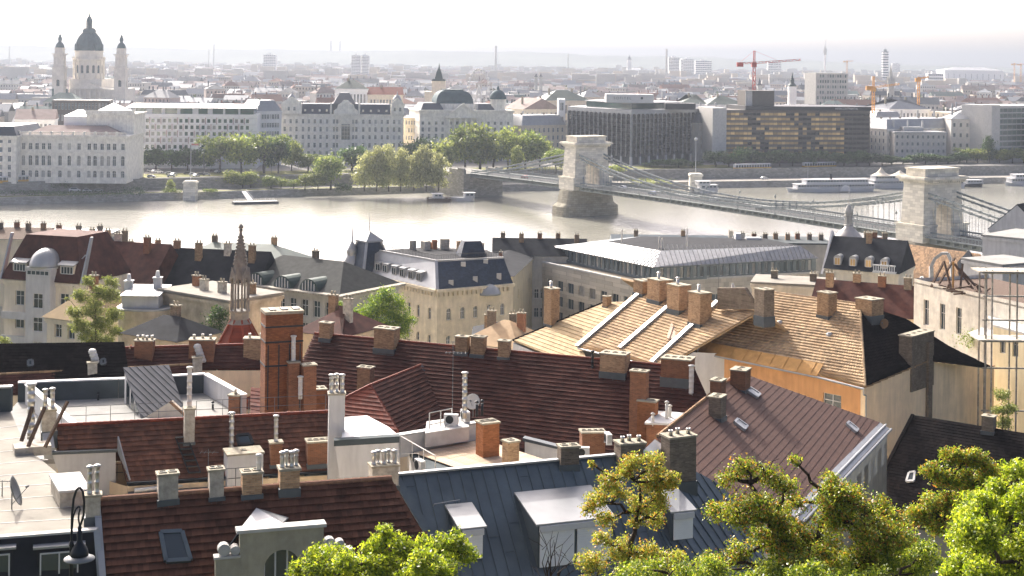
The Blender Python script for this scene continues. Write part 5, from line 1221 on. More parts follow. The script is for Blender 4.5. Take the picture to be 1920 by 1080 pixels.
def tram(label, pa, pb, py, z, Y):
 A = atY(pa, py, Y); B = atY(pb, py, Y + (pb - pa) * .16); A.z = B.z = z; d = B - A; L = d.length; o = thing('tram', label, 'tram', A, math.atan2(d.y, d.x), 'trams on the embankment')
 m = MB(); m.box(0, L, 0, 2.4, .4, 1.6); m.obj('lower_body', m_tram, o, False); m = MB(); m.box(.05, L - .05, .05, 2.35, 1.6, 3.0); m.obj('window_band', m_glass, o, False)
 m = MB(); m.box(0, L, -.05, 2.45, 3.0, 3.3); m.box(.4, L - .4, .3, 2.1, 3.3, 3.6); m.obj('roof', m_white, o, False)
 for k in range(int(L / 1.8) + 1): q = MB(); x = min(L - .15, k * 1.8); q.box(x, x + .35, -.03, 2.43, 1.6, 3.0); q.obj('pillar', m_white, o, False)
tram('yellow and white tram on the embankment right of the flag pylon', 1379, 1446, 327, 7.2, 846); tram('yellow and white tram below the long dark hotel, farther right', 1508, 1568, 322, 7.2, 868); tram('yellow and white tram passing before the academy, far left', -10, 60, 346, 8, 690)
# ------------------------------------------------------------------ boats and landing stages
def hull(m, L, w, z0, z1, rake=.12, n=10):
 P = []
 for side in (-1, 1):
  for k in range(n + 1): t = k / n; x = L * t; P.append((x, side * w / 2 * (math.sin(min(1, t * 3.2 + .05) * math.pi / 2) * math.sin(min(1, (1 - t) * 4 + .15) * math.pi / 2)), t))
 lo = [(L * .03 + x * .94, y * .8, z0) for x, y, t in P]; hi = [(x, y, z1 + .5 * (abs(t - .5) * 2) ** 2) for x, y, t in P]
 for a in range(n): m.quad(lo[a], lo[a + 1], hi[a + 1], hi[a]); b = a + n + 1; m.quad(lo[b + 1], lo[b], hi[b], hi[b + 1]); m.quad(hi[a], hi[a + 1], hi[b + 1], hi[b])
 m.quad(lo[0], hi[0], hi[n + 1], lo[n + 1]); m.quad(lo[n], lo[2 * n + 1], hi[2 * n + 1], hi[n])
def ship(name, label, pa, pb, py, decks, hm=None, funnel=0, cat='boat', wd=7.0, mast=None, paddle=False, extra=None):
 A = atZ(pa, py, 0); B = atZ(pb, py - (pb - pa) * .012, 0); d = B - A; d.z = 0; L = d.length; o = thing(name, label, cat, (A.x, A.y, 0), math.atan2(d.y, d.x))
 m = MB(); hull(m, L, wd, -.5, 1.7); m.obj('hull', hm or m_boat, o, False)
 z = 1.7
 for (x0, x1, h) in decks:
  m = MB(); m.box(L * x0, L * x1, -wd * .4, wd * .4, z, z + h - .12); m.obj('cabin', m_boat, o, False)
  g = MB(); g.box(L * x0 + .4, L * x1 - .4, -wd * .4 - .05, wd * .4 + .05, z + h * .42, z + h * .78); g.obj('window_band', m_glass, o, False)
  q = MB(); n = max(3, int(L * (x1 - x0) / 1.6))
  for k in range(n): x = L * x0 + .4 + (L * (x1 - x0) - .8) * k / (n - 1); q.box(x - .16, x + .16, -wd * .4 - .08, wd * .4 + .08, z, z + h - .12)
  q.obj('stanchions', m_boat, o, False)
  r = MB(); r.box(L * x0 - .6, L * x1 + .6, -wd * .46, wd * .46, z + h - .12, z + h); r.obj('deck_roof', m_boat, o, False); z += h
 for k in range(funnel): f = MB(); f.tube((L * (.5 + .1 * k), 0, z - .5), (L * (.5 + .1 * k), 0, z + 2.8), .7, .6, 12); f.obj('funnel', m_dark_iron, o, False)
 if mast: f = MB(); f.tube((L * mast, 0, 1.5), (L * mast, 0, 14), .12, .06, 6); f.obj('mast', m_white, o, False)
 if paddle:
  for s in (-1, 1): f = MB(); f.prism([(L * .62 + math.cos(t) * 3.2, s * wd * .5, .4 + math.sin(t) * 3.4) for t in np.linspace(0, math.pi, 9)], (0, s * 1.6, 0)); f.obj('paddle_box', m_boat, o, False)
 m = MB(); m.box(L * .05, L * .95, -wd * .49, wd * .49, 1.72, 1.8)
 for k in range(24): x = L * (.06 + .88 * k / 23); m.box(x - .04, x + .04, -wd * .47, -wd * .45, 1.8, 2.7)
 m.box(L * .06, L * .94, -wd * .47, -wd * .45, 2.65, 2.72); m.obj('deck_rail', m_white, o, False)
 return o, L
ship('paddle_steamer', 'long white paddle steamer moored below the long dark hotel', 1474, 1640, 360, [(.1, .97, 2.6), (.2, .9, 2.4)], funnel=1, mast=.24, paddle=True)
o, L = ship('restaurant_boat', 'white restaurant boat with tented roof left of the near bridge tower', 1628, 1712, 353, [(.06, .94, 2.8), (.1, .92, 2.6)])
m = MB(); m.lathe([(5.4, 7), (2.4, 8.6), (.8, 10.6), (.1, 11.6)], (L * .28, 0, 0), 12); m.lathe([(5.0, 7), (2, 8.4), (.4, 9.6)], (L * .7, 0, 0), 12); m.obj('tent_roof', m_cream, o, False)
ship('excursion_boat', 'dark hulled excursion boat right of the near bridge tower', 1806, 1842, 350, [(.1, .9, 2.2)], m_dark_iron, wd=5); ship('river_liner', 'white river boat cut by the right edge of the picture', 1884, 1960, 348, [(.1, .9, 2.6), (.2, .8, 2.2)]); ship('moored_boat', 'small white boat partly behind the near bridge tower', 1786, 1808, 352, [(.15, .8, 2)], wd=4.5)
ship('ferry_boat', 'small white ferry at the pier left of the bridge abutment', 846, 890, 377, [(.55, .95, 2.4)], wd=5); ship('pier_pontoon', 'low brown landing pontoon beside the small ferry', 800, 846, 378, [(.25, .6, 2.2)], m_wood, wd=6, cat='pontoon'); ship('launch', 'white launch moored by the stone pylon on the right quay', 1302, 1346, 361, [(.2, .9, 2.4), (.1, .6, 2.0)], wd=6)
def pontoon():
 A = atZ(437, 383, 0); B = atZ(520, 381, 0); d = B - A; o = thing('landing_stage', 'long grey landing stage with white gangway at the left quay', 'pontoon', (A.x, A.y, 0), math.atan2(d.y, d.x)); L = d.length
 m = MB(); m.box(0, L, -3, 3, -.4, 1.1); m.obj('float', m_dark_iron, o, False); m = MB(); m.box(.3, L - .3, -2.8, 2.8, 1.1, 1.25); m.obj('deck', m_concrete, o, False)
 for y in (-2.6, 2.6): q = MB(); q.bar((1, y, 2.2), (L - 1, y, 2.2), .08); [q.bar((1 + k * (L - 2) / 9, y, 1.2), (1 + k * (L - 2) / 9, y, 2.2), .07) for k in range(10)]; q.obj('rail', m_white, o, False)
 q = MB(); q.prism([(L * .35, 3, 1.3), (L * .48, 3, 1.3), (L * .42, 14, 4.4), (L * .32, 14, 4.4)], (0, 0, .25)); q.bar((L * .35, 3, 2.4), (L * .32, 14, 5.5), .12); q.bar((L * .48, 3, 2.4), (L * .42, 14, 5.5), .12); q.obj('gangway', m_white, o, False)
pontoon()
# ------------------------------------------------------------------ flagpole, pylons, lamps
def pylon(label, px, pyb, pyt, wpx, zb, polepy=None, flag=False, lamp=False):
 b = atZ(px, pyb, zb); s = b.y / FPX; w = wpx * s / 2; h = (pyb - pyt) * s; o = thing('stone_pylon', label, 'pylon', b)
 m = MB(); m.frustum(-w, w, -w, w, -3, h - 1, w * .08, w * .08); m.obj('shaft', m_bridge_stone, o, False)
 m = MB(); m.box(-w * 1.08, w * 1.08, -w * 1.08, w * 1.08, h - 1, h - .2); m.box(-w * .9, w * .9, -w * .9, w * .9, h - .2, h + .3); m.obj('cap', m_bridge_stone, o, False)
 if polepy:
  t = (pyb - polepy) * s; m = MB(); m.tube((0, 0, h), (0, 0, t), .2, .12, 8); m.obj('pole', m_white, o, False)
  if flag:
   m = MB(); n = 8
   for k in range(n):
    x0, x1 = .15 + 3.4 * k / n, .15 + 3.4 * (k + 1) / n; f = lambda x: .25 * math.sin(x * 2.2)
    for j, (mi) in enumerate((0, 1, 2)): m.mi = mi; z1 = t - .3 - j * .85; m.quad((x0, f(x0), z1 - .85), (x1, f(x1), z1 - .85), (x1, f(x1), z1), (x0, f(x0), z1))
   m.obj('flag', [M('flag_red', (.5, .22, .2), .8), m_white, M('flag_pale', (.6, .64, .6), .8)], o, False)
  if lamp: m = MB(); m.lathe([(.2, t), (.8, t + .4), (.9, t + 1.0), (.6, t + 1.6), (.05, t + 1.8)], n=10); m.obj('lamp_globe', m_white, o, False)
pylon('stone pedestal with a tall flagpole on the left quay', 357, 374, 340, 24, 0.2, 268, True); pylon('stone pylon with a tall lamp mast on the right quay', 1304, 344, 326, 24, 3.4, 264, lamp=True)
lp = MB(); lp.tube((0, 0, 0), (0, 0, 9), .14, .08, 8); lp.path([(0, 0, 9), (.5, 0, 9.6), (1.4, 0, 9.9)], .07, 6); lp.box(1.2, 2.1, -.14, .14, 9.8, 9.98); lpm = lp.mesh('street_lamp', m_iron)
for i, (px, py, z, sc) in enumerate(((382, 324, 8, 1.5), (509, 324, 8, 1.2), (613, 320, 8, 1.1), (898, 318, 8, 1.25), (811, 318, 8, 1.1), (1208, 324, 8, .9), (1290, 330, 8, .8))): o = put('street_lamp', lpm, None, atZ(px, py, z)); o.scale = (sc,) * 3; tag(o, f'tall grey street lamp on the far bank, {ORD[i]} from the left', 'street lamp', 'street lamps on the far bank')
# ------------------------------------------------------------------ near bank: houses of the hillside
def on(pl, pts): return [pl.at(*p) for p in pts]
def house(name, label, px, Y, cat='house'):
 x = (px - 960) / FPX * Y; return thing(name, label, cat, (x, Y, ground(x, Y)))
def skirt(root, mat, pts, name='wall', down=None, closed=True):
 """walls hanging from a ring of eave points down into the ground"""
 m = MB(); zb = min(ground(p.x, p.y) for p in pts) - 1.5 if down is None else down; n = len(pts)
 for k in range(n if closed else n - 1):
  a, b = pts[k], pts[(k + 1) % n]; m.quad((a.x, a.y, zb), (b.x, b.y, zb), b, a)
 return m.obj(name, mat, root)
def block_under(root, mat, pts, drop=.15, back=None, name='wall'):
 """solid walls under a roof outline"""
 P = [p - Vector((0, 0, drop)) for p in pts]; return skirt(root, mat, P, name)
def sheet(root, name, mat, pts, th=.2, n=None):
 a, b, c = pts[0], pts[1], pts[2]; nn = n or (b - a).cross(c - a).normalized()
 m = MB(); m.prism(pts, -nn * th); return m.obj(name, mat, root)
def wallpoly(root, name, mat, pl, pts, th=.35):
 P = on(pl, pts); n = pl.n if pl.n.y < 0 else -pl.n; m = MB(); m.prism(P, -n * th); return m.obj(name, mat, root)
def skylight(root, pl, quad, frame=m_dark_iron, pane=None):
 P = on(pl, quad); c = sum(P, Vector()) / 4; m = MB(); up = pl.n * .24
 for a, b in zip(P, P[1:] + P[:1]): m.obox((a + b) / 2 + up * .4, (b - a) / 2, (c - (a + b) / 2).normalized() * .09, up * .45)
 o = m.obj('skylight', frame, root); m = MB(); m.face([p.lerp(c, .08) + up * .62 for p in P]); m.obj('pane', pane or m_glass, o); return o
def dormer(root, pl, px0, pyb, px1, h, q=10, roofm=None, cheek=None, front='shutter', wmat=None, over=.15, nw=1, name='dormer'):
 """box dormer: foot of its front stands at pixel (px0..px1, pyb) on roof plane pl"""
 P = pl.at(px0, pyb); W = (pl.at(px1, pyb) - P).length; d = pl.d if pl.d.x > 0 else -pl.d; tn = Vector((pl.t.x, pl.t.y, 0)).normalized(); back = -tn
 tp = -pl.t.z / math.hypot(pl.t.x, pl.t.y); tq = math.tan(math.radians(q)); L = h / (tp - tq); Z = Vector((0, 0, 1))
 prof = [P, P + Z * h, P + back * L + Z * (h + L * tq)]; m = MB(); m.prism(prof, d * W); o = m.obj(name, cheek or m_zinc, root)
 m = MB(); a = P + Z * (h + .01) - back * over - d * over; b = P + back * L + Z * (h + L * tq + .01) - d * over; dd = d * (W + 2 * over)
 m.prism([a, a + dd, b + dd, b], Z * .09); m.obj('dormer_roof', roofm or m_zinc, o)
 f = MB(); y = tn * .05
 if front == 'shutter':
  for k in range(nw):
   c0 = P + d * (W * (k + .04) / nw) + y; w = W * .92 / nw; f.prism([c0 + Z * .06, c0 + d * w + Z * .06, c0 + d * w + Z * (h - .06), c0 + Z * (h - .06)], tn * .06)
  f.obj('roller_shutter', M('shutter', (.78, .79, .78), .6, var=.04, waves=(14, (.01, .01, 1), .02)), o)
  f = MB(); c0 = P + d * .02 + tn * .12; f.prism([c0 + Z * (h - .3), c0 + d * (W - .04) + Z * (h - .3), c0 + d * (W - .04) + Z * h, c0 + Z * h], tn * .12); f.obj('shutter_box', m_white, o)
 else:
  me = window_mesh(W * .86 / nw, h * .8, 2, 1, .06, (m_white, m_glass)); rot = math.atan2(d.y, d.x)
  for k in range(nw): wput('window', me, o, P + d * (W * (k + .5) / nw) + tn * .04 + Z * h * .1, rot) if o.name in WL else None
 return o
def antenna(label, pl, px, pyb, pyt, rows=5, base=None):
 b = base if base is not None else pl.at(px, pyb); s = b.y / FPX; h = (pyb - pyt) * s; o = thing('roof_antenna', label, 'antenna', b)
 m = MB(); m.tube((0, 0, -.3), (0, 0, h), .03, .02, 6); m.obj('mast', m_iron, o, False)
 m = MB(); m.tube((-.5, 0, h * .92), (.6, 0, h * .92), .018, .018, 5)
 for k in range(rows): x = -.45 + k * .25; m.tube((x, -.35, h * .92), (x, .35, h * .92), .01, .01, 4)
 m.obj('boom', m_iron, o, False)
def ac_unit(label, p, w=.85, az=110):
 o = thing('air_conditioner', label, 'air conditioner', p, math.radians(90 - az)); m = MB(); m.box(-w / 2, w / 2, -.17, .17, .06, .7); m.box(-w / 2 + .05, -w / 2 + .12, -.2, .2, 0, .06); m.box(w / 2 - .12, w / 2 - .05, -.2, .2, 0, .06); m.obj('casing', m_white, o, False)
 m = MB(); m.lathe([(.26, 0), (.26, .02)], n=18); m.xf(lambda x, y, z: (x - .08, -.175 - z, y + .38)); m.obj('fan_grille', m_dark_iron, o, False)
 m = MB()
 for k in range(7): m.box(w / 2 + .001, w / 2 + .01, -.14, .14, .14 + k * .07, .17 + k * .07)
 m.obj('fins', m_iron, o, False)
def dish(label, p, r, az, el=25, mat=None):
 o = thing('satellite_dish', label, 'satellite dish', p); m = MB(); n = 14; prof = [(r * t, r * .28 * t * t) for t in (0.05, .3, .55, .8, 1)]
 m.lathe(prof + [(r * 1.0, r * .3), (r * .8, r * .28 * .64 + .03), (.05, .03)], n=n); d = azv(az) * math.cos(math.radians(el)) + Vector((0, 0, math.sin(math.radians(el)))); q = d.to_track_quat('Z', 'Y')
 m.v = [tuple(q @ Vector(v) + Vector((0, 0, r * 1.1))) for v in m.v]; m.obj('reflector', mat or m_pipe_white, o, False, True)
 m = MB(); m.tube((0, 0, -.4), (0, 0, r * 1.1), .03, .03, 6); e = d * r * 1.1 + Vector((0, 0, r * 1.1)); m.tube((0, 0, r * .3), e, .015, .015, 5); m.tube(e, e - d * .15, .05, .05, 8); m.obj('mount', m_iron, o, False)
def railing(root, pts, h=1.0, mat=None, n=3, r=.02, name='railing', rails=(1, .5)):
 m = MB(); mat = mat or m_iron
 for a, b in zip(pts, pts[1:]):
  a = Vector(a); b = Vector(b)
  for f in rails: m.tube(a + Vector((0, 0, h * f)), b + Vector((0, 0, h * f)), r, r, 5)
  for k in range(n + 1): p = a.lerp(b, k / n); m.tube(p, p + Vector((0, 0, h)), r, r, 5)
 return m.obj(name, mat, root)

# --- bottom left house with brown clay tiles
A1, B1 = atZ(186, 936, 49.4), atZ(733, 896, 49.4)
r1 = house('tiled_house', 'brown clay tiled house in the foreground with stepped gable and skylight', 470, 60); R1 = pitched(A1, B1, 43, 1)
def tiled_house():
 P = on(R1, [(186, 936), (733, 896), (908, 1190), (206, 1190)]); tiled_roof(r1, R1, P, m_tile_bottom, .36, .235, 300, .0, lift=.065)
 bk = pitched(A1, B1, 35, -1); Q = [A1, B1, B1 + bk.t * 4, A1 + bk.t * 4]; sheet(r1, 'back_slope', m_tile_bottom, Q, .2, bk.n)
 block_under(r1, m_cream, [P[3], P[2], Q[2], Q[3]], .3)
 for e, pt in (('left', A1), ('right', B1)): pass
 m = MB(); m.face([A1 - Vector((0, 0, .2)), P[3] - Vector((0, 0, .2)), Q[3] - Vector((0, 0, .2))]); m.face([B1 - Vector((0, 0, .2)), Q[2] - Vector((0, 0, .2)), P[2] - Vector((0, 0, .2))]); m.obj('gable_wall', m_cream, r1)
 ridge_caps(r1, A1 + R1.n * .03, B1 + R1.n * .03, M('ridge_clay', (.30, .16, .10), .8, var=.3, scale=2), .12, .36)
 L = on(R1, [(186, 936), (206, 1190)]); m = MB(); m.prism([L[0] - R1.d * .25, L[0] + R1.d * .02, L[1] + R1.d * .02, L[1] - R1.d * .25], R1.n * .16); m.obj('verge_flashing', m_zinc_lt, r1)
 skylight(r1, R1, [(301, 1001), (341, 999), (357, 1052), (311, 1055)], m_zinc, m_glass_far)
 g0 = R1.at(530, 1122); W1 = upright(g0, 72.7); z = lambda x, y: W1.at(x, y).z; d = azv(72.7); a = W1.at(450, 1003); b = W1.at(607, 983); u = (b - a); u.z = 0; Wd = u.length; zt = (a.z + b.z) / 2; zb = zt - 4.5
 m = MB(); c = W1.at(529, 1050); uc = (c - a).dot(d); r = 67 * c.y / FPX / 2; top = z(529, 1031)
 facade(m, a.xy, (a + d * Wd).xy, zb, zt, [(uc - r, uc + r, top - 1.9, top)], .3, True); n = Vector((d.y, -d.x, 0)); b_ = -n * .35
 e = a + d * Wd; m.quad((e.x, e.y, zb), (e.x + b_.x, e.y + b_.y, zb), (e.x + b_.x, e.y + b_.y, zt), (e.x, e.y, zt)); m.quad((a.x + b_.x, a.y + b_.y, zb), (a.x, a.y, zb), (a.x, a.y, zt), (a.x + b_.x, a.y + b_.y, zt))
 m.quad((e.x + b_.x, e.y + b_.y, zb), (a.x + b_.x, a.y + b_.y, zb), (a.x + b_.x, a.y + b_.y, zt), (e.x + b_.x, e.y + b_.y, zt))
 gm = M('gable_render', (.40, .37, .28), .92, var=.15, scale=1.5, streak=True, dirt=.3); g = m.obj('stepped_gable', gm, r1)
 wput('window', window_mesh(2 * r, 1.9, 3, 1, .07, (m_white, m_glass)), r1, a + d * uc + b_ * .8 + Vector((0, 0, top - 1.9 - a.z)), math.atan2(d.y, d.x))
 m = MB(); m.prism([a - d * .15 + n * .15 + Vector((0, 0, zt - a.z)), a + d * (Wd + .1) + n * .15 + Vector((0, 0, zt - a.z)), a + d * (Wd + .1) - n * .5 + Vector((0, 0, zt - a.z)), a - d * .15 - n * .5 + Vector((0, 0, zt - a.z))], (0, 0, .14)); m.obj('coping', m_concrete, g)
 for (x0, x1, yt) in ((404, 450, 1049), (607, 660, 1037)):
  p = W1.at(x0, yt); w = (x1 - x0) * p.y / FPX; m = MB(); o = p + n * .0; m.prism([o + d * .005, o + d * (w - .005), o + d * (w - .005) - n * .35, o + d * .005 - n * .35], (0, 0, -4)); m.obj('gable_shoulder', gm, r1)
  m = MB(); m.prism([o - d * .06 + n * .08, o + d * (w + (.0 if x0 < 500 else .06)) + n * .08, o + d * (w + (.0 if x0 < 500 else .06)) - n * .42, o - d * .06 - n * .42], (0, 0, .1)); m.obj('coping', m_concrete, g)
  for k, (fx, rr) in enumerate(((.3, .26), (.75, .2)) if x0 < 500 else ((.18, .26), (.55, .2))):
   m = MB(); c0 = o + d * (w * fx + .05) + Vector((0, 0, .1 + rr))
   for q in range(3): m.tube(c0 + n * (.02 + .03 * q), c0 - n * .38, rr * (1 - .3 * q), rr * (1 - .3 * q), 16)
   m.obj('scroll', m_concrete, g)
 ap = R1.at(480, 957) + R1.n * .1; bl = R1.at(424, 1034) + R1.n * .1; ml = W1.at(449, 1004) - n * .4; mr = W1.at(532, 988) - n * .4; br = R1.at(540, 975) + R1.n * .1
 m = MB(); m.prism([ap, ml, mr], (0, .05, .05)); m.obj('gable_roof', m_white, r1); m = MB(); m.prism([ap, bl, ml], (0, .05, .05)); m.obj('gable_roof', m_lead, r1); m = MB(); m.prism([ap, mr, br], (0, .05, .05)); m.obj('gable_roof', m_zinc_lt, r1)
 for a_, b_2 in ((ap, bl), (ap, ml), (ap, mr)): m = MB(); m.bar(a_, b_2, .07); m.obj('roof_bar', m_dark_iron, r1)
 chimney(r1, R1, 174, 962, 924, 27, .9, 72, m_oldplaster_ch, 2, 'band', 1.1, .11); chimney(r1, R1, 314, 934, 884, 36, .7, 72, m_oldplaster_ch, 2, 'hole'); chimney(r1, R1, 405, 926, 876, 26, .9, 72, m_oldplaster_ch, 2, 'hole')
 chimney(r1, R1, 471, 920, 881, 36, .8, 72, m_brick_tan, 2, 'hole'); pipe(r1, R1, 485, 922, 856, 9, m_pipe_white); chimney(r1, R1, 541, 914, 874, 36, .9, 72, m_brick_tan, 4, 'band', .6, .1)
 railing(r1, [A1.lerp(B1, .38) + Vector((0, .2, 0)), A1.lerp(B1, .52) + Vector((0, .2, 0))], .9, m_iron, 2)
tiled_house()
# --- flat roofed house at the left edge with slate mansard front
def slate_house():
 c0 = R1.at(186, 993); zf = c0.z + .1; F = flat(zf); r = house('flat_roofed_house', 'flat roofed house at the left edge with dark slate mansard and dormers', 60, 66)
 P = on(F, [(-60, 1012), (184, 993), (166, 962), (104, 884), (48, 838), (20, 772), (-90, 776)]); sheet(r, 'flat_roof', m_felt, P, .3, Vector((0, 0, 1))); skirt(r, m_oldwall, [p - Vector((0, 0, .3)) for p in P])
 ms = pitched(F.at(-60, 1012), F.at(184, 993), 74, 1); Q = on(ms, [(-60, 1012), (184, 993), (200, 1190), (-60, 1200)]); Q = [p + ms.n * .25 for p in Q]; sheet(r, 'slate_slope', m_slate, Q, .2, ms.n)
 m = MB(); m.prism([Q[1] - ms.d * .2, Q[1] + ms.d * .06, Q[2] + ms.d * .06, Q[2] - ms.d * .2], ms.n * .12); m.obj('verge_flashing', m_zinc_lt, r)
 m = MB(); a, b = P[0], P[1]; m.prism([a + Vector((0, -.3, 0)), b + Vector((0, -.3, 0)), b + Vector((0, .1, 0)), a + Vector((0, .1, 0))], (0, 0, .09)); m.obj('roof_edge', m_concrete, r)
 for x0, x1, yb in ((68, 152, 1105), (-40, 22, 1110)): dormer(r, ms, x0, yb, x1, 1.7, 4, m_zinc_lt, m_slate, 'window', nw=1)
 B = on(F, [(-90, 776), (20, 772)]); m = MB(); m.prism([B[0], B[1], B[1] + Vector((0, .35, 0)), B[0] + Vector((0, .35, 0))], (0, 0, 1.35)); m.obj('parapet', m_felt_dark_shade, r); m = MB(); m.prism([p + Vector((0, -.05, 1.352)) for p in B] + [p + Vector((0, .4, 1.352)) for p in reversed(B)], (0, 0, .1)); m.obj('parapet_coping', m_zinc_lt, r)
 m = MB(); q = on(F, [(95, 922), (148, 918), (165, 948), (112, 952)])
 m.prism([p for p in q], (0, 0, .7)); o = m.obj('roof_vent_box', m_oldplaster_ch, r); m = MB(); cc = sum(q, Vector()) / 4; m.prism([cc + (p - cc) * 1.12 + Vector((0, 0, .7)) for p in q], (0, 0, .1)); m.obj('lid', m_concrete, o)
 pipe(r, F, 58, 812, 722, 14, m_steel)
 for k in range(9): q = on(F, [(-60, 985 - k * 22), (150 - k * 12, 972 - k * 22)]); m = MB(); m.bar(q[0] + Vector((0, 0, .004)), q[1] + Vector((0, 0, .004)), .07, .02); m.obj('felt_seam', m_concrete, r)
 p = F.at(60, 846); m = MB(); m.box(-.9, .9, -.6, .6, -.1, .35); m.obj('plinth', m_oldplaster_ch, r, False, loc=p - WL[r.name], rot=.4)
 for k, (a, b) in enumerate((((40, 838), (80, 782)), ((52, 850), (74, 770)), ((84, 850), (70, 778)))):
  m = MB(); m.bar(F.at(*a) + Vector((0, 0, .3)), F.at(a[0], a[1]) + Vector((.3 * (k + 1), .8, 1.9 + .3 * k)), .18, .12); m.obj('timber_prop', m_wood, r)
 dish('large mesh satellite dish on the pale flat roof at the left edge', F.at(22, 955), .7, 80, 20, m_iron); antenna('thin aerial lying over the pale flat roof at the far left', F, 4, 930, 900)
slate_house()
# --- second tiled house behind it
A2, B2 = atZ(104, 798, 46.2), atZ(620, 772, 46.2); R2 = pitched(A2, B2, 40, 1)
def second_house():
 r = house('courtyard_house', 'brown tiled house behind the foreground ridge with white roof terrace wall', 380, 88)
 P = on(R2, [(104, 798), (620, 772), (654, 881), (238, 904), (222, 846), (112, 850)]); tiled_roof(r, R2, P, m_tile_bottom, .36, .25, 0, lift=.06)
 E = on(R2, [(654, 881), (238, 904)]); bk = pitched(A2, B2, 40, -1); Q = [A2 + bk.t * 5, B2 + bk.t * 5]; sheet(r, 'back_slope', m_tile_bottom, [A2, B2, Q[1], Q[0]], .2, bk.n); skirt(r, m_beige, [p - Vector((0, 0, .25)) for p in (E[1], E[0], Q[1], Q[0])])
 ridge_caps(r, A2 + R2.n * .03, B2 + R2.n * .03, m_tile_red, .12, .4, single=False)
 m = MB(); m.tube(E[1] + Vector((0, -.1, -.05)), E[0] + Vector((0, -.1, -.05)), .09, .09, 8); e0 = E[0] + Vector((0, -.1, 0)); m.path([e0, e0 + Vector((.3, 0, -.1)), e0 + Vector((.3, 0, -.5)), e0 + Vector((-.6, .3, -1.0)), e0 + Vector((-.6, .3, -3))], .07, 8); m.obj('gutter', m_dark_iron, r)
 T = upright(R2.at(160, 851), 73.8); wallpoly(r, 'terrace_wall', m_whitewall, T, [(98, 852), (217, 847), (217, 932), (124, 930)]); wallpoly(r, 'terrace_lintel', m_lead, Plane(T.p + T.n * (.08 if T.n.y < 0 else -.08), T.n), [(98, 848), (220, 843), (220, 848), (98, 853)], .3)
 f = Plane(R2.at(222, 846), azv(73.8)); m = MB(); a = R2.at(220, 846); b = R2.at(242, 903); m.prism([a, b, b + Vector((0, 0, .15)), a + Vector((0, 0, .9))], R2.d * .08); m.obj('terrace_cheek', m_zinc_lt, r)
 tz = T.at(170, 930).z; m = MB(); q = [T.at(124, 930), T.at(217, 932), T.at(217, 932) + Vector((1, -9, 0)), T.at(124, 930) + Vector((1, -9, 0))]; q = [Vector((p.x, p.y, tz)) for p in q]; m.prism(q, (0, 0, -.2)); m.obj('terrace_floor', m_felt_dark_shade, r)
 lo = flat(tz + .6); m = MB(); q = on(lo, [(240, 930), (460, 917), (430, 880), (240, 895)]); m.prism(q, (0, 0, -.3)); m.obj('lower_roof', m_lead, r); railing(r, [lo.at(150, 905), lo.at(242, 900)], 1.0, m_iron, 4)
 m = MB(); a, b = lo.at(252, 925), lo.at(372, 911); m.tube(a + Vector((0, 0, .15)), b + Vector((0, 0, .15)), .13, .13, 10); m.obj('vent_pipe', m_pipe_white, r)
 G = R2.at(112, 850); m = MB(); pa = A2 + Vector((-.3, 0, .35)); pb = G + Vector((-.3, 0, .35)); m.prism([pa - R2.d * .6, pa, pb, pb - R2.d * .6], (0, 0, -.7)); m.obj('gable_parapet', m_zinc_lt, r)
 chimney(r, R2, 92, 805, 765, 26, .9, 73, m_oldplaster_ch, 2, 'band', 1.1, .13); chimney(r, R2, 354, 826, 763, 19, .9, 73, m_oldplaster_ch, 1, 'hole'); pipe(r, R2, 355, 766, 691, 9, m_pipe_white)
 chimney(r, R2, 517, 866, 826, 22, .9, 73, m_brick, 1, 'band', 1.5, .13); chimney(r, R2, 598, 864, 823, 46, .6, 73, m_brick, 4, 'hole'); chimney(r, R2, 456, 890, 843, 66, .7, 73, m_whitewall, 1, 'hole', flash=False); pipe(r, R2, 434, 843, 776, 9, m_steel)
 skylight(r, R2, [(444, 819), (467, 817), (474, 834), (448, 836)])
 m = MB(); a, b = R2.at(340, 822), R2.at(365, 888); s = R2.d * .35
 for q in (-1, 1): m.bar(a + s * q + R2.n * .12, b + s * q + R2.n * .12, .06)
 for k in range(7): p = a.lerp(b, k / 6); m.bar(p - s + R2.n * .12, p + s + R2.n * .12, .25, .05)
 m.obj('roof_ladder', m_dark_iron, r)
 railing(r, [A2.lerp(B2, .02), A2.lerp(B2, .45)], 1.1, m_iron, 5, .018); railing(r, [A2.lerp(B2, .5), A2.lerp(B2, .98)], 1.1, m_iron, 5, .018)
 antenna('thin aerial with crossbar on the courtyard house roof', R2, 390, 916, 842, 4)
second_house()
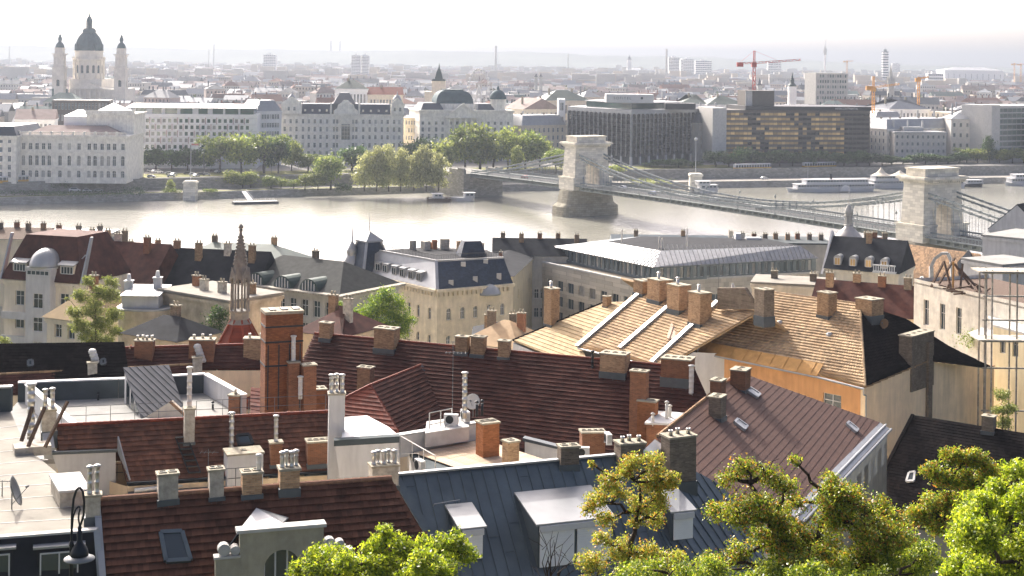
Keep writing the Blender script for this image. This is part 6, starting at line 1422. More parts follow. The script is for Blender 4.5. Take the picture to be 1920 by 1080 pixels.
# --- flat roof terrace with metal stair head
def terrace_block():
 r = house('terrace_building', 'flat roofed building with pale parapets and a grey metal stair head', 260, 112); zp = 44.2; T = flat(zp); Fl = flat(42.8)
 P = on(T, [(34, 718), (222, 711), (385, 702), (458, 742)]); c = P + [P[3] + Vector((2, -12, 0)), P[0] + Vector((2, -16, 0))]
 sheet(r, 'flat_roof', m_gravel, [Vector((p.x, p.y, 42.8)) for p in c], .3, Vector((0, 0, 1))); skirt(r, m_whitewall, [Vector((p.x, p.y, 42.5)) for p in c])
 L = [P[0], on(T, [(50, 722)])[0]]
 for nm, (a, b) in (('parapet', (P[0], P[1])), ('parapet', (P[1] + Vector((.02, 0, 0)), P[2])), ('parapet', (P[2], P[3])), ('parapet', (T.at(52, 722), T.at(138, 795)))):
  d = (b - a).normalized(); n = Vector((-d.y, d.x, 0)) * .18; m = MB(); m.prism([a - n, b - n, b + n, a + n], (0, 0, -1.5)); o = m.obj(nm, m_felt_dark_shade if d.x > .8 else m_whitewall, r)  # parapets facing the camera coloured dark for the shade on them
  n = n * 1.4; m = MB(); m.prism([a - n + Vector((0, 0, .003)), b - n + Vector((0, 0, .003)), b + n + Vector((0, 0, .003)), a + n + Vector((0, 0, .003))], (0, 0, .1)); m.obj('coping', m_white, o)
 b0, b1, t0 = Fl.at(266, 784), Fl.at(341, 762), atZ(234, 691, 45.4); t1 = Plane(t0, (b1 - b0).cross(t0 - b0).normalized()).at(316, 687); u0, u1 = Vector((t0.x, t0.y, 42.8)), Vector((t1.x, t1.y, 42.8)); m = MB(); m.face([b0, t0, u0]); m.face([b1, u1, t1]); m.face([u0, t0, t1, u1]); m.face([b0, b1, t1, t0]); o = m.obj('stair_head', m_whitewall, r)
 R = Plane(t0, (b1 - b0).cross(t0 - b0).normalized()); R.n = R.n if R.n.z > 0 else -R.n; R.d = (b1 - b0).normalized(); R.t = R.n.cross(R.d); R.t = R.t if R.t.z < 0 else -R.t; seam_roof(o, R, [p + R.n * .06 for p in (t0 - R.d * .1 - R.t * .1, t1 + R.d * .1 - R.t * .1, b1 + R.d * .1, b0 - R.d * .1)], M('seam_grey', (.085, .09, .10), .6, .0, dirt=.2), .62, .06, .035)
 for k in range(3): p, q = b0.lerp(u0, .18 + .26 * k), b0.lerp(u0, .36 + .26 * k); hh = lambda v: 2.5 * (v - b0).length / (u0 - b0).length; m = MB(); e = (b0 - b1).normalized() * .03; m.face([p + e, q + e, q + e + Vector((0, 0, hh(q) * .86)), p + e + Vector((0, 0, hh(p) * .86))]); m.obj('side_window', m_glass, o)
 for (x, yb, yt) in ((184, 750, 740), (361, 737, 727), (399, 768, 757)): pipe(r, Fl, x, yb, yt, 4, m_dark_iron, 'cowl')
 wp = upright(Fl.at(310, 785), 100); wallpoly(r, 'little_gable', m_cream, wp, [(268, 786), (319, 753), (346, 778), (346, 786)], .5); w = on(wp, [(319, 753), (346, 778)]); ridge_caps(r, w[0], w[1], m_tile_tan, .1, .25, single=False)
 chimney(r, Fl, 442, 775, 738, 22, .9, 100, m_brick, 1, 'pot', .4, .1)
terrace_block()
# --- dark slate and brown strips behind it
def back_rows():
 z = 45.5; A, B = atZ(-60, 645, z), atZ(233, 641, z); R = pitched(A, B, 42, 1); r = house('slate_roof_house', 'long blackish tiled roof house at the left behind the flat terrace', 90, 122)
 P = on(R, [(-60, 645), (233, 641), (240, 690), (236, 712), (-60, 715)]); tiled_roof(r, R, P, m_tile_black_shade, .3, .3, 0); bk = pitched(A, B, 42, -1); Q = [A + bk.t * 6, B + bk.t * 6]; sheet(r, 'back_slope', m_slate, [A, B, Q[1], Q[0]], .2, bk.n); skirt(r, m_beige, [p - Vector((0, 0, .2)) for p in (P[4], P[3], Q[1], Q[0])])
 skylight(r, R, [(53, 678), (61, 677), (62, 687), (53, 688)], m_lead); skylight(r, R, [(190, 676), (197, 675), (198, 684), (190, 685)], m_lead); m = MB(); m.face([A - Vector((0, 0, .2)), P[4] - Vector((0, 0, .2)), Q[0] - Vector((0, 0, .2))]); m.face([B - Vector((0, 0, .2)), Q[1] - Vector((0, 0, .2)), P[3] - Vector((0, 0, .2))]); m.obj('gable_wall', m_beige, r)
 z = 43.6; A, B = atZ(-60, 705, z), atZ(366, 683, z); R = pitched(A, B, 42, 1); r = house('low_brown_house', 'long dark brown roof ridge just behind the terrace parapet', 200, 116)
 P = on(R, [(-60, 705), (366, 683), (372, 722), (-60, 742)]); tiled_roof(r, R, P, m_tile_brown, .36, .9, 0, lift=.06); bk = pitched(A, B, 42, -1); Q = [A + bk.t * 3.5, B + bk.t * 3.5]; sheet(r, 'back_slope', m_tile_brown, [A, B, Q[1], Q[0]], .2, bk.n); skirt(r, m_beige, [p - Vector((0, 0, .2)) for p in (P[3], P[2], Q[1], Q[0])])
 ridge_caps(r, A + R.n * .02, B + R.n * .02, m_tile_tan, .1, .4, single=False)
 for i, (x, y) in enumerate(((173, 700), (370, 690))):
  c = chimney(r, R, x, y + 6, y - 22, 17, .9, 73, m_oldplaster_ch, 1, 'hole', flash=False)
  m = MB(); p = R.at(x, y - 14); w = WL[r.name]
  for k in range(5): q = p + Vector((.1 * k, 0, .95 - .28 * k)); m.lathe([(.05, .0), (.3, .05), (.34, .2), (.25, .38), (.05, .45)], q, 10)
  m.obj('stacked_cowl', m_pipe_white, r)
 # red brick parapets and dark gutter roof beside the turret
 z = 44.8; A, B = atZ(232, 652, z), atZ(492, 645, z); R = pitched(A, B, 42, 1); r = house('red_ridge_house', 'narrow red tiled roof with two wide brick chimneys before the gothic turret', 360, 120)
 P = on(R, [(232, 652), (492, 645), (500, 690), (240, 690)]); tiled_roof(r, R, P, m_tile_brown, .36, .9, 0, lift=.06); bk = pitched(A, B, 42, -1); Q = [A + bk.t * 5, B + bk.t * 5]; sheet(r, 'back_slope', m_tile_red, [A, B, Q[1], Q[0]], .2, bk.n); skirt(r, m_beige, [p - Vector((0, 0, .2)) for p in (P[3], P[2], Q[1], Q[0])]); ridge_caps(r, A, B, m_tile_red, .12, .4, single=False)
 chimney(r, R, 271, 664, 636, 34, .6, 88, m_brick, 4, 'pot', .35, .1, flash=False); chimney(r, R, 379, 663, 634, 46, .6, 88, m_brick, 3, 'pot', .35, .1, flash=False); chimney(r, R, 478, 662, 632, 40, .6, 88, m_brick_tan, 2, 'pot', .35, .1, flash=False)
 U = upright(P[0] + Vector((0, 0, 0)), 95); wallpoly(r, 'firewall_gable', m_beige, U, [(231, 690), (243, 647), (252, 690)], .5)
 z = 42.8; A, B = atZ(408, 682, z), atZ(500, 690, z); R = pitched(A, B, 42, 1); r = house('red_roof_house', 'small red tiled roof with fallen aerials left of the great brick stack', 455, 112); P = on(R, [(405, 681), (500, 690), (560, 760), (440, 765), (415, 720)]); tiled_roof(r, R, P, m_tile_red, .36, .3, 0); skirt(r, m_beige, [p - Vector((0, 0, .2)) for p in P]); antenna('rusty aerial leaning over the small red roof', R, 462, 716, 690, 9)
 # great brick chimney stack
 r = house('brick_chimney_stack', 'great soot stained red brick chimney stack with iron bands', 530, 108, 'chimney'); p = atY(532, 735, 108); s = 108 / FPX; m = MB(); w, h = 40 * s, (735 - 578) * s; m.box(-w, w * .75, -w * .6, w * .6, -6, h - .25); o = m.obj('shaft', M('sooty_brick', (.17, .055, .024), .95, var=.4, scale=.8, brick=(.25, .075, .012, '5c4636'), col2=(.27, .10, .035), dirt=.75), r, False, loc=p - WL[r.name], rot=.35)
 m = MB(); m.box(-w * 1.04, w * .79, -w * .65, w * .65, h - .26, h - .05); m.obj('cap', m_capstone, o, False)
 for k in range(3): m = MB(); x = -w * .75 + k * w * .55; m.box(x, x + w * .3, -w * .3, w * .3, h - .06, h + .02); m.obj('flue_opening', m_dark_iron, o, False)
 for k, zz in enumerate((h * .62, h * .8, h * .34)): m = MB(); m.box(-w * 1.02, w * .77, -w * .62, w * .62, zz, zz + .12); m.obj('iron_band', m_dark_iron, o, False)
 for k in range(4): m = MB(); x = -w * .9 + k * w * .5; m.box(x, x + .08, -w * .63, -w * .6, -1, h * .6); m.obj('iron_strap', m_dark_iron, o, False)
 pl = flat(p.z)
 for (x, yb, yt, ww) in ((549, 742, 676, 20), (579, 736, 681, 24)): chimney(r, pl, x, yb, yt, ww, .8, 70, m_brick, 1, 'hole', flash=False, base=atY(x, yb, 107), sink=4)
 pipe(r, pl, 550, 676, 632, 8, m_pipe_white, base=atY(550, 676, 107)); pipe(r, pl, 563, 740, 708, 8, m_pipe_white, base=atY(563, 740, 106))
 # small red roof and tall white flue wall in front of it
 z = 42.4; A, B = atZ(470, 725, z), atZ(575, 738, z); R = pitched(A, B, 38, 1); r = house('red_lean_to', 'low red tiled roof between the great brick stack and the courtyard ridge', 530, 101); P = on(R, [(470, 725), (580, 738), (610, 790), (470, 790)]); tiled_roof(r, R, P, m_tile_red, .36, .3, 0); skirt(r, m_beige, [p - Vector((0, 0, .2)) for p in P]); chimney(r, R, 592, 772, 726, 34, .8, 70, m_brick_orange, 3, 'hole', flash=False, sink=3)
back_rows()
# --- blue standing seam roof in the foreground
def zinc_house():
 z = 47.6; A, B, C = atZ(745, 891, z), atZ(1165, 853, z), atZ(1216, 838, z); r = house('zinc_roof_house', 'house with blue grey standing seam metal roof and shuttered dormers', 1000, 70)
 R = pitched(A, B, 44, 1); Rr = pitched(B, C, 44, 1)
 hip = R.n.cross(Rr.n); hip = hip if hip.z < 0 else -hip; hip.normalize(); H1 = B + hip * 13
 P = [A, B, H1] + on(R, [(905, 1195)]); P[3] = R.at(900, 1185); lv = P[2].z
 seam_roof(r, R, P, m_zinc, .62, .12, .06, joints=40)
 Q = [B + Rr.n * .0, C] + on(Rr, [(1345, 905), (1440, 990)]) + [H1]; seam_roof(r, Rr, Q, m_zinc, .62, .12, .05)
 m = MB(); m.bar(A + Vector((0, 0, .06)), B + Vector((0, 0, .06)), .3, .1); m.obj('ridge_cap', m_zinc_lt, r); m = MB(); m.bar(B + Vector((0, 0, .04)), H1, .16, .08); m.obj('hip_cap', m_zinc, r)
 m = MB(); a = R.at(733, 897); b = R.at(880, 1150); m.prism([a, a + R.d * .45, b + R.d * .45, b], R.n * .14); m.obj('verge_flashing', m_zinc, r)
 bk = pitched(A, B, 40, -1); E = [A + bk.t * 4, B + bk.t * 4]; sheet(r, 'back_slope', m_zinc, [A, B, E[1], E[0]], .12, bk.n); skirt(r, m_cream, [p - Vector((0, 0, .2)) for p in (P[3], H1, Q[3], Q[2], C, E[1], E[0])])
 m = MB(); c0 = atZ(1205, 838, z + .3); m.prism([atZ(1206, 853, z + .2), atZ(1228, 832, z + .2), atZ(1244, 843, z - .2), atZ(1230, 860, z - .2)], (0, 0, .25)); m.obj('gable_coping', m_white, r)
 dormer(r, R, 864, 1052, 906, 1.55, 14, m_zinc_lt, m_zinc, 'shutter'); dormer(r, R, 1008, 1066, 1150, 2.15, 14, m_zinc_lt, m_zinc, 'shutter', nw=2); dormer(r, R, 1260, 1014, 1300, 1.45, 14, m_zinc_lt, m_zinc, 'shutter')
 m = MB(); a, b = R.at(812, 950), R.at(860, 942)
 m.tube(a + R.n * .25, b + R.n * .25, .025, .025, 6)
 for k in range(3): p = a.lerp(b, k / 2); m.tube(p, p + R.n * .27, .02, .02, 5)
 m.obj('snow_guard', m_zinc_lt, r)
 for (x, yb, yt, w, mt, fl, st) in ((1065, 868, 833, 36, m_brick_grey, 2, 'hole'), (1180, 866, 826, 50, m_brick_grey, 3, 'pot'), (1272, 900, 812, 56, m_brick_grey, 3, 'pot'), (719, 908, 868, 50, m_oldplaster_ch, 5, 'band')): chimney(r, R if x < 1200 else Rr, x, yb, yt, w, .62, 70, mt, fl, st, .55 if st == 'band' else .3, .11)
zinc_house()
# --- centre: white rendered terrace with deck, rails and air conditioners
def white_terrace():
 r = house('white_terrace_house', 'white rendered flat roofed house with timber roof deck and railings', 800, 92); D = flat(44.6)
 P = on(D, [(776, 848), (905, 823), (948, 862), (985, 900), (812, 905)]); dirv = (P[1] - P[0]).normalized(); ac = (P[4] - P[0]).normalized(); n = 26
 pw = (P[1] - P[0]).length / n; pm = MB(); pm.box(0, pw * .93, -6.2, 0, -.05, 0); me = pm.mesh('plank', m_deck); rot = math.atan2(dirv.y, dirv.x)
 for k in range(n): wput('plank', me, r, P[0] + dirv * (pw * k), rot)
 base = [P[0] + Vector((-.3, .5, -.12)), P[1] + Vector((.3, .5, -.12)), P[1] + Vector((2.4, -6, -.12)), P[0] + Vector((1.4, -7, -.12))]; sheet(r, 'flat_roof', m_felt_dark_shade, base, .2, Vector((0, 0, 1))); skirt(r, m_whitewall, [p - Vector((0, 0, .2)) for p in base])
 Wb = upright(D.at(745, 850), 100); a, b = D.at(742, 851), D.at(905, 822)
 m = MB(); m.prism([a + Vector((0, .06, -.3)), b + Vector((0, .06, -.3)), b + Vector((0, .06, 1.0)), a + Vector((0, .06, 1.0))], (0, .4, 0)); o = m.obj('upstand', m_concrete, r); m = MB(); m.prism([a + Vector((-.1, -.02, 1.002)), b + Vector((.1, -.02, 1.002)), b + Vector((.1, .6, 1.002)), a + Vector((-.1, .6, 1.002))], (0, 0, .1)); m.obj('coping', m_zinc_lt, o)
 U = upright(atY(690, 900, 89), 86); wallpoly(r, 'white_wall', m_whitewall, U, [(628, 836), (747, 830), (752, 915), (640, 915)], .4); f = Plane(U.p + (U.n if U.n.y < 0 else -U.n) * .06, U.n); wallpoly(r, 'wall_coping', m_felt_dark_shade, f, [(626, 826), (749, 818), (749, 830), (626, 837)], .6)
 q = on(flat(U.at(690, 826).z + .05), [(640, 822), (746, 815), (728, 800), (688, 779), (646, 782)]); sheet(r, 'white_roof', m_white, q, .2, Vector((0, 0, 1)))
 p = atY(630, 836, 91); chimney(r, D, 630, 838, 736, 30, .8, 84, m_whitewall, 3, 'band', 1.0, .13, flash=False, base=p, sink=3)
 w2 = upright(atY(1015, 868, 96), 104); wallpoly(r, 'white_wall', m_whitewall, w2, [(984, 826), (1046, 842), (1046, 885), (984, 885)], .4); wallpoly(r, 'wall_coping', m_lead, Plane(w2.p + (w2.n if w2.n.y < 0 else -w2.n) * .06, w2.n), [(980, 821), (1048, 838), (1048, 843), (980, 827)], .6)
 chimney(r, D, 914, 851, 786, 34, .9, 60, m_brick_orange, 3, 'hole', flash=False, base=D.at(914, 853)); chimney(r, D, 957, 872, 818, 24, .9, 60, m_brick_tan, 1, 'hole', flash=False, base=D.at(957, 878)); chimney(r, D, 1110, 845, 803, 44, .6, 80, m_brick, 4, 'hole', base=atY(1110, 848, 99), sink=4)
 railing(r, [D.at(752, 850), D.at(816, 888)], 1.05, m_pipe_white, 3, .03, rails=(1,)); railing(r, [D.at(745, 880), D.at(785, 878)], .9, m_pipe_white, 2, .025, rails=(1,)); zz = a.z + 1.1; T = flat(zz); railing(r, [T.at(805, 804), T.at(847, 795)], 1.0, m_pipe_white, 2, .035, rails=(1, .25))
 m = MB(); q = on(T, [(797, 812), (880, 800), (872, 780), (800, 790)]); m.prism(q, (0, 0, -.9)); m.obj('plant_base', m_concrete, r)
 pipe(r, T, 871, 770, 696, 9, m_steel, base=atY(871, 775, 92)); ac_unit('white air conditioner behind the deck upstand, left one', T.at(846, 797), .9, 100); ac_unit('boxy air conditioner beside the steel flue', T.at(872, 790), .95, 160); ac_unit('white air conditioner at the edge of the timber deck', D.at(787, 884), .8, 150); ac_unit('air conditioner with round fan below the brick chimney', atY(1092, 858, 97), .9, 95); ac_unit('air conditioner bracketed beside the red brick chimney', atY(1140, 832, 98), .8, 170)
 dish('white satellite dish on the mast beside the steel flue', atY(887, 770, 94), .5, 200, 20); antenna('tall television aerial with grid reflector above the deck', T, 848, 790, 650, 6)
 for (x, y) in ((894, 772), (904, 770)): pipe(r, T, x, y, y - 14, 5, m_dark_iron, 'cowl', base=atY(x, y, 93))
white_terrace()
# --- large brown roof with cross gable
def big_brown():
 z = 45; A, B = atZ(590, 625, z), atZ(1302, 690, z); R = pitched(A, B, 43, 1); r = house('long_brown_house', 'very long brown metal tiled roof with cross gable across the middle', 950, 118)
 P = on(R, [(590, 625), (1302, 690), (1330, 752), (1225, 850), (1000, 850), (640, 815), (536, 745)]); tiled_roof(r, R, P, m_tile_brown, .37, 1.1, 0, lift=.10); bk = pitched(A, B, 43, -1); Q = [A + bk.t * 8, B + bk.t * 8]; sheet(r, 'back_slope', m_tile_brown, [A, B, Q[1], Q[0]], .2, bk.n)
 E = [R.at(536, 745), R.at(1290, 830)]; skirt(r, m_cream, [p - Vector((0, 0, .3)) for p in (P[6], P[5], P[4], P[3], P[2], Q[1], Q[0])]); m = MB(); m.face([A - Vector((0, 0, .1)), P[6] - Vector((0, 0, .3)), Q[0] - Vector((0, 0, .3))]); m.obj('gable_wall', m_cream, r)
 ridge_caps(r, A + R.n * .02, B + R.n * .02, m_tile_red, .11, .42, single=False)
 top = R.at(790, 684); zc = top.z; f0 = atZ(694, 722, zc); dv = (top - f0).normalized(); Rt = pitched(f0, top, 41, 1); lv = azv(112.7); Fr = pitched(f0 - lv, f0 + lv, 41, 1)
 tiled_roof(r, Rt, on(Rt, [(694, 722), (790, 684), (838, 770), (810, 800), (748, 810)]), m_tile_brown, .37, 1.1, 0, lift=.10)
 tiled_roof(r, Fr, on(Fr, [(694, 722), (748, 810), (728, 812), (645, 785), (645, 747)]), m_tile_red, .37, .3, 0, lift=.06)  # front facet redder than the rest: sunlight on it put into its colour
 h0, h1 = f0, Rt.at(746, 808); ridge_caps(r, h0, h1, m_tile_red, .12, .4, single=False); ridge_caps(r, f0, top, m_tile_red, .12, .4, single=False); v1 = Rt.at(838, 770); m = MB(); m.bar(top + R.n * .1, v1 + R.n * .12, .35, .08); m.obj('valley_flashing', m_lead, r); hl = Fr.at(645, 747); ridge_caps(r, hl, f0, m_tile_red, .12, .4, single=False)
 Lf = pitched(f0, top, 41, -1); sheet(r, 'back_slope', m_tile_brown, [f0, top, top + Lf.t * 3, f0 + Lf.t * 5], .2, Lf.n)
 for (x, yb, yt, w, mt, fl) in ((612, 634, 603, 23, m_brick_tan, 1), (725, 650, 613, 41, m_brick_tan, 3), (867, 660, 629, 24, m_brick_tan, 1), (897, 663, 629, 26, m_brick_tan, 2), (946, 667, 637, 22, m_brick_tan, 1), (1153, 694, 660, 49, m_brick_tan, 3), (1271, 707, 669, 56, m_brick, 4), (685, 737, 686, 27, m_brick_tan, 2), (1197, 820, 692, 31, m_brick, 2), (1213, 828, 748, 34, m_brick_orange, 2)): chimney(r, R, x, yb, yt, w, .65, 110, mt, fl, 'hole')
 pipe(r, R, 1111, 690, 660, 5, m_dark_iron); pipe(r, R, 1296, 737, 687, 9, m_pipe_white); antenna('thin aerial mast on the ridge of the long brown roof', R, 849, 655, 640, 4)
 m = MB(); q = on(flat(R.at(1250, 800).z + .9), [(1212, 795), (1262, 797), (1280, 778), (1232, 775)]); m.prism(q, (0, 0, -3)); o = m.obj('flue_block', m_brick, r); m = MB(); c = sum(q, Vector()) / 4; m.prism([c + (p - c) * 1.1 + Vector((0, 0, .003)) for p in q], (0, 0, .15)); m.obj('cap', m_white, o)
 for x, y, h in ((1224, 791, 12), (1250, 785, 28), (1256, 782, 18)): pipe(r, R, x, y, y - h, 6, m_pipe_white, 'cowl', base=flat(c.z + .15).at(x, y))
big_brown()
def right_brown():
 z = 43.6; A, B = atZ(1232, 818, z), atZ(1385, 697, z); R = pitched(A, B, 28, 1); r = house('right_brown_house', 'brown seamed roof sloping to the right above a zinc gutter', 1450, 108)
 P = on(R, [(1232, 818), (1385, 697), (1650, 792), (1480, 962), (1390, 1010), (1298, 890)]); seam_roof(r, R, P, M('brown_sheet', (.105, .054, .04), .75, .0, var=.15, dirt=.2), .5, .15, .022, 'course_line', True, 's')
 ridge_caps(r, A, B, m_tile_tan, .12, .4, single=False); e0, e1 = R.at(1650, 792), R.at(1480, 962); n = Vector((R.t.x, R.t.y, 0)).normalized(); m = MB(); m.prism([e0, e0 + R.t * .9, e1 + R.t * .9, e1], R.n * -.12); m.obj('zinc_eaves', m_zinc_lt, r)
 m = MB(); m.tube(e0 + R.t * .5 + R.n * .1, e1 + R.t * .5 + R.n * .1, .1, .1, 8); m.tube(e0 + R.t * 1.05, e1 + R.t * 1.05, .11, .11, 8); m.obj('gutter', m_zinc_lt, r); w0, w1 = e0 + R.t * .7, e1 + R.t * .7; zg = ground(w0.x, w0.y)
 m = MB(); a2, b2 = w1, w0; L = (Vector((b2.x, b2.y)) - Vector((a2.x, a2.y))).length; zt = w0.z - .25; wall_windows(r, m, a2.xy, b2.xy, zg - 2, zt, spread(int(L / 2.6), L, .6), [(zt - 2.6, zt - .9), (zt - 6.0, zt - 4.2), (zt - 9.4, zt - 7.6)], 1.0, (m_white, m_glass), world=True); m.obj('wall', m_cream, r); skirt(r, m_cream, [P[5] - Vector((0, 0, .3)), w1 - Vector((0, 0, .3))], closed=False)
 skirt(r, m_cream, [w0 - Vector((0, 0, .3)), B - Vector((0, 0, .3)), A - Vector((0, 0, .3)), P[5] - Vector((0, 0, .3))], closed=False)
 for (x, yb, yt, w, mt) in ((1388, 726, 690, 36, m_brick), (1346, 742, 710, 27, m_brick), (1345, 782, 740, 30, m_brick_grey)): chimney(r, R, x, yb, yt, w, .8, 26, mt, 2, 'hole')
 for q in (((1400, 735), (1406, 729), (1424, 741), (1418, 747)), ((1376, 794), (1382, 788), (1400, 801), (1394, 808)), ((1586, 797), (1591, 793), (1608, 807), (1603, 812))): skylight(r, R, q, m_zinc_lt, m_zinc_lt)
right_brown()
def shade_black_roof():
 z = 37; A, B = atZ(1712, 778, z), atZ(1990, 823, z); R = pitched(A, B, 38, 1); r = house('shade_black_roof_house', 'house with tiled roof coloured black for shade and pale wall at the lower right', 1790, 120)
 P = on(R, [(1712, 778), (1990, 823), (2010, 1010), (1645, 975), (1646, 905)]); tiled_roof(r, R, P, m_tile_black_shade, .32, .28, 0); E = [P[3], P[2]]; bk = pitched(A, B, 38, -1); Q = [A + bk.t * 4, B + bk.t * 4]; sheet(r, 'back_slope', m_tile_black_shade, [A, B, Q[1], Q[0]], .2, bk.n)  # roof lies in the beige house's shadow; that shade is its colour
 a, b = P[3] + Vector((.2, .4, -.3)), P[2] + Vector((0, .4, -.3)); L = (b - a).length; zg = ground(a.x, a.y) - 2; zt = min(a.z, b.z); m = MB(); wall_windows(r, m, a.xy, b.xy, zg, zt, spread(6, L, 1), [(zt - 3, zt - .9)], 1.3, (m_wood, m_glass), world=True); m.obj('wall', m_cream, r); skirt(r, m_cream, [p - Vector((0, 0, .3)) for p in (b, B, Q[1], Q[0], A, P[4], a)], closed=False)
 m = MB(); v = on(R, [(1712, 778), (1646, 905)]); m.bar(v[0], v[1], .3, .25); m.obj('verge', m_tile_black_shade, r); skylight(r, R, [(1705, 888), (1716, 886), (1714, 903), (1700, 904)], m_white); chimney(r, R, 1854, 806, 778, 22, .9, 127, m_brick_grey, 1, 'hole')
shade_black_roof()
# --- sunlit beige roofs
def beige_hip():
 z = 45; A, B = atZ(1440, 547, z), atZ(1612, 570, z); R = pitched(A, B, 31, 1); r = house('beige_hipped_house', 'sunlit beige tiled hipped roof house with orange wall and tall beige firewall', 1540, 140)
 P = on(R, [(1440, 547), (1612, 570), (1622, 724), (1535, 700), (1312, 656)]); tiled_roof(r, R, P, m_tile_beige, .40, .26, 0, .03, lift=.11); corner = P[2]
 Wp = upright(corner, 43); peak = Wp.at(1740, 672); n = (peak - B).cross(corner - B).normalized(); n = n if n.z > 0 else -n; K = Plane(B, n); K.d = Vector((n.y, -n.x, 0)).normalized(); K.t = n.cross(K.d); K.t = K.t if K.t.z < 0 else -K.t
 tiled_roof(r, K, on(K, [(1612, 570), (1700, 598), (1778, 648), (1864, 690), (1740, 674), (1622, 724)]), m_tile_black_shade, .33, .24, 0, .03); ridge_caps(r, B, corner, m_tile_beige, .13, .36, single=False); ridge_caps(r, A, B, m_tile_beige, .13, .36, single=False)  # right hip face of the beige roof, coloured black for its shade
 wn = Wp.n if Wp.n.y < 0 else -Wp.n; m = MB(); top = [(1622, 728), (1740, 678), (1864, 692)]; wl = on(Wp, top); zg = 22; ring = [Vector((wl[0].x, wl[0].y, zg)), wl[0], wl[1], wl[2], Vector((wl[2].x, wl[2].y, zg))]; m.prism(ring, -wn * .45); m.obj('firewall', m_beige, r)
 m = MB()
 for a, b in zip(wl, wl[1:]):
  k = 9
  for i in range(k): p, q = a.lerp(b, i / k), a.lerp(b, (i + 1) / k); zz = max(p.z, q.z); m.prism([Vector((p.x, p.y, zz)) + wn * .12, Vector((q.x, q.y, zz)) + wn * .12, Vector((q.x, q.y, zz)) - wn * .5, Vector((p.x, p.y, zz)) - wn * .5], (0, 0, .1))
 m.obj('stepped_coping', m_tile_tan, r)
 a = on(R, [(1312, 656), (1535, 702), (1622, 724)]); b = [p + Vector((R.t.x, R.t.y, 0)).normalized() * -.5 for p in a]; zt = a[1].z - .2; A2_, B2_ = b[0], b[2]; m = MB(); L = (B2_ - A2_).length; u = lambda px: (R.at(px, 705) - a[0]).dot((B2_ - A2_).normalized())
 wall_windows(r, m, A2_.xy, B2_.xy, 22, zt, [L * .3, L * .8], [(zt - 3.3, zt - 1.5)], 2.0, (m_white, m_glass), world=True); m.obj('orange_wall', m_orange, r)
 f = Vector((R.t.x, R.t.y, 0)).normalized(); m = MB(); m.prism([a[0] - R.t * 1.0 + R.n * .25, a[1] - R.t * 1.2 + R.n * .25, a[1] + R.t * .35 + R.n * .02, a[0] + R.t * .35 + R.n * .02], R.n * .06); o = m.obj('rusty_skirt', m_rust, r)
 for k in range(9): p = (a[0] - R.t * 1.1 + R.n * .3).lerp(a[1] - R.t * 1.2 + R.n * .3, (k + .5) / 9); m = MB(); m.bar(p, p + R.t * 1.45 - R.n * .22, .05, .1); m.obj('seam', m_rust, o)
 m = MB(); m.path([p + R.t * .3 - Vector((0, 0, .08)) for p in a], .11, 8); e = a[2] + R.t * .3; m.path([e, e + Vector((0, 0, -.6)), e - R.t * .5 + Vector((0, 0, -1)), e - R.t * .5 + Vector((0, 0, -9))], .08, 8); m.obj('gutter', m_zinc_lt, r)
 skirt(r, m_beige, [Vector((wl[2].x, wl[2].y, wl[2].z)), A + Vector((14, 12, -6)), A + Vector((-3, 3, -3)), b[0] - Vector((0, 0, .3))], closed=False)
 bk = pitched(A, B, 31, -1); sheet(r, 'back_slope', m_tile_beige, [A, B, B + bk.t * 7, A + bk.t * 7], .2, bk.n)
 for (x, yb, yt, w, mt, fl) in ((1550, 590, 546, 27, m_brick_tan, 2), (1630, 590, 558, 38, m_brick_tan, 2)): chimney(r, R if x < 1600 else K, x, yb, yt, w, .9, 139, mt, fl, 'hole')
 for (x, y) in ((1462, 606), (1555, 628)): p = R.at(x, y); m = MB(); m.lathe([(.32, -.1), (.3, .1), (.2, .25), (.02, .3)], p, 10); m.obj('roof_vent', m_zinc_lt, r)
 c = Wp.at(1729, 690) - wn * .6; chimney(r, K, 1729, 690, 624, 92, .28, 43, m_brick_grey, 4, 'hole', base=c, flash=False, sink=2); m = MB(); q = Wp.at(1740, 690); m.box(-.42, .42, -.18, .12, -7.0, 2.6); m.obj('brick_buttress', m_brick_grey, r, False, loc=q + wn * .12 - WL[r.name], rot=math.radians(47)); dish('rusty satellite dish on the dark hip of the beige house', K.at(1659, 618), .5, 230, 20, m_tile_tan)
 # lean-to dormer with glass front at its left
 D = upright(R.at(1300, 656) + Vector((0, 0, 0)), 125); g = on(D, [(1253, 636), (1302, 646), (1302, 676), (1256, 668)]); m = MB(); m.prism(g, Vector((.6, 2.4, 0))); o = m.obj('glazed_lean_to', m_wood, r); m = MB(); q = on(D, [(1258, 646), (1297, 654), (1297, 672), (1260, 666)]); m.face([p + Vector((-.02, -.06, 0)) for p in q]); m.obj('pane', m_glass, o)
 q = [g[0] + Vector((-.2, -.3, .1)), g[1] + Vector((.3, -.3, .1)), g[1] + Vector((2.2, 4.0, 1.5)), g[0] + Vector((1.0, 4.6, 1.6))]; m = MB(); m.prism(q, (0, 0, .1)); m.obj('lean_to_roof', M('pink_sheet', (.55, .40, .30), .7, dirt=.3), r)
 for k in range(5): p, s_ = q[0].lerp(q[1], (k + .5) / 5), q[3].lerp(q[2], (k + .5) / 5); m = MB(); m.bar(p + Vector((0, 0, .12)), s_ + Vector((0, 0, .12)), .05, .08); m.obj('seam', m_wood, r)
beige_hip()
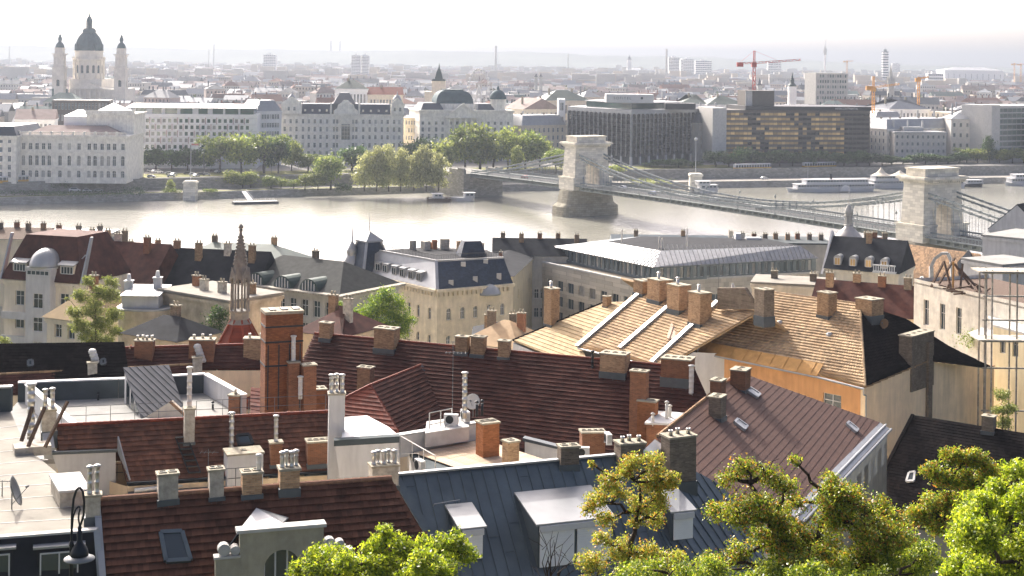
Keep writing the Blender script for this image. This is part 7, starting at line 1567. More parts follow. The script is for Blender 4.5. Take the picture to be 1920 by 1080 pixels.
def beige_long():
 z = 44; A, B = atZ(1165, 520, z), atZ(1440, 590, z); R = pitched(A, B, 34, 1); r = house('beige_tiled_house', 'sunlit beige tiled roof crossed by three white firewall copings', 1200, 158)
 P = on(R, [(1207, 532), (1365, 571), (1420, 585), (1300, 655), (1240, 690), (1085, 652)]); tiled_roof(r, R, P, m_tile_beige, .40, .26, 0, .03, lift=.11); Q = on(R, [(1150, 565), (1192, 560), (1084, 656), (1110, 700), (962, 638)])
 R2_ = Plane(R.p - R.n * .35, R.n); R2_.d, R2_.t = R.d, R.t; Q = on(R2_, [(1135, 566), (1180, 566), (1090, 650), (1112, 700), (962, 638)]); tiled_roof(r, R2_, Q, m_tile_pale, .5, .4, 0, lift=.06); bk = pitched(A, B, 34, -1)
 for (a, b) in (((1217, 538), (1084, 652)), ((1257, 575), (1164, 655)), ((1347, 568), (1224, 682))):
  p, q = R.at(*a), R.at(*b); m = MB(); m.prism([p - R.d * .28, p + R.d * .28, q + R.d * .28, q - R.d * .28], R.n * .35); m.obj('firewall_coping', m_zinc_lt, r)
 c = R2_; e = [Q[0], Q[4]]; ridge_caps(r, e[1], e[0], m_tile_black_shade, .15, .36, single=False); sheet(r, 'back_slope', m_tile_beige, [A, B, B + bk.t * 8, A + bk.t * 8], .2, bk.n)
 lo = [Q[4], Q[3], P[4]]; skirt(r, m_whitewall, [p - Vector((0, 0, .3)) for p in (Q[4], Q[3], P[4], P[3], B + bk.t * 8, A + bk.t * 8, Q[0])])
 m = MB(); m.path([P[5] + R.t * .1, P[4] + R.t * .1], .1, 8); m.obj('gutter', m_zinc_lt, r)
 for (x, yb, yt, w, fl, st) in ((1205, 548, 524, 30, 2, 'hole'), (1237, 560, 522, 40, 1, 'cowl'), (1273, 580, 532, 38, 1, 'cowl'), (1312, 604, 546, 36, 1, 'cowl'), (1034, 606, 538, 25, 1, 'cowl'), (1138, 573, 554, 14, 1, 'hole')): chimney(r, R if x > 1150 else R2_, x, yb, yt, w, .75, 150, m_brick_tan, fl, st, .55, .16)
 chimney(r, R, 1433, 572, 522, 30, .8, 150, m_brick_grey, 2, 'hole', base=R.at(1433, 590)); dish('big cream satellite dish on the beige tiled ridge', R.at(1372, 575) + Vector((0, 0, .5)), .9, 110, 15); antenna('tall aerial beside the cream satellite dish', R, 1347, 575, 476, 5)
 # dark brick lean-to with pipes next to the dish
 U = upright(R.at(1365, 590), 139); wallpoly(r, 'old_brick_wall', m_brick_grey, U, [(1345, 540), (1395, 540), (1420, 580), (1345, 580)], .5)
beige_long()
# --- right: white house with collapsed roof timbers and scaffold
def wreck_house():
 Y = 172; r = house('white_walled_house', 'white walled house with collapsed roof timbers at the right', 1800, 175); a, b = atY(1714, 530, 178), atY(1925, 575, 160); zt = (a.z + b.z) / 2 + .4; d = (b - a); L = Vector((d.x, d.y)).length; m = MB()
 us = [L * f for f in (.12, .275, .425, .57, .75, .9)]; wall_windows(r, m, a.xy, b.xy, zt - 12, zt, us, [(zt - 9.6, zt - 7.4), (zt - 5.2, zt - 2.2)], .95, (m_white, m_glass), world=True, skip=((3, 1),)); n = Vector((d.y, -d.x, 0)).normalized()
 facade(m, (a.x - n.x * 11, a.y - n.y * 11), a.xy, zt - 12, zt, []); m.obj('wall', M('warm_white', (.72, .68, .58), .9, streak=True, dirt=.2), r); q = [Vector((a.x, a.y, zt - .4)), Vector((b.x, b.y, zt - .4)), Vector((b.x - n.x * 11, b.y - n.y * 11, zt - .4)), Vector((a.x - n.x * 11, a.y - n.y * 11, zt - .4))]; sheet(r, 'attic_floor', m_wood, q, .2, Vector((0, 0, 1)))
 T = flat(zt)
 for k, (p, q_) in enumerate((((1746, 530), (1770, 490)), ((1785, 540), (1770, 490)), ((1758, 528), (1790, 484)), ((1825, 535), (1790, 495)), ((1800, 540), (1805, 495)), ((1840, 540), (1800, 505)))):
  A = T.at(*p); m = MB(); e = atY(q_[0], q_[1], A.y + 2); m.bar(A - Vector((0, 0, .5)), e, .22, .2); m.obj('roof_timber', m_wood, r)
 for k in range(14): A = T.at(rnd.uniform(1770, 1850), rnd.uniform(535, 552)); m = MB(); m.bar(A, A + Vector((rnd.uniform(-2, 2), rnd.uniform(-1, 2), rnd.uniform(0, .5))), .2, .15); m.obj('fallen_timber', m_wood, r)
 m = MB(); A = T.at(1787, 540); m.tube(A, A + Vector((0, 0, 3)), .12, .12, 8); m.obj('hoist_post', m_rust, r); lz = zt - 6.2; c0 = a.lerp(b, .64); m = MB(); p0 = Vector((c0.x, c0.y, lz + 2.4)); m.prism([p0 + n * .02, p0 + d.normalized() * 4 + n * .02, p0 + d.normalized() * 4 + n * 2 - Vector((0, 0, .5)), p0 + n * 2 - Vector((0, 0, .5))], (0, 0, .1)); m.obj('canopy', m_white, r)
 s = thing('scaffold', 'wooden scaffold of poles and boards at the right edge', 'scaffold', (0, 0, 0)); base = atY(1885, 800, 150); s.location = (base.x, base.y, ground(base.x, base.y)); WL[s.name] = Vector(s.location)
 X = [atY(p, 500, 150).x for p in (1850, 1861, 1908, 1945)]; zs = [zat(1880, p, 150) for p in (830, 770, 690, 640, 600, 555, 512)]
 for x in X:
  for y in (150, 152.2): m = MB(); m.tube((x, y, ground(x, y) - .2), (x, y, zs[-1] + .3), .09, .09, 8); m.obj('pole', m_oldplaster_ch, s)
 for zz in zs[1:]:
  m = MB(); m.box(X[0] - .4, X[-1] + .4, 149.9, 150.06, zz - .08, zz + .06); m.obj('rail', m_oldplaster_ch, s)
 for zz in (zs[3], zs[6]): m = MB(); m.box(X[0] - .9, X[-1] + .5, 149.4, 152.4, zz + .1, zz + .22); m.obj('board_deck', m_oldplaster_ch, s)
 p = atY(1820, 635, 168); bl = [(0, 0, 0, 1.6, .6, 1.0), (1.4, .2, -.3, 1.2, .6, .9)]; V, F = leaf_quads(crown_points(bl, 900, .35), .22); o = put('balcony_plant', mesh_np('balcony_plant', V, F, lf_mid), None, p); tag(o, 'bushy potted plants on the balcony of the white walled house', 'plant')
 r = house('yellow_house', 'yellow rendered wall behind the scaffold at the right edge', 1905, 158); m = MB(); a, b = atY(1862, 612, 160), atY(1965, 640, 152); wall_windows(r, m, a.xy, b.xy, 20, a.z, [1.6, 3.6], [(a.z - 2.6, a.z - .6)], .9, (m_white, m_glass), world=True); m.obj('wall', m_yellow, r); m = MB(); m.prism([a, b, b + Vector((2, 9, 0)), a + Vector((2, 9, 0))], (0, 0, .2)); m.obj('terrace_floor', m_concrete, r)
wreck_house()
# ------------------------------------------------------------------ houses nearer the river
def prism_walls(root, mat, pts, zt, zb=6, windows=None, name='wall', mats=None, w=1.0, arch=(), depth=.25, nx=2, ny=2, trim=None):
 """walls over a plan (counter clockwise from outside left to right for the seen faces); windows: {edge: (columns, rows)}"""
 m = MB(); n = len(pts)
 for k in range(n):
  a, b = Vector(pts[k]).xy, Vector(pts[(k + 1) % n]).xy
  if windows and k in windows:
   us, rows = windows[k]; L = (b - a).length; us = spread(us, L, .8) if isinstance(us, int) else [u * L for u in us]
   wall_windows(root, m, a, b, zb, zt, us, rows, w, mats or (m_white, m_glass), depth, nx, ny, .07, arch, True, trim=trim)
  else: facade(m, a, b, zb, zt, [])
 m.face([(Vector(p).x, Vector(p).y, zt) for p in pts]); o = m.obj(name, mat, root)
 return o
def corner_palace():
 z = 30; E = [atZ(655, 510, z), atZ(820, 548, z), atZ(962, 536, z)]; r = house('corner_palace', 'ochre stone corner palace with slate mansard, pavilion tower and dormers', 810, 252)
 back = [E[2] + Vector((-4, 16, 0)), E[0] + Vector((10, 9, 0))]; pts = E + back; zz = lambda py: zat(860, py, 252); rows = [(8.5, 10.6), (13.0, 15.4), (zz(648), zz(625)), (zz(596), zz(574))]; tr = MB()
 prism_walls(r, m_ochre, pts, z, 6, {0: ([.06, .18, .28, .42, .56, .70, .8, .92], rows), 1: ([.15, .33, .5, .68, .86], rows)}, w=.85, arch=(2, 3), depth=.3, trim=tr); tr.obj('window_trim', m_ochre, r, kind='stuff')
 for k in range(2):
  a, b = E[k], E[k + 1]; d = (b - a).normalized(); n = Vector((d.y, -d.x, 0)); m = MB(); m.prism([a + n * .6 - d * .3, b + n * .6, b - n * .2, a - n * .2 - d * .3], (0, 0, .45)); q = int((b - a).length / .9)
  for i in range(q): p = a + d * (.9 * i + .4) + n * .25 - Vector((0, 0, .4)); m.obox(p, d * .16, n * .22, Vector((0, 0, .35)))
  m.prism([a + n * .15 + Vector((0, 0, -9)), b + n * .15 + Vector((0, 0, -9)), b + Vector((0, 0, -9)), a + Vector((0, 0, -9))], (0, 0, .3)); m.obj('cornice', m_ochre, r)
 z1 = z + .46; T = [atZ(712, 470, 34.6), atZ(818, 489, 34.6), atZ(944, 483, 34.6)]; e = [Vector((p.x, p.y, z1)) for p in E]
 L = Plane(e[0], (e[1] - e[0]).cross(T[1] - e[0]).normalized()); L.n = L.n if L.n.z > 0 else -L.n; L.d = (e[1] - e[0]).normalized(); L.t = L.n.cross(L.d); L.t = L.t if L.t.z < 0 else -L.t
 m = MB(); m.face([e[0], e[1], T[1], T[0]]); m.obj('left_mansard', m_zinc_lt, r); m = MB(); m.face([e[1], e[2], T[2], T[1]]); m.obj('slate_mansard', m_slate_blue, r)
 tb = [T[2] + Vector((-3, 10, 0)), T[0] + Vector((8, 6, 0))]; m = MB(); m.face(T + tb); m.obj('roof_deck', m_slate, r)
 for k in range(9): p = T[0].lerp(T[2], rnd.uniform(.1, .9)) + Vector((rnd.uniform(0, 2), rnd.uniform(2, 7), 0)); m = MB(); w = rnd.uniform(.4, .9); m.box(-w, w, -.35, .35, -.2, rnd.uniform(.9, 2.2)); m.obj('chimney', rnd.choice((m_brick_tan, m_oldplaster_ch, m_brick)), r, False, loc=p - WL[r.name], rot=rnd.uniform(0, 1))
 p = T[1].lerp(T[2], .5) + Vector((0, 5, 0)); m = MB(); m.frustum(-2.4, 2.4, -1.8, 1.8, -.2, 2.6, .9, .7); m.obj('roof_lantern', m_slate_blue, r, False, loc=p - WL[r.name], rot=.3); b2 = [Vector((p.x, p.y, z1)) for p in back]; m = MB(); m.face([e[2], b2[0], tb[0], T[2]]); m.face([b2[1], e[0], T[0], tb[1]]); m.face([b2[0], b2[1], tb[1], tb[0]]); m.obj('rear_mansard', m_slate, r)
 m = MB(); m.bar(e[1], T[1], .5, .3); m.bar(T[0], T[1], .3, .3); m.bar(T[1], T[2], .3, .3); m.obj('hip_roll', m_zinc_lt, r)
 for px, py in ((709, 511), (722, 514), (739, 518), (754, 522), (770, 526), (785, 530)): dormer(r, L, px - 5, py - 3, px + 5, 1.55, 8, m_zinc_lt, m_zinc_lt, 'window')
 # pavilion tower and corner cupola
 c = atY(692, 500, 268); s = 268 / FPX; m = MB(); w0, w1, h = 34 * s, 16 * s, (512 - 455) * s; rot = math.radians(-52); zb = z1
 m.frustum(-w0, w0, -w0, w0, 0, h, w0 - w1, w0 - w1); o = m.obj('pavilion_roof', m_slate_blue, r, False, loc=Vector((c.x, c.y, zb)) - WL[r.name], rot=rot); m = MB(); m.box(-w1 - .3, w1 + .3, -w1 - .3, w1 + .3, h, h + .3); m.hip(-w1 - .2, w1 + .2, -w1 - .2, w1 + .2, h + .3, 1.5, w1); m.tube((0, 0, h + 1.5), (0, 0, h + 5), .08, .03, 6); m.obj('pavilion_cap', m_zinc_lt, o, False)
 for q in range(4): m = MB(); sx, sy = ((-1, -1), (1, -1), (1, 1), (-1, 1))[q]; m.bar((sx * w0, sy * w0, 0), (sx * w1, sy * w1, h), .45, .3); m.obj('pavilion_rib', m_zinc_lt, o, False)
 p = atY(660, 500, 268); m = MB(); m.lathe([(.9, 0), (1.4, .8), (1.5, 1.8), (1.0, 2.8), (.9, 3.2), (1.1, 3.4), (.7, 4.4), (.15, 5.4), (.05, 8)], (0, 0, 0), 14); m.obj('cupola', m_zinc_lt, r, False, True, loc=Vector((p.x, p.y, z1)) - WL[r.name]); m = MB(); q = atY(917, 552, 254); m.lathe([(2.0, 0), (2.0, .3), (1.6, 1.1), (.9, 1.6), (.05, 1.8)], n=14); m.obj('bay_hood', m_zinc_lt, r, False, True, loc=q - WL[r.name])
 for px, py in ((868, 500), (910, 497), (845, 536), (890, 532), (935, 529)):
  t = (py - 487) / 58; p = T[1].lerp(T[2], (px - 818) / 126).lerp(e[1].lerp(e[2], (px - 820) / 142), min(1, max(0, t))); m = MB(); m.obox(p + Vector((0, -.1, .1)), (.4, .1, 0), (0, .2, 0), (0, 0, .55)); m.obj('roof_light', m_zinc_lt, r)
 m = MB()
 for k in range(40): p = T[0].lerp(T[1], k / 39); m.bar(p, p + Vector((0, 0, 1.0)), .05); q = T[1].lerp(T[2], k / 39); m.bar(q, q + Vector((0, 0, 1.0)), .05)
 m.bar(T[0] + Vector((0, 0, 1)), T[1] + Vector((0, 0, 1)), .07); m.bar(T[1] + Vector((0, 0, 1)), T[2] + Vector((0, 0, 1)), .07); m.obj('roof_cresting', m_dark_iron, r)
corner_palace()
def simple_house(name, label, A, B, depth, zt, wall, roofm, rh, rows, ncol, zb=6, kind='hip', w=1.0, mats=None, side=None, chim=2, inset=None, right=None):
 """rectangular house from front corners A, B (world), local frame"""
 d = Vector((B.x - A.x, B.y - A.y, 0)); W = d.length; root = thing(name, label, 'house', (A.x, A.y, zb), math.atan2(d.y, d.x)); H = zt - zb
 body(root, W, depth, H, wall, spread(ncol, W, .8) if ncol else [], [(a - zb, b - zb) for a, b in rows] if ncol else [(1, 2)], w, spread(side, depth) if side else None, spread(right, depth) if right else None, mats or (m_white, m_glass), trim=False, fr=.07)
 m = MB(); i = depth * .5 if inset is None else inset
 if kind == 'hip': m.hip(-.5, W + .5, -.5, depth + .5, H + .02, rh, i)
 elif kind == 'gable': m.hip(-.3, W + .3, -.5, depth + .5, H + .02, rh, 0)
 elif kind == 'gabley':
  m.hip(-.5, W + .5, -.3, depth + .3, H + .02, rh, 0, 'y'); g = MB(); g.prism([(-.3, -.34, H), (W + .3, -.34, H), (W / 2, -.34, H + rh - .2)], (0, .03, 0)); g.obj('gable_wall', wall, root, False)
 elif kind == 'mansard': m.frustum(-.4, W + .4, -.4, depth + .4, H + .02, H + rh, rh * .4, rh * .4)
 else: m.box(-.25, W + .25, -.25, depth + .25, H + .02, H + .3)
 m.obj('roof', roofm, root, False); cornice(root, W, depth, H - .5, wall, .25, .4)
 for k in range(chim): x = W * (k + .5) / chim; m = MB(); y = depth * rnd.uniform(.35, .6); m.box(x - .5, x + .5, y - .3, y + .3, H, H + rh + 1.0); c = m.obj('chimney', rnd.choice((m_brick, m_brick_tan, m_brick_grey, m_oldplaster_ch)), root, False); m = MB(); m.box(x - .58, x + .58, y - .38, y + .38, H + rh + 1.002, H + rh + 1.12); [m.lathe([(.12, 0), (.1, .4)], (x - .25 + .5 * q, y, H + rh + 1.12), 8) for q in range(2)]; m.obj('cap', m_capstone, c, False)
 return root, W, H
def modern_block():
 zp = 25.6; E = [atZ(999, 489, zp), atZ(1192, 531, zp), atZ(1535, 512, zp)]; r = house('stone_office_block', 'grey stone clad office block with glazed top storey and zinc roof', 1250, 300); back = [E[2] + Vector((-6, 22, 0)), E[0] + Vector((14, 16, 0))]
 rows = [(7.5 + 3.25 * k, 9.6 + 3.25 * k) for k in range(5)]; prism_walls(r, m_travertine, E + back, zp, 5, {0: (9, rows), 1: (13, rows)}, w=2.1, mats=(m_zinc_lt, m_glass_far), depth=.3, nx=2, ny=1)
 m = MB()
 for a, b in ((E[0], E[1]), (E[1], E[2])): d = (b - a).normalized(); n = Vector((d.y, -d.x, 0)); m.prism([a + n * .15, b + n * .15, b - n * .4, a - n * .4], (0, 0, .35))
 m.obj('parapet', m_concrete, r); z0, z1, z2 = zp + .1, zp + 3.1, zp + 5.6; G = [atZ(1043, 484, z0 + .5), atZ(1228, 524, z0 + .5), atZ(1530, 506, z0 + .5)]; G = [Vector((p.x, p.y, z0)) for p in G]; gb = [G[2] + Vector((-6, 16, 0)), G[0] + Vector((12, 12, 0))]
 prism_walls(r, m_zinc, G + gb, z1, z0, {0: (22, [(z0 + .5, z1 - .4)]), 1: (24, [(z0 + .5, z1 - .4)])}, 'penthouse', (m_zinc_lt, m_glass_far), w=.78, depth=.2, nx=1, ny=1)
 d0 = (G[1] - G[0]).normalized(); n0 = Vector((d0.y, -d0.x, 0)); d1 = (G[2] - G[1]).normalized(); n1 = Vector((d1.y, -d1.x, 0)); e = [G[0] + n0 * .9 - d0 * .8, G[1] + (n0 + n1) * .8, G[2] + n1 * .9]; e = [Vector((p.x, p.y, z1 + .02)) for p in e]; t = [atZ(1137, 453, z2), atZ(1238, 470, z2), atZ(1500, 461, z2)]
 for nm, (a, b, c, d) in (('left', (e[0], e[1], t[1], t[0])), ('right', (e[1], e[2], t[2], t[1]))):
  P = Plane(a, (b - a).cross(c - a).normalized()); P.n = P.n if P.n.z > 0 else -P.n; P.d = (b - a).normalized(); P.t = P.n.cross(P.d); P.t = P.t if P.t.z < 0 else -P.t; seam_roof(r, P, [a, b, c, d], M('seam_zinc', (.42, .42, .42) if nm == 'left' else (.42, .42, .42), .45, .3, dirt=.1), 1.05, .15, .16)
 m = MB(); m.prism([t[0], t[1], t[2], t[2] + Vector((-5, 12, 0)), t[0] + Vector((8, 10, 0))], (0, 0, -.2)); m.obj('roof_deck', m_slate, r); m = MB(); m.face([e[0], t[0], t[0] + Vector((8, 10, 0)), e[0] + Vector((12, 12, 0))]); m.obj('rear_roof', m_zinc, r)
 for k, (px, py, h) in enumerate(((1236, 470, 26), (1241, 470, 24), (1166, 456, 26), (1288, 462, 34))): p = atY(px, py, 300); m = MB(); m.tube(p, p + Vector((0, 0, h * .107)), .18, .14, 6); m.obj('roof_mast', m_pipe_white, r)
 # plant on the roof
 for k, (x0, x1, yt, yb) in enumerate(((1330, 1364, 449, 458), (1378, 1388, 437, 455), (1398, 1426, 445, 456))): p = atY((x0 + x1) / 2, yb, 318); s = 318 / FPX; m = MB(); m.box(-(x1 - x0) * s / 2, (x1 - x0) * s / 2, -1, 1, -1, (yb - yt) * s); m.obj('roof_plant', m_white, r, False, loc=p - WL[r.name])
modern_block()
gz = lambda px, py, Y: atY(px, py, Y)
simple_house('yellow_house', 'narrow pale yellow house between the corner palace and the office block', gz(960, 505, 290), gz(1003, 505, 322), 10, zat(980, 505, 300), m_yellow, m_slate, 1.5, [(9, 11), (13, 15), (17, 19), (21, 23)], 2, chim=1)
simple_house('grey_roof_house', 'grey roofed house beyond the yellow house by the water', gz(925, 478, 318), gz(1100, 482, 318), 10, zat(1000, 480, 318), m_grey, m_slate, 3.2, [(14, 16), (18, 20)], 14, kind='gable', chim=5)
simple_house('zinc_ridge_house', 'long low zinc ridge beyond the office block roof', gz(1150, 466, 345), gz(1420, 462, 345), 10, zat(1300, 466, 345), m_grey, m_zinc, 2.5, [(12, 14)], 12, kind='gable', chim=3)
def gable_house():
 A, B = gz(1548, 514, 268), gz(1684, 503, 262); r, W, H = simple_house('dark_roof_house', 'white gabled house with steep dark roof and arched dormers', A, B, 12, zat(1610, 508, 265), m_cream, m_slate, 5.2, [(10, 12), (14, 16), (18, 20)], 8, kind='gable', inset=0, chim=1)
 m = MB(); m.prism([(-.35, -.6, H - 1), (-.35, 12.6, H - 1), (-.35, 6, H + 6.2)], (-.4, 0, 0)); m.obj('gable_wall', m_whitewall, r, False)
 for k in range(4):
  x = 2 + k * (W - 4) / 3.2; m = MB(); m.prism([(x - .7, .4, H + .6), (x + .7, .4, H + .6), (x + .7, .4, H + 1.9)] + [(x + .7 * math.cos(t), .4, H + 1.9 + .6 * math.sin(t)) for t in np.linspace(.3, 2.84, 6)] + [(x - .7, .4, H + 1.9)], (0, 2.6, 0)); o = m.obj('dormer', m_zinc_lt, r, False); put('window', window_mesh(1.0, 1.3, 2, 1, .07, (m_white, m_glass_gold_reflection)), o, (x, .36, H + .7))
 m = MB(); m.box(W - 4.2, W - .2, -1.2, 1.0, H, H + .3); [m.box(W - 4.1 + .4 * k, W - 3.95 + .4 * k, -1.15, -1.0, H + .3, H + 1.3) for k in range(10)]; m.box(W - 4.2, W - .2, -1.2, -.95, H + 1.3, H + 1.5); m.obj('balcony', m_white, r, False)
gable_house()
def tan_house():
 z = 25.5; A, B = atZ(1697, 457, z), atZ(1838, 476, z); R = pitched(A, B, 44, 1); r = house('tan_roof_house', 'house with mossy tan tiled roof and curved stone gable', 1760, 250); P = on(R, [(1697, 457), (1838, 476), (1850, 530), (1682, 532)]); tiled_roof(r, R, P, m_tile_tan, .5, .4, 0, .03); bk = pitched(A, B, 44, -1); Q = [A + bk.t * 7, B + bk.t * 7]; sheet(r, 'back_slope', m_tile_tan, [A, B, Q[1], Q[0]], .2, bk.n); skirt(r, m_beige, [p - Vector((0, 0, .3)) for p in (P[3], P[2], Q[1], Q[0])])
 g = upright(R.at(1765, 530), 120); m = MB(); pts = on(g, [(1746, 532), (1746, 500), (1753, 485), (1766, 475), (1777, 475), (1784, 490), (1787, 532)]); [m.bar(a, b, .9, .6) for a, b in zip(pts, pts[1:])]; m.obj('curved_gable', m_concrete, r); skylight(r, R, [(1706, 517), (1711, 516), (1712, 522), (1706, 523)], m_zinc_lt); skylight(r, R, [(1726, 520), (1731, 519), (1732, 526), (1726, 526)], m_zinc_lt)
 m = MB(); s = on(R, [(1800, 500), (1822, 476), (1835, 520), (1803, 526)]); m.prism([p + R.n * .1 for p in s], R.n * 1.4); m.obj('slate_dormer', m_slate, r)
tan_house()
def dome_turret():
 Y = 335; s = Y / FPX; p = atY(1591, 452, Y); r = thing('domed_turret_house', 'lead domed turret with lantern and spike in front of the bridge', 'tower', (p.x, p.y, 6)); z = lambda py: zat(1591, py, Y) - 6
 m = MB(); w = 28 * s; m.box(-w, w, -w, w, 0, z(451)); m.obj('wall', m_grey, r, False); m = MB(); m.lathe([(w * .98, z(451)), (w * .9, z(444)), (w * .62, z(434)), (w * .32, z(427)), (w * .28, z(423))], n=16); m.obj('dome', M('lead_dome', (.40, .38, .36), .6, .1), r, False, True)
 m = MB(); m.lathe([(w * .3, z(423)), (w * .3, z(421)), (w * .24, z(420))], n=12); [m.tube((math.cos(a) * w * .2, math.sin(a) * w * .2, z(422)), (math.cos(a) * w * .2, math.sin(a) * w * .2, z(403)), .22, .2, 6) for a in np.arange(8) * math.pi / 4]; m.lathe([(w * .3, z(404)), (w * .3, z(402))], n=12); m.obj('lantern', m_grey, r, False); m = MB(); m.lathe([(w * .26, z(402)), (w * .26, z(395)), (w * .18, z(387)), (w * .05, z(383)), (.1, z(382)), (.04, z(348))], n=14); m.obj('cupola', m_grey, r, False, True)
dome_turret()
simple_house('small_chimney_house', 'small dark roofed house with three chimneys right of the dark roof', gz(1628, 472, 300), gz(1675, 470, 300), 10, zat(1650, 474, 300), m_cream, m_tile_brown, 2.5, [(12, 14)], 4, chim=3); simple_house('white_modern_house', 'white modern building with dark window bands at the right edge', gz(1842, 470, 270), gz(1960, 480, 262), 14, zat(1890, 448, 266), m_whitewall, m_gravel, .4, [(12, 14), (17, 19.4), (22, 25)], 8, kind='flat', w=1.9, chim=0, side=4)
simple_house('pale_gable_house', 'tall pale windowless gable at the right edge below the chains', gz(1856, 450, 330), gz(1960, 440, 322), 14, zat(1880, 432, 328), m_whitewall, m_slate, 6, [(12, 14)], 0, kind='gabley', chim=0)
simple_house('flat_roofed_annex', 'white flat topped annex with terrace railings by the white modern building', gz(1806, 500, 235), gz(1880, 506, 228), 9, zat(1840, 492, 232), m_whitewall, m_gravel, .3, [(15, 17)], 5, kind='flat', chim=0)
simple_house('red_tile_house', 'red brown tiled house between the beige roof and the white walled house', gz(1520, 596, 196), gz(1716, 588, 190), 8, zat(1640, 590, 193), m_beige, m_tile_brown, 3.6, [(20, 22)], 6, kind='gable', chim=4)
simple_house('rough_roofs_house', 'cluttered dark flat roofed house left of the domed turret', gz(1390, 462, 322), gz(1560, 458, 322), 12, zat(1470, 458, 322), m_grey, m_felt_dark_shade, .5, [(12, 14)], 10, kind='flat', chim=8)
simple_house('brick_annex', 'low cream house with brick stacks before the dark roof', gz(1410, 548, 225), gz(1560, 545, 222), 8, zat(1480, 536, 223), m_cream, m_felt, .4, [(14, 16), (19, 21)], 7, kind='flat', chim=2)
# left group
def bay_house():
 A, B = gz(8, 528, 216), gz(151, 526, 212); zt = zat(80, 527, 214); r, W, H = simple_house('bay_window_house', 'cream house with brown mansard, domed white bay and balconies at the left', A, B, 12, zt, m_cream, m_tile_brown, 6.3, [(zt - 10.4, zt - 8.4), (zt - 7.0, zt - 5.0), (zt - 3.7, zt - 1.6)], [0] and 3, kind='mansard', chim=0, w=1.5)
 x0, x1 = W * .36, W * .68; m = MB(); q = MB(); wall_windows(r, q, (x0, -1.3), (x1, -1.3), 0, H + 1.9, [(x1 - x0) / 2], [(H - 10.4, H - 8.4), (H - 7, H - 5), (H - 3.7, H - 1.6)], 1.6, (m_white, m_glass), depth=.2); facade(q, (x0, .2), (x0, -1.3), 0, H + 1.9, []); facade(q, (x1, -1.3), (x1, .2), 0, H + 1.9, []); q.obj('bay', m_whitewall, r, False)
 m = MB(); m.box(x0 - .1, x1 + .1, -1.4, 2.0, H + 1.9, H + 2.1); m.obj('bay_cornice', m_white, r, False); m = MB(); cx, rx = (x0 + x1) / 2, (x1 - x0) / 2 + .2
 m.lathe([(1, 0)] + [(math.cos(t), math.sin(t)) for t in np.linspace(.1, 1.5, 8)], n=20); m.xf(lambda x, y, z: (cx + x * rx, .6 + y * 2.6, H + 2.1 + z * 2.6)); m.obj('bay_dome', m_zinc_lt, r, False, True); put('window', window_mesh(x1 - x0 - .4, .7, 5, 1, .09, (m_white, m_glass)), r, (cx, -1.34, H + 1.0))
 for x in (W * .2, W * .82): m = MB(); m.box(x - 1.2, x + 1.2, .1, 3, H + 1.0, H + 2.5); o = m.obj('dormer', m_cream, r, False); m = MB(); m.prism([(x - 1.4, -.3, H + 2.4), (x + 1.4, -.3, H + 2.4), (x + 1.4, 2.6, H + 3.6), (x - 1.4, 2.6, H + 3.6)], (0, 0, .15)); m.obj('dormer_roof', m_zinc_lt, o, False); put('window', window_mesh(2.0, 1.1, 4, 1, .09, (m_white, m_glass)), o, (x, .06, H + 1.2))
 for zz in (H - 5.4, H - 8.8): m = MB(); m.box(.4, x0 - .1, -1.1, -.02, zz - .15, zz); m.box(.4, x0 - .1, -1.12, -1.0, zz, zz + .9); m.obj('balcony', m_whitewall, r, False)
 for sx in (-.45, W + .2): m = MB(); m.prism([(sx, -.5, H), (sx, 1.9, H + 6.4), (sx, 2.4, H + 6.4), (sx, .4, H)], (.25, 0, 0)); m.obj('verge_flashing', m_zinc_lt, r, False)
bay_house()
simple_house('brown_roof_house', 'plain brown roofed house joined right of the bay window house', gz(146, 530, 226), gz(280, 526, 222), 11, zat(210, 532, 224), m_cream, m_tile_brown, 5.6, [(zat(210, 556, 224), zat(210, 540, 224))], 7, kind='gable', chim=2)
simple_house('ruined_attic_house', 'low pale house with torn open attic at the upper left', gz(-30, 452, 300), gz(80, 450, 300), 12, zat(20, 448, 300), m_cream, m_wood, 1.6, [(16, 18)], 6, kind='gable', chim=4); simple_house('scaffolded_roof_house', 'pale flat roofed house with metal roof sheets behind the brown roof', gz(70, 452, 285), gz(190, 455, 285), 12, zat(130, 446, 285), m_oldplaster_ch, m_zinc_lt, .6, [(16, 18)], 7, kind='flat', chim=3); simple_house('dark_blue_roof_house', 'dark blue roofed house with bundled flues behind the brown roof', gz(140, 482, 262), gz(240, 484, 262), 10, zat(190, 480, 262), m_cream, m_slate, 3.0, [(16, 18)], 5, chim=3); simple_house('white_flat_house', 'small white flat roofed house above the river at the left', gz(212, 486, 275), gz(305, 484, 275), 10, zat(260, 472, 275), m_whitewall, m_gravel, .4, [(14, 16), (18, 20)], 6, kind='flat', chim=2)  # the dark blue roof is plain slate
simple_house('copper_roof_house', 'grey green copper roofed house left of the gothic turret', gz(318, 500, 262), gz(545, 494, 258), 12, zat(430, 496, 260), m_grey, m_copper, 3.0, [(16, 18)], 12, chim=2); simple_house('long_slate_house', 'long dark slate roof behind the courtyard at the left', gz(278, 545, 226), gz(480, 536, 222), 10, zat(370, 540, 224), m_beige, m_slate, 5.2, [(15, 17)], 10, kind='gable', chim=4)
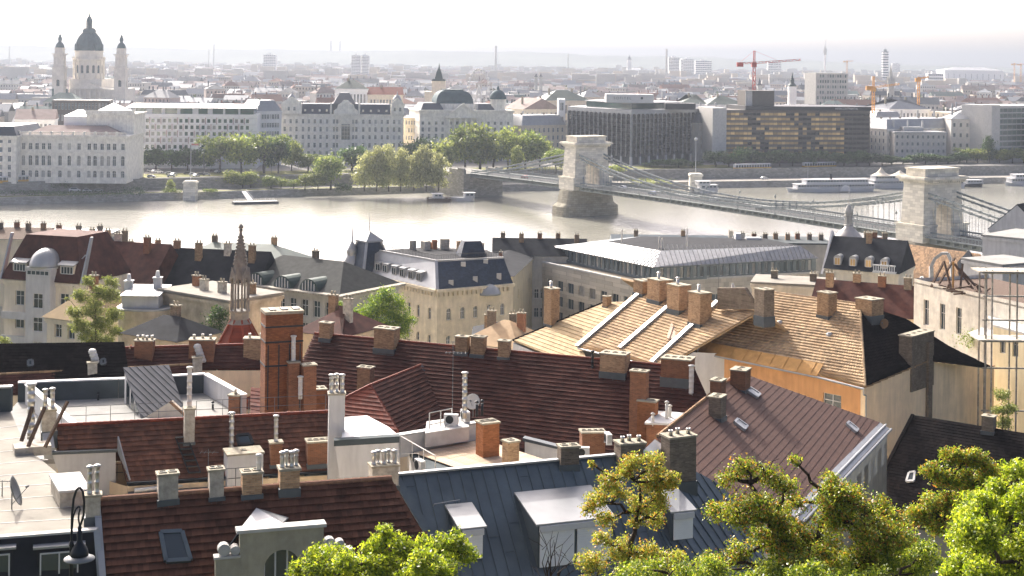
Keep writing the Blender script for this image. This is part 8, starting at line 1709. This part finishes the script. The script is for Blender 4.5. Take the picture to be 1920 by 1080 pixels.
def arch_dormer_house():
 A, B = gz(425, 550, 226), gz(636, 538, 214); zt = zat(560, 545, 218); r, W, H = simple_house('arched_dormer_house', 'grey mansard house with two round arched copper dormers', A, B, 14, zt, m_grey, M('old_sheet', (.05, .053, .05), .9, spec=.1, dirt=.4), 3.7, [(zt - 10.2, zt - 8.0), (zt - 7, zt - 4.6), (zt - 3.6, zt - 1.2)], 9, inset=5.5, chim=1, w=1.3)
 part_box(r, 'eaves_soffit', m_oldplaster_ch, -1.4, W + 1.4, -1.4, 14, H - .1, H + .2)
 for x in (W * .28, W * .52, W * .75):
  m = MB(); R = 1.5; prof = [(x + R * 1.15 * math.cos(t), H + .2 + R * 1.15 * math.sin(t)) for t in np.linspace(0, math.pi, 11)]; m.prism([(a, -.3, b) for a, b in prof], (0, 4, 0)); o = m.obj('arched_dormer', m_copper, r, False); m = MB(); m.prism([(x + R * math.cos(t), -.34, H + .25 + R * math.sin(t)) for t in np.linspace(0, math.pi, 11)], (0, .02, 0)); m.obj('fanlight', m_glass_far, o, False); m = MB(); [m.box(x + k * .55 - .05, x + k * .55 + .05, -.42, -.35, H + .25, H + .25 + math.sqrt(max(.1, R * R - (k * .55) ** 2))) for k in (-2, -1, 0, 1, 2)]; m.obj('glazing_bars', m_white, o, False)
arch_dormer_house()
def round_wing():
 Y = 178; c = atY(272, 620, Y); r = thing('round_wing_house', 'weathered house with rounded wing and pale metal roofs by the poplar', 'house', (c.x, c.y, ground(c.x, c.y))); s = Y / FPX; z = lambda py: zat(272, py, Y) - ground(c.x, c.y); w = 50 * s
 m = MB(); n = 20; ring = [(math.cos(t) * w, math.sin(t) * w * .8) for t in np.linspace(math.pi, 2 * math.pi, n)] + [(w, 6), (-w, 6)]; m.prism([(x, y, -2) for x, y in ring], (0, 0, z(578) + 2)); m.obj('wall', m_oldwall, r, False); m = MB(); m.prism([(x * 1.06, y * 1.06, z(578)) for x, y in ring], (0, 0, .18)); m.obj('round_roof', m_zinc_lt, r, False); m = MB(); m.box(-w * .8, w * .55, -1, 5, z(576), z(553)); m.obj('upper_block', m_whitewall, r, False); m = MB(); m.prism([(-w * .86, -1.4, z(553)), (w * .6, -1.4, z(553)), (w * .6, 5.4, z(548)), (-w * .86, 5.4, z(548))], (0, 0, .12)); m.obj('upper_roof', m_zinc_lt, r, False)
 for x, yy in ((-w * .9, 522), (w * .2, 515)): m = MB(); m.box(x - .45, x + .45, 3, 3.8, z(570), z(yy + 14)); o = m.obj('chimney', m_whitewall, r, False); m = MB(); m.box(x - .55, x + .55, 2.9, 3.9, z(yy + 14), z(yy + 12)); m.lathe([(.3, z(yy + 12)), (.2, z(yy))], (x, 3.4, 0), 8); m.obj('cap', m_white, o, False)
 simple_house('courtyard_wing', 'weathered beige courtyard wing with felt roof and green shutter', gz(300, 562, 180), gz(430, 566, 172), 8, zat(365, 556, 176), m_oldwall, m_felt, .5, [(26, 28), (30.2, 32)], 5, kind='flat', chim=4, zb=14); simple_house('dark_lean_to', 'low black tiled roof below the rounded wing', gz(236, 640, 158), gz(332, 644, 154), 6, zat(285, 632, 156), m_oldwall, m_slate, 1.8, [(30, 32)], 0, chim=1, zb=16); simple_house('pale_roof_villa', 'villa with pale sunlit tile roof and shuttered window beside the poplar', gz(88, 602, 186), gz(180, 604, 182), 9, zat(130, 600, 184), m_cream, m_tile_pale, 4.0, [(zat(120, 636, 184), zat(120, 610, 184))], 3, chim=1, zb=14, w=1.2); simple_house('small_grey_house', 'small grey roofed house right of the gothic turret foot', gz(560, 640, 168), gz(640, 642, 165), 8, zat(600, 628, 166), m_beige, m_tile_brown, 2.6, [(20, 22)], 3, chim=2, zb=14)
 p = gz(402, 610, 171); V, F = leaf_quads(crown_points([(0, -.2, -.6, 1.3, .6, 2.6), (.6, -.2, 1.2, .9, .5, 1.2), (-.3, -.2, -2.6, 1.5, .7, 1.4)], 2600, .3), .3); tag(put('ivy', mesh_np('ivy', V, F, lf_dark), None, p), 'dark ivy climbing the courtyard wall left of the gothic turret', 'ivy')
round_wing()
simple_house('small_orange_house', 'small orange tiled house before the corner palace', gz(868, 650, 188), gz(970, 655, 184), 8, zat(920, 648, 186), m_cream, m_tile_beige, 2.6, [(26, 28)], 4, chim=2, zb=14); simple_house('dark_infill_house', 'dark roofed house under the corner palace windows', gz(890, 640, 205), gz(985, 640, 205), 8, zat(935, 634, 205), m_cream, m_slate, 1.6, [(22, 24)], 4, chim=2, zb=12)
def gothic_turret():
 Y = 140; s = Y / FPX; c = atY(449, 650, Y); g = M('turret_stone', (.19, .182, .165), .9, var=.25, scale=2, dirt=.4); r = thing('gothic_turret', 'grey gothic stone turret with crocketed spire over a red scaled roof', 'tower', (c.x, c.y, ground(c.x, c.y))); zg = ground(c.x, c.y); z = lambda py: zat(449, py, Y) - zg; w = 47 * s
 m = MB(); m.lathe([(w * .95, 0), (w * .95, z(655))], n=8, rot=math.pi / 8); m.obj('base', m_beige, r, False)
 m = MB(); k = 13
 for i in range(k): t0, t1 = i / k, (i + 1) / k; f = lambda t: w * (1 - .66 * t ** .85); m.lathe([(f(t0) * 1.03, z(655 - 57 * t0)), (f(t1), z(655 - 57 * t1))], n=8, rot=math.pi / 8)
 m.obj('scaled_roof', m_tile_red, r, False); m = MB(); [m.bar((math.cos(a) * w, math.sin(a) * w, z(654)), (math.cos(a) * w * .36, math.sin(a) * w * .36, z(598)), .16, .14) for a in np.arange(8) * math.pi / 4 + math.pi / 8]; m.obj('hip_ribs', m_tile_red, r, False)
 m = MB(); m.lathe([(w * .5, z(606)), (w * .36, z(598)), (w * .36, z(586)), (w * .42, z(584)), (w * .42, z(581)), (w * .3, z(581))], n=8, rot=math.pi / 8); m.obj('lantern_base', g, r, False)
 R = w * .34
 for i in range(8): a = i * math.pi / 4 + math.pi / 8; m = MB(); m.tube((math.cos(a) * R, math.sin(a) * R, z(584)), (math.cos(a) * R, math.sin(a) * R, z(528)), .11, .1, 6); m.lathe([(.14, z(528)), (.16, z(524)), (.03, z(508))], (math.cos(a) * R * 1.1, math.sin(a) * R * 1.1, 0), 4); m.obj('column', g, r, False)
 for i in range(8):
  a = i * math.pi / 4; m = MB(); d = Vector((-math.sin(a), math.cos(a), 0)); o = Vector((math.cos(a), math.sin(a), 0)) * R * .93; hw = R * .38; P = [o - d * hw + Vector((0, 0, z(528))), o - d * hw * .55 + Vector((0, 0, z(523))), o + Vector((0, 0, z(519))), o + d * hw * .55 + Vector((0, 0, z(523))), o + d * hw + Vector((0, 0, z(528))), o + d * hw + Vector((0, 0, z(515))), o + Vector((0, 0, z(501))), o - d * hw + Vector((0, 0, z(515)))]; m.prism(P, Vector((math.cos(a), math.sin(a), 0)) * .12); m.obj('gablet', g, r, False)
 m = MB(); m.lathe([(R * .9, z(519)), (R * .95, z(512)), (R * .78, z(496)), (R * .5, z(470)), (R * .16, z(436)), (.14, z(433)), (.2, z(431)), (.1, z(429)), (.24, z(427)), (.22, z(424)), (.05, z(420))], n=8, rot=math.pi / 8); m.obj('spire', g, r, False); m = MB()
 for i in range(8):
  a = i * math.pi / 4 + math.pi / 8
  for j in range(9): t = j / 9; rr = R * (.76 * (1 - t) + .17 * t); m.obox((math.cos(a) * rr, math.sin(a) * rr, z(494 - 56 * t)), (.09, 0, 0), (0, .09, 0), (0, 0, .1))
 m.obj('crockets', g, r, False, kind='stuff')
gothic_turret()
# ------------------------------------------------------------------ near trees
lf_yel = leaf_mat('spring_leaf', '4f6a12', '9db01f', 'd6d840', .6); lf_rust = leaf_mat('rusty_leaf', '9a8f22', 'c79a34', 'c87a34', .5); lf_grn = leaf_mat('fresh_leaf', '3c5a16', '8aa022', 'cfcf44', .55); lf_olive = leaf_mat('olive_leaf', '66801c', 'a9b038', 'd2c65e', .55); lf_deep = leaf_mat('lime_leaf', '2c4416', '4f6a1e', '7d9030', .4)
def near_tree(label, trunk, blobs, lf, n, size, name='tree', r0=.16, twigs=5, clump=.2, sub=26, Y=None, lf2=None):
 """trunk: pixels and depths of the stem line; blobs: (px, py, radius px, depth) leaf masses carried by limbs"""
 T = [atY(*t) for t in trunk]; g = T[0].copy(); g.z = ground(g.x, g.y); root = thing(name, label, 'tree', g); m = MB(); prev = g - Vector((0, 0, .3)); k = len(T)
 for i, p in enumerate([g] + T): 
  if i: limb(m, prev, p, r0 * (1 - .55 * (i - 1) / k), r0 * (1 - .55 * i / k), .03, 4, 8)
  prev = p
 stems = [g.lerp(T[0], .75)] + T; BL = []
 for (px, py, rp, Y_) in blobs:
  c = atY(px, py, Y_); r = rp * Y_ / FPX; BL.append((c.x, c.y, c.z, r, r, r * .8)); q = min((s for s in stems if s.z < c.z + .3), key=lambda s: (s - c).length, default=stems[0]); limb(m, q, c, r0 * .42, r0 * .12, .1, 5, 6)
  for j in range(twigs): e = c + Vector((rnd.uniform(-1, 1), rnd.uniform(-1, 1), rnd.uniform(-.5, 1))) * r * .95; limb(m, c.lerp(q, .15), e, r0 * .13, r0 * .03, .1, 3, 4)
  stems.append(c.lerp(q, .35))
 m.obj('trunk', m_bark, root); P = crown_points(BL, int(n * 2.1), clump, sub + 8)
 h = len(P) // 5 if lf2 else 0; nr.shuffle(P)
 for part, pts, mat in (('crown', P[h:], lf), ('seed_clusters', P[:h], lf2)):
  if mat is None: continue
  V, F = leaf_quads(pts, size * .7); V -= np.array(WL[root.name])[None, :]; put(part, mesh_np(part, V, F, mat), root)
def blobset(px, py, rx, ry, rp, n, Y, seed):
 q = random.Random(seed); out = []
 while len(out) < n:
  a, b = q.uniform(-1, 1), q.uniform(-1, 1)
  if a * a + b * b <= 1: out.append((px + a * rx, py + b * ry, rp * q.uniform(.65, 1.2), Y + q.uniform(-1.5, 1.5)))
 return out
near_tree('bright yellow green maple at the bottom centre', [(740, 1190, 42), (742, 1090, 42)], blobset(715, 1062, 120, 46, 34, 22, 42, 1) + [(720, 1000, 22, 42), (755, 1022, 26, 42), (845, 1012, 28, 42), (875, 1040, 26, 42), (600, 1045, 28, 42), (560, 1068, 24, 42), (700, 1025, 26, 42), (800, 1030, 30, 42), (650, 1070, 30, 42)], lf_yel, 20000, .13)
near_tree('thin olive and straw coloured tree before the zinc roof', [(1130, 1150, 44), (1180, 1040, 44), (1195, 960, 44)], [(1185, 868, 24, 44), (1225, 870, 26, 44), (1245, 905, 26, 44), (1215, 905, 26, 44), (1170, 885, 22, 44), (1140, 905, 24, 44), (1120, 935, 24, 44), (1160, 925, 22, 44), (1235, 935, 26, 44), (1200, 950, 26, 44), (1228, 975, 20, 44), (1260, 895, 16, 44), (1105, 955, 18, 44), (1135, 975, 22, 44), (1130, 1010, 22, 44), (1108, 870, 10, 44), (1190, 980, 16, 44), (1165, 1030, 30, 44), (1215, 1035, 30, 44), (1110, 1060, 32, 44), (1180, 1075, 34, 44), (1260, 1050, 30, 44), (1240, 1080, 30, 44)], lf_olive, 11000, .105, r0=.13, clump=.2, lf2=lf_rust)
near_tree('large tree with rust coloured seed clusters at the bottom right', [(1535, 1180, 40), (1534, 1040, 40), (1540, 970, 40)], blobset(1520, 1000, 175, 76, 34, 44, 40, 3) + [(1490, 862, 16, 40), (1400, 880, 30, 40), (1365, 895, 26, 40), (1440, 890, 28, 40), (1470, 915, 30, 40), (1345, 960, 26, 40), (1560, 905, 28, 40), (1600, 930, 28, 40), (1650, 950, 28, 40), (1680, 975, 26, 40), (1425, 960, 30, 40), (1380, 1040, 34, 40), (1330, 1060, 32, 40), (1680, 1050, 30, 40)], lf_grn, 34000, .105, lf2=lf_rust, r0=.17)
near_tree('low green tree filling the bottom between the two rusty crowns', [(1330, 1190, 38), (1325, 1130, 38)], blobset(1300, 1085, 130, 26, 30, 16, 38, 9) + blobset(1480, 1090, 190, 26, 34, 20, 38, 10) + blobset(1720, 1060, 70, 40, 28, 14, 39, 12), lf_grn, 16000, .105, r0=.1, twigs=3)
near_tree('smaller rusty tipped tree beside the shaded tiled roof', [(1800, 1150, 46), (1790, 1040, 46), (1770, 1000, 46)], [(1785, 855, 22, 46), (1810, 862, 22, 46), (1832, 858, 20, 46), (1850, 880, 24, 46), (1745, 880, 20, 46), (1765, 895, 24, 46), (1800, 900, 26, 46), (1835, 910, 26, 46), (1870, 905, 22, 46), (1750, 945, 26, 46), (1785, 945, 28, 46), (1720, 965, 24, 46), (1820, 950, 26, 46), (1755, 980, 28, 46), (1800, 985, 26, 46)], lf_grn, 15000, .105, lf2=lf_rust, r0=.12)
near_tree('lush bright green tree filling the lower right corner', [(1880, 1200, 34), (1875, 1080, 34)], blobset(1875, 1000, 70, 90, 36, 26, 34, 5) + [(1905, 880, 26, 34), (1880, 915, 30, 34), (1915, 930, 34, 34), (1845, 960, 26, 34), (1830, 1020, 30, 34), (1800, 1060, 30, 34), (1780, 1075, 22, 34)], lf_yel, 22000, .115, r0=.14, lf2=lf_grn)
def bare_shrub():
 p = atY(1030, 1100, 46); root = thing('bare_shrub', 'leafless twiggy shrub at the bottom before the big dormer', 'shrub', p); m = MB()
 for k in range(12): e = atY(1030 + rnd.uniform(-45, 60), rnd.uniform(990, 1075), 46 + rnd.uniform(-1, 1)); limb(m, p, e, .025, .006, .08, 4, 4); q = p.lerp(e, .7); limb(m, q, q + Vector((rnd.uniform(-.5, .5), 0, rnd.uniform(.1, .5))), .01, .004, .1, 3, 4)
 m.obj('branches', m_bark, root)
bare_shrub()
near_tree('slender sunlit poplar beside the pale roofed villa at the left', [(178, 645, 172), (180, 600, 172)], [(165, 528, 13, 172), (208, 528, 15, 172), (186, 548, 18, 172), (150, 555, 17, 172), (210, 555, 18, 172), (142, 585, 18, 172), (175, 578, 22, 172), (215, 590, 17, 172), (150, 612, 20, 172), (190, 608, 22, 172), (216, 622, 14, 172), (170, 632, 20, 172), (202, 638, 16, 172), (125, 560, 5, 172), (165, 662, 22, 172), (200, 665, 22, 172), (180, 695, 26, 172), (175, 730, 22, 172)], lf_light, 17000, .26, 'poplar_tree', .14, 3)
near_tree('big dark green tree in front of the corner palace', [(705, 660, 200), (705, 620, 200)], [(722, 552, 20, 200), (738, 572, 28, 200), (708, 576, 28, 200), (756, 596, 24, 200), (686, 592, 28, 200), (656, 588, 24, 200), (640, 606, 22, 200), (720, 606, 32, 200), (748, 618, 26, 200), (690, 622, 30, 200), (655, 626, 24, 200), (636, 575, 14, 200), (722, 632, 30, 200), (680, 660, 34, 200), (735, 662, 32, 200), (705, 690, 34, 200)], leaf_mat('tree_leaf', '3c5a1c', '66801f', '9aa834', .5), 16000, .36, 'tree', .25, 3)
near_tree('pale bush behind the scaffold at the right edge', [(1880, 800, 138), (1880, 770, 138)], [(1880, 740, 16, 138), (1890, 765, 18, 138), (1872, 770, 14, 138), (1885, 795, 18, 138), (1880, 830, 24, 138), (1885, 870, 24, 138)], lf_light, 4000, .22, 'tree', .08, 3)
near_tree('yellow green tree top at the far left behind the slate roof', [(10, 650, 165), (8, 640, 165)], [(5, 638, 11, 165), (14, 642, 9, 165), (0, 665, 22, 165), (20, 670, 22, 165), (8, 705, 28, 165), (5, 745, 28, 165)], lf_light, 4000, .25, 'tree', .15, 2)
# ------------------------------------------------------------------ street lamp in the foreground
def lamp():
 Y = 27; p = atY(134, 1120, Y); s = Y / FPX; r = thing('street_lamp', 'black cast iron street lamp with hooked arm and bell shade at the lower left', 'street lamp', (p.x, p.y, ground(p.x, p.y))); W = lambda x, y: atY(x, y, Y); m = MB()
 m.tube((p.x, p.y, ground(p.x, p.y) - .2), W(134, 1020), .05, .035, 10); m.obj('pole', m_dark_iron, r); m = MB()
 arc = [W(134, 1020), W(135, 965), W(138, 935), (W(143, 919)), W(149, 914), W(155, 920), W(158, 940), W(157, 965), W(152, 982), W(150, 985)]; m.path(arc, .022, 8); arc2 = [W(134, 1005), W(137, 970), W(142, 955), W(148, 949), W(151, 953), W(148, 962), W(147, 972), W(149, 984)]; m.path(arc2, .016, 6); m.obj('hook_arm', m_dark_iron, r)
 c = W(149, 1030); L = lambda px: px * s; z = lambda py: (1030 - py) * s; m = MB(); m.lathe([(L(2), z(984)), (L(4), z(990)), (L(3), z(995)), (L(5), z(998)), (L(4.5), z(1012)), (L(7), z(1018)), (L(13), z(1026)), (L(16), z(1034)), (L(17), z(1044))], (0, 0, 0), 20); m.obj('bell', m_dark_iron, r, False, True, loc=c - WL[r.name]); m = MB(); m.lathe([(L(16), z(1041)), (L(28.5), z(1047)), (L(28.5), z(1048.5)), (L(15), z(1046))], n=28); m.obj('shade', m_iron, r, False, True, loc=c - WL[r.name]); m = MB(); m.lathe([(L(9), z(1048)), (L(8), z(1053)), (L(4), z(1057)), (.002, z(1058))], n=14); m.obj('bulb_glass', m_glass_far, r, False, True, loc=c - WL[r.name])
 m = MB(); m.lathe([(L(1), z(1012)), (L(4), z(1016)), (L(5), z(1022)), (L(3), z(1026)), (L(4), z(1030)), (L(1), z(1036))], n=12); m.obj('finial', m_dark_iron, r, False, True, loc=W(134, 1030) - WL[r.name])
lamp()
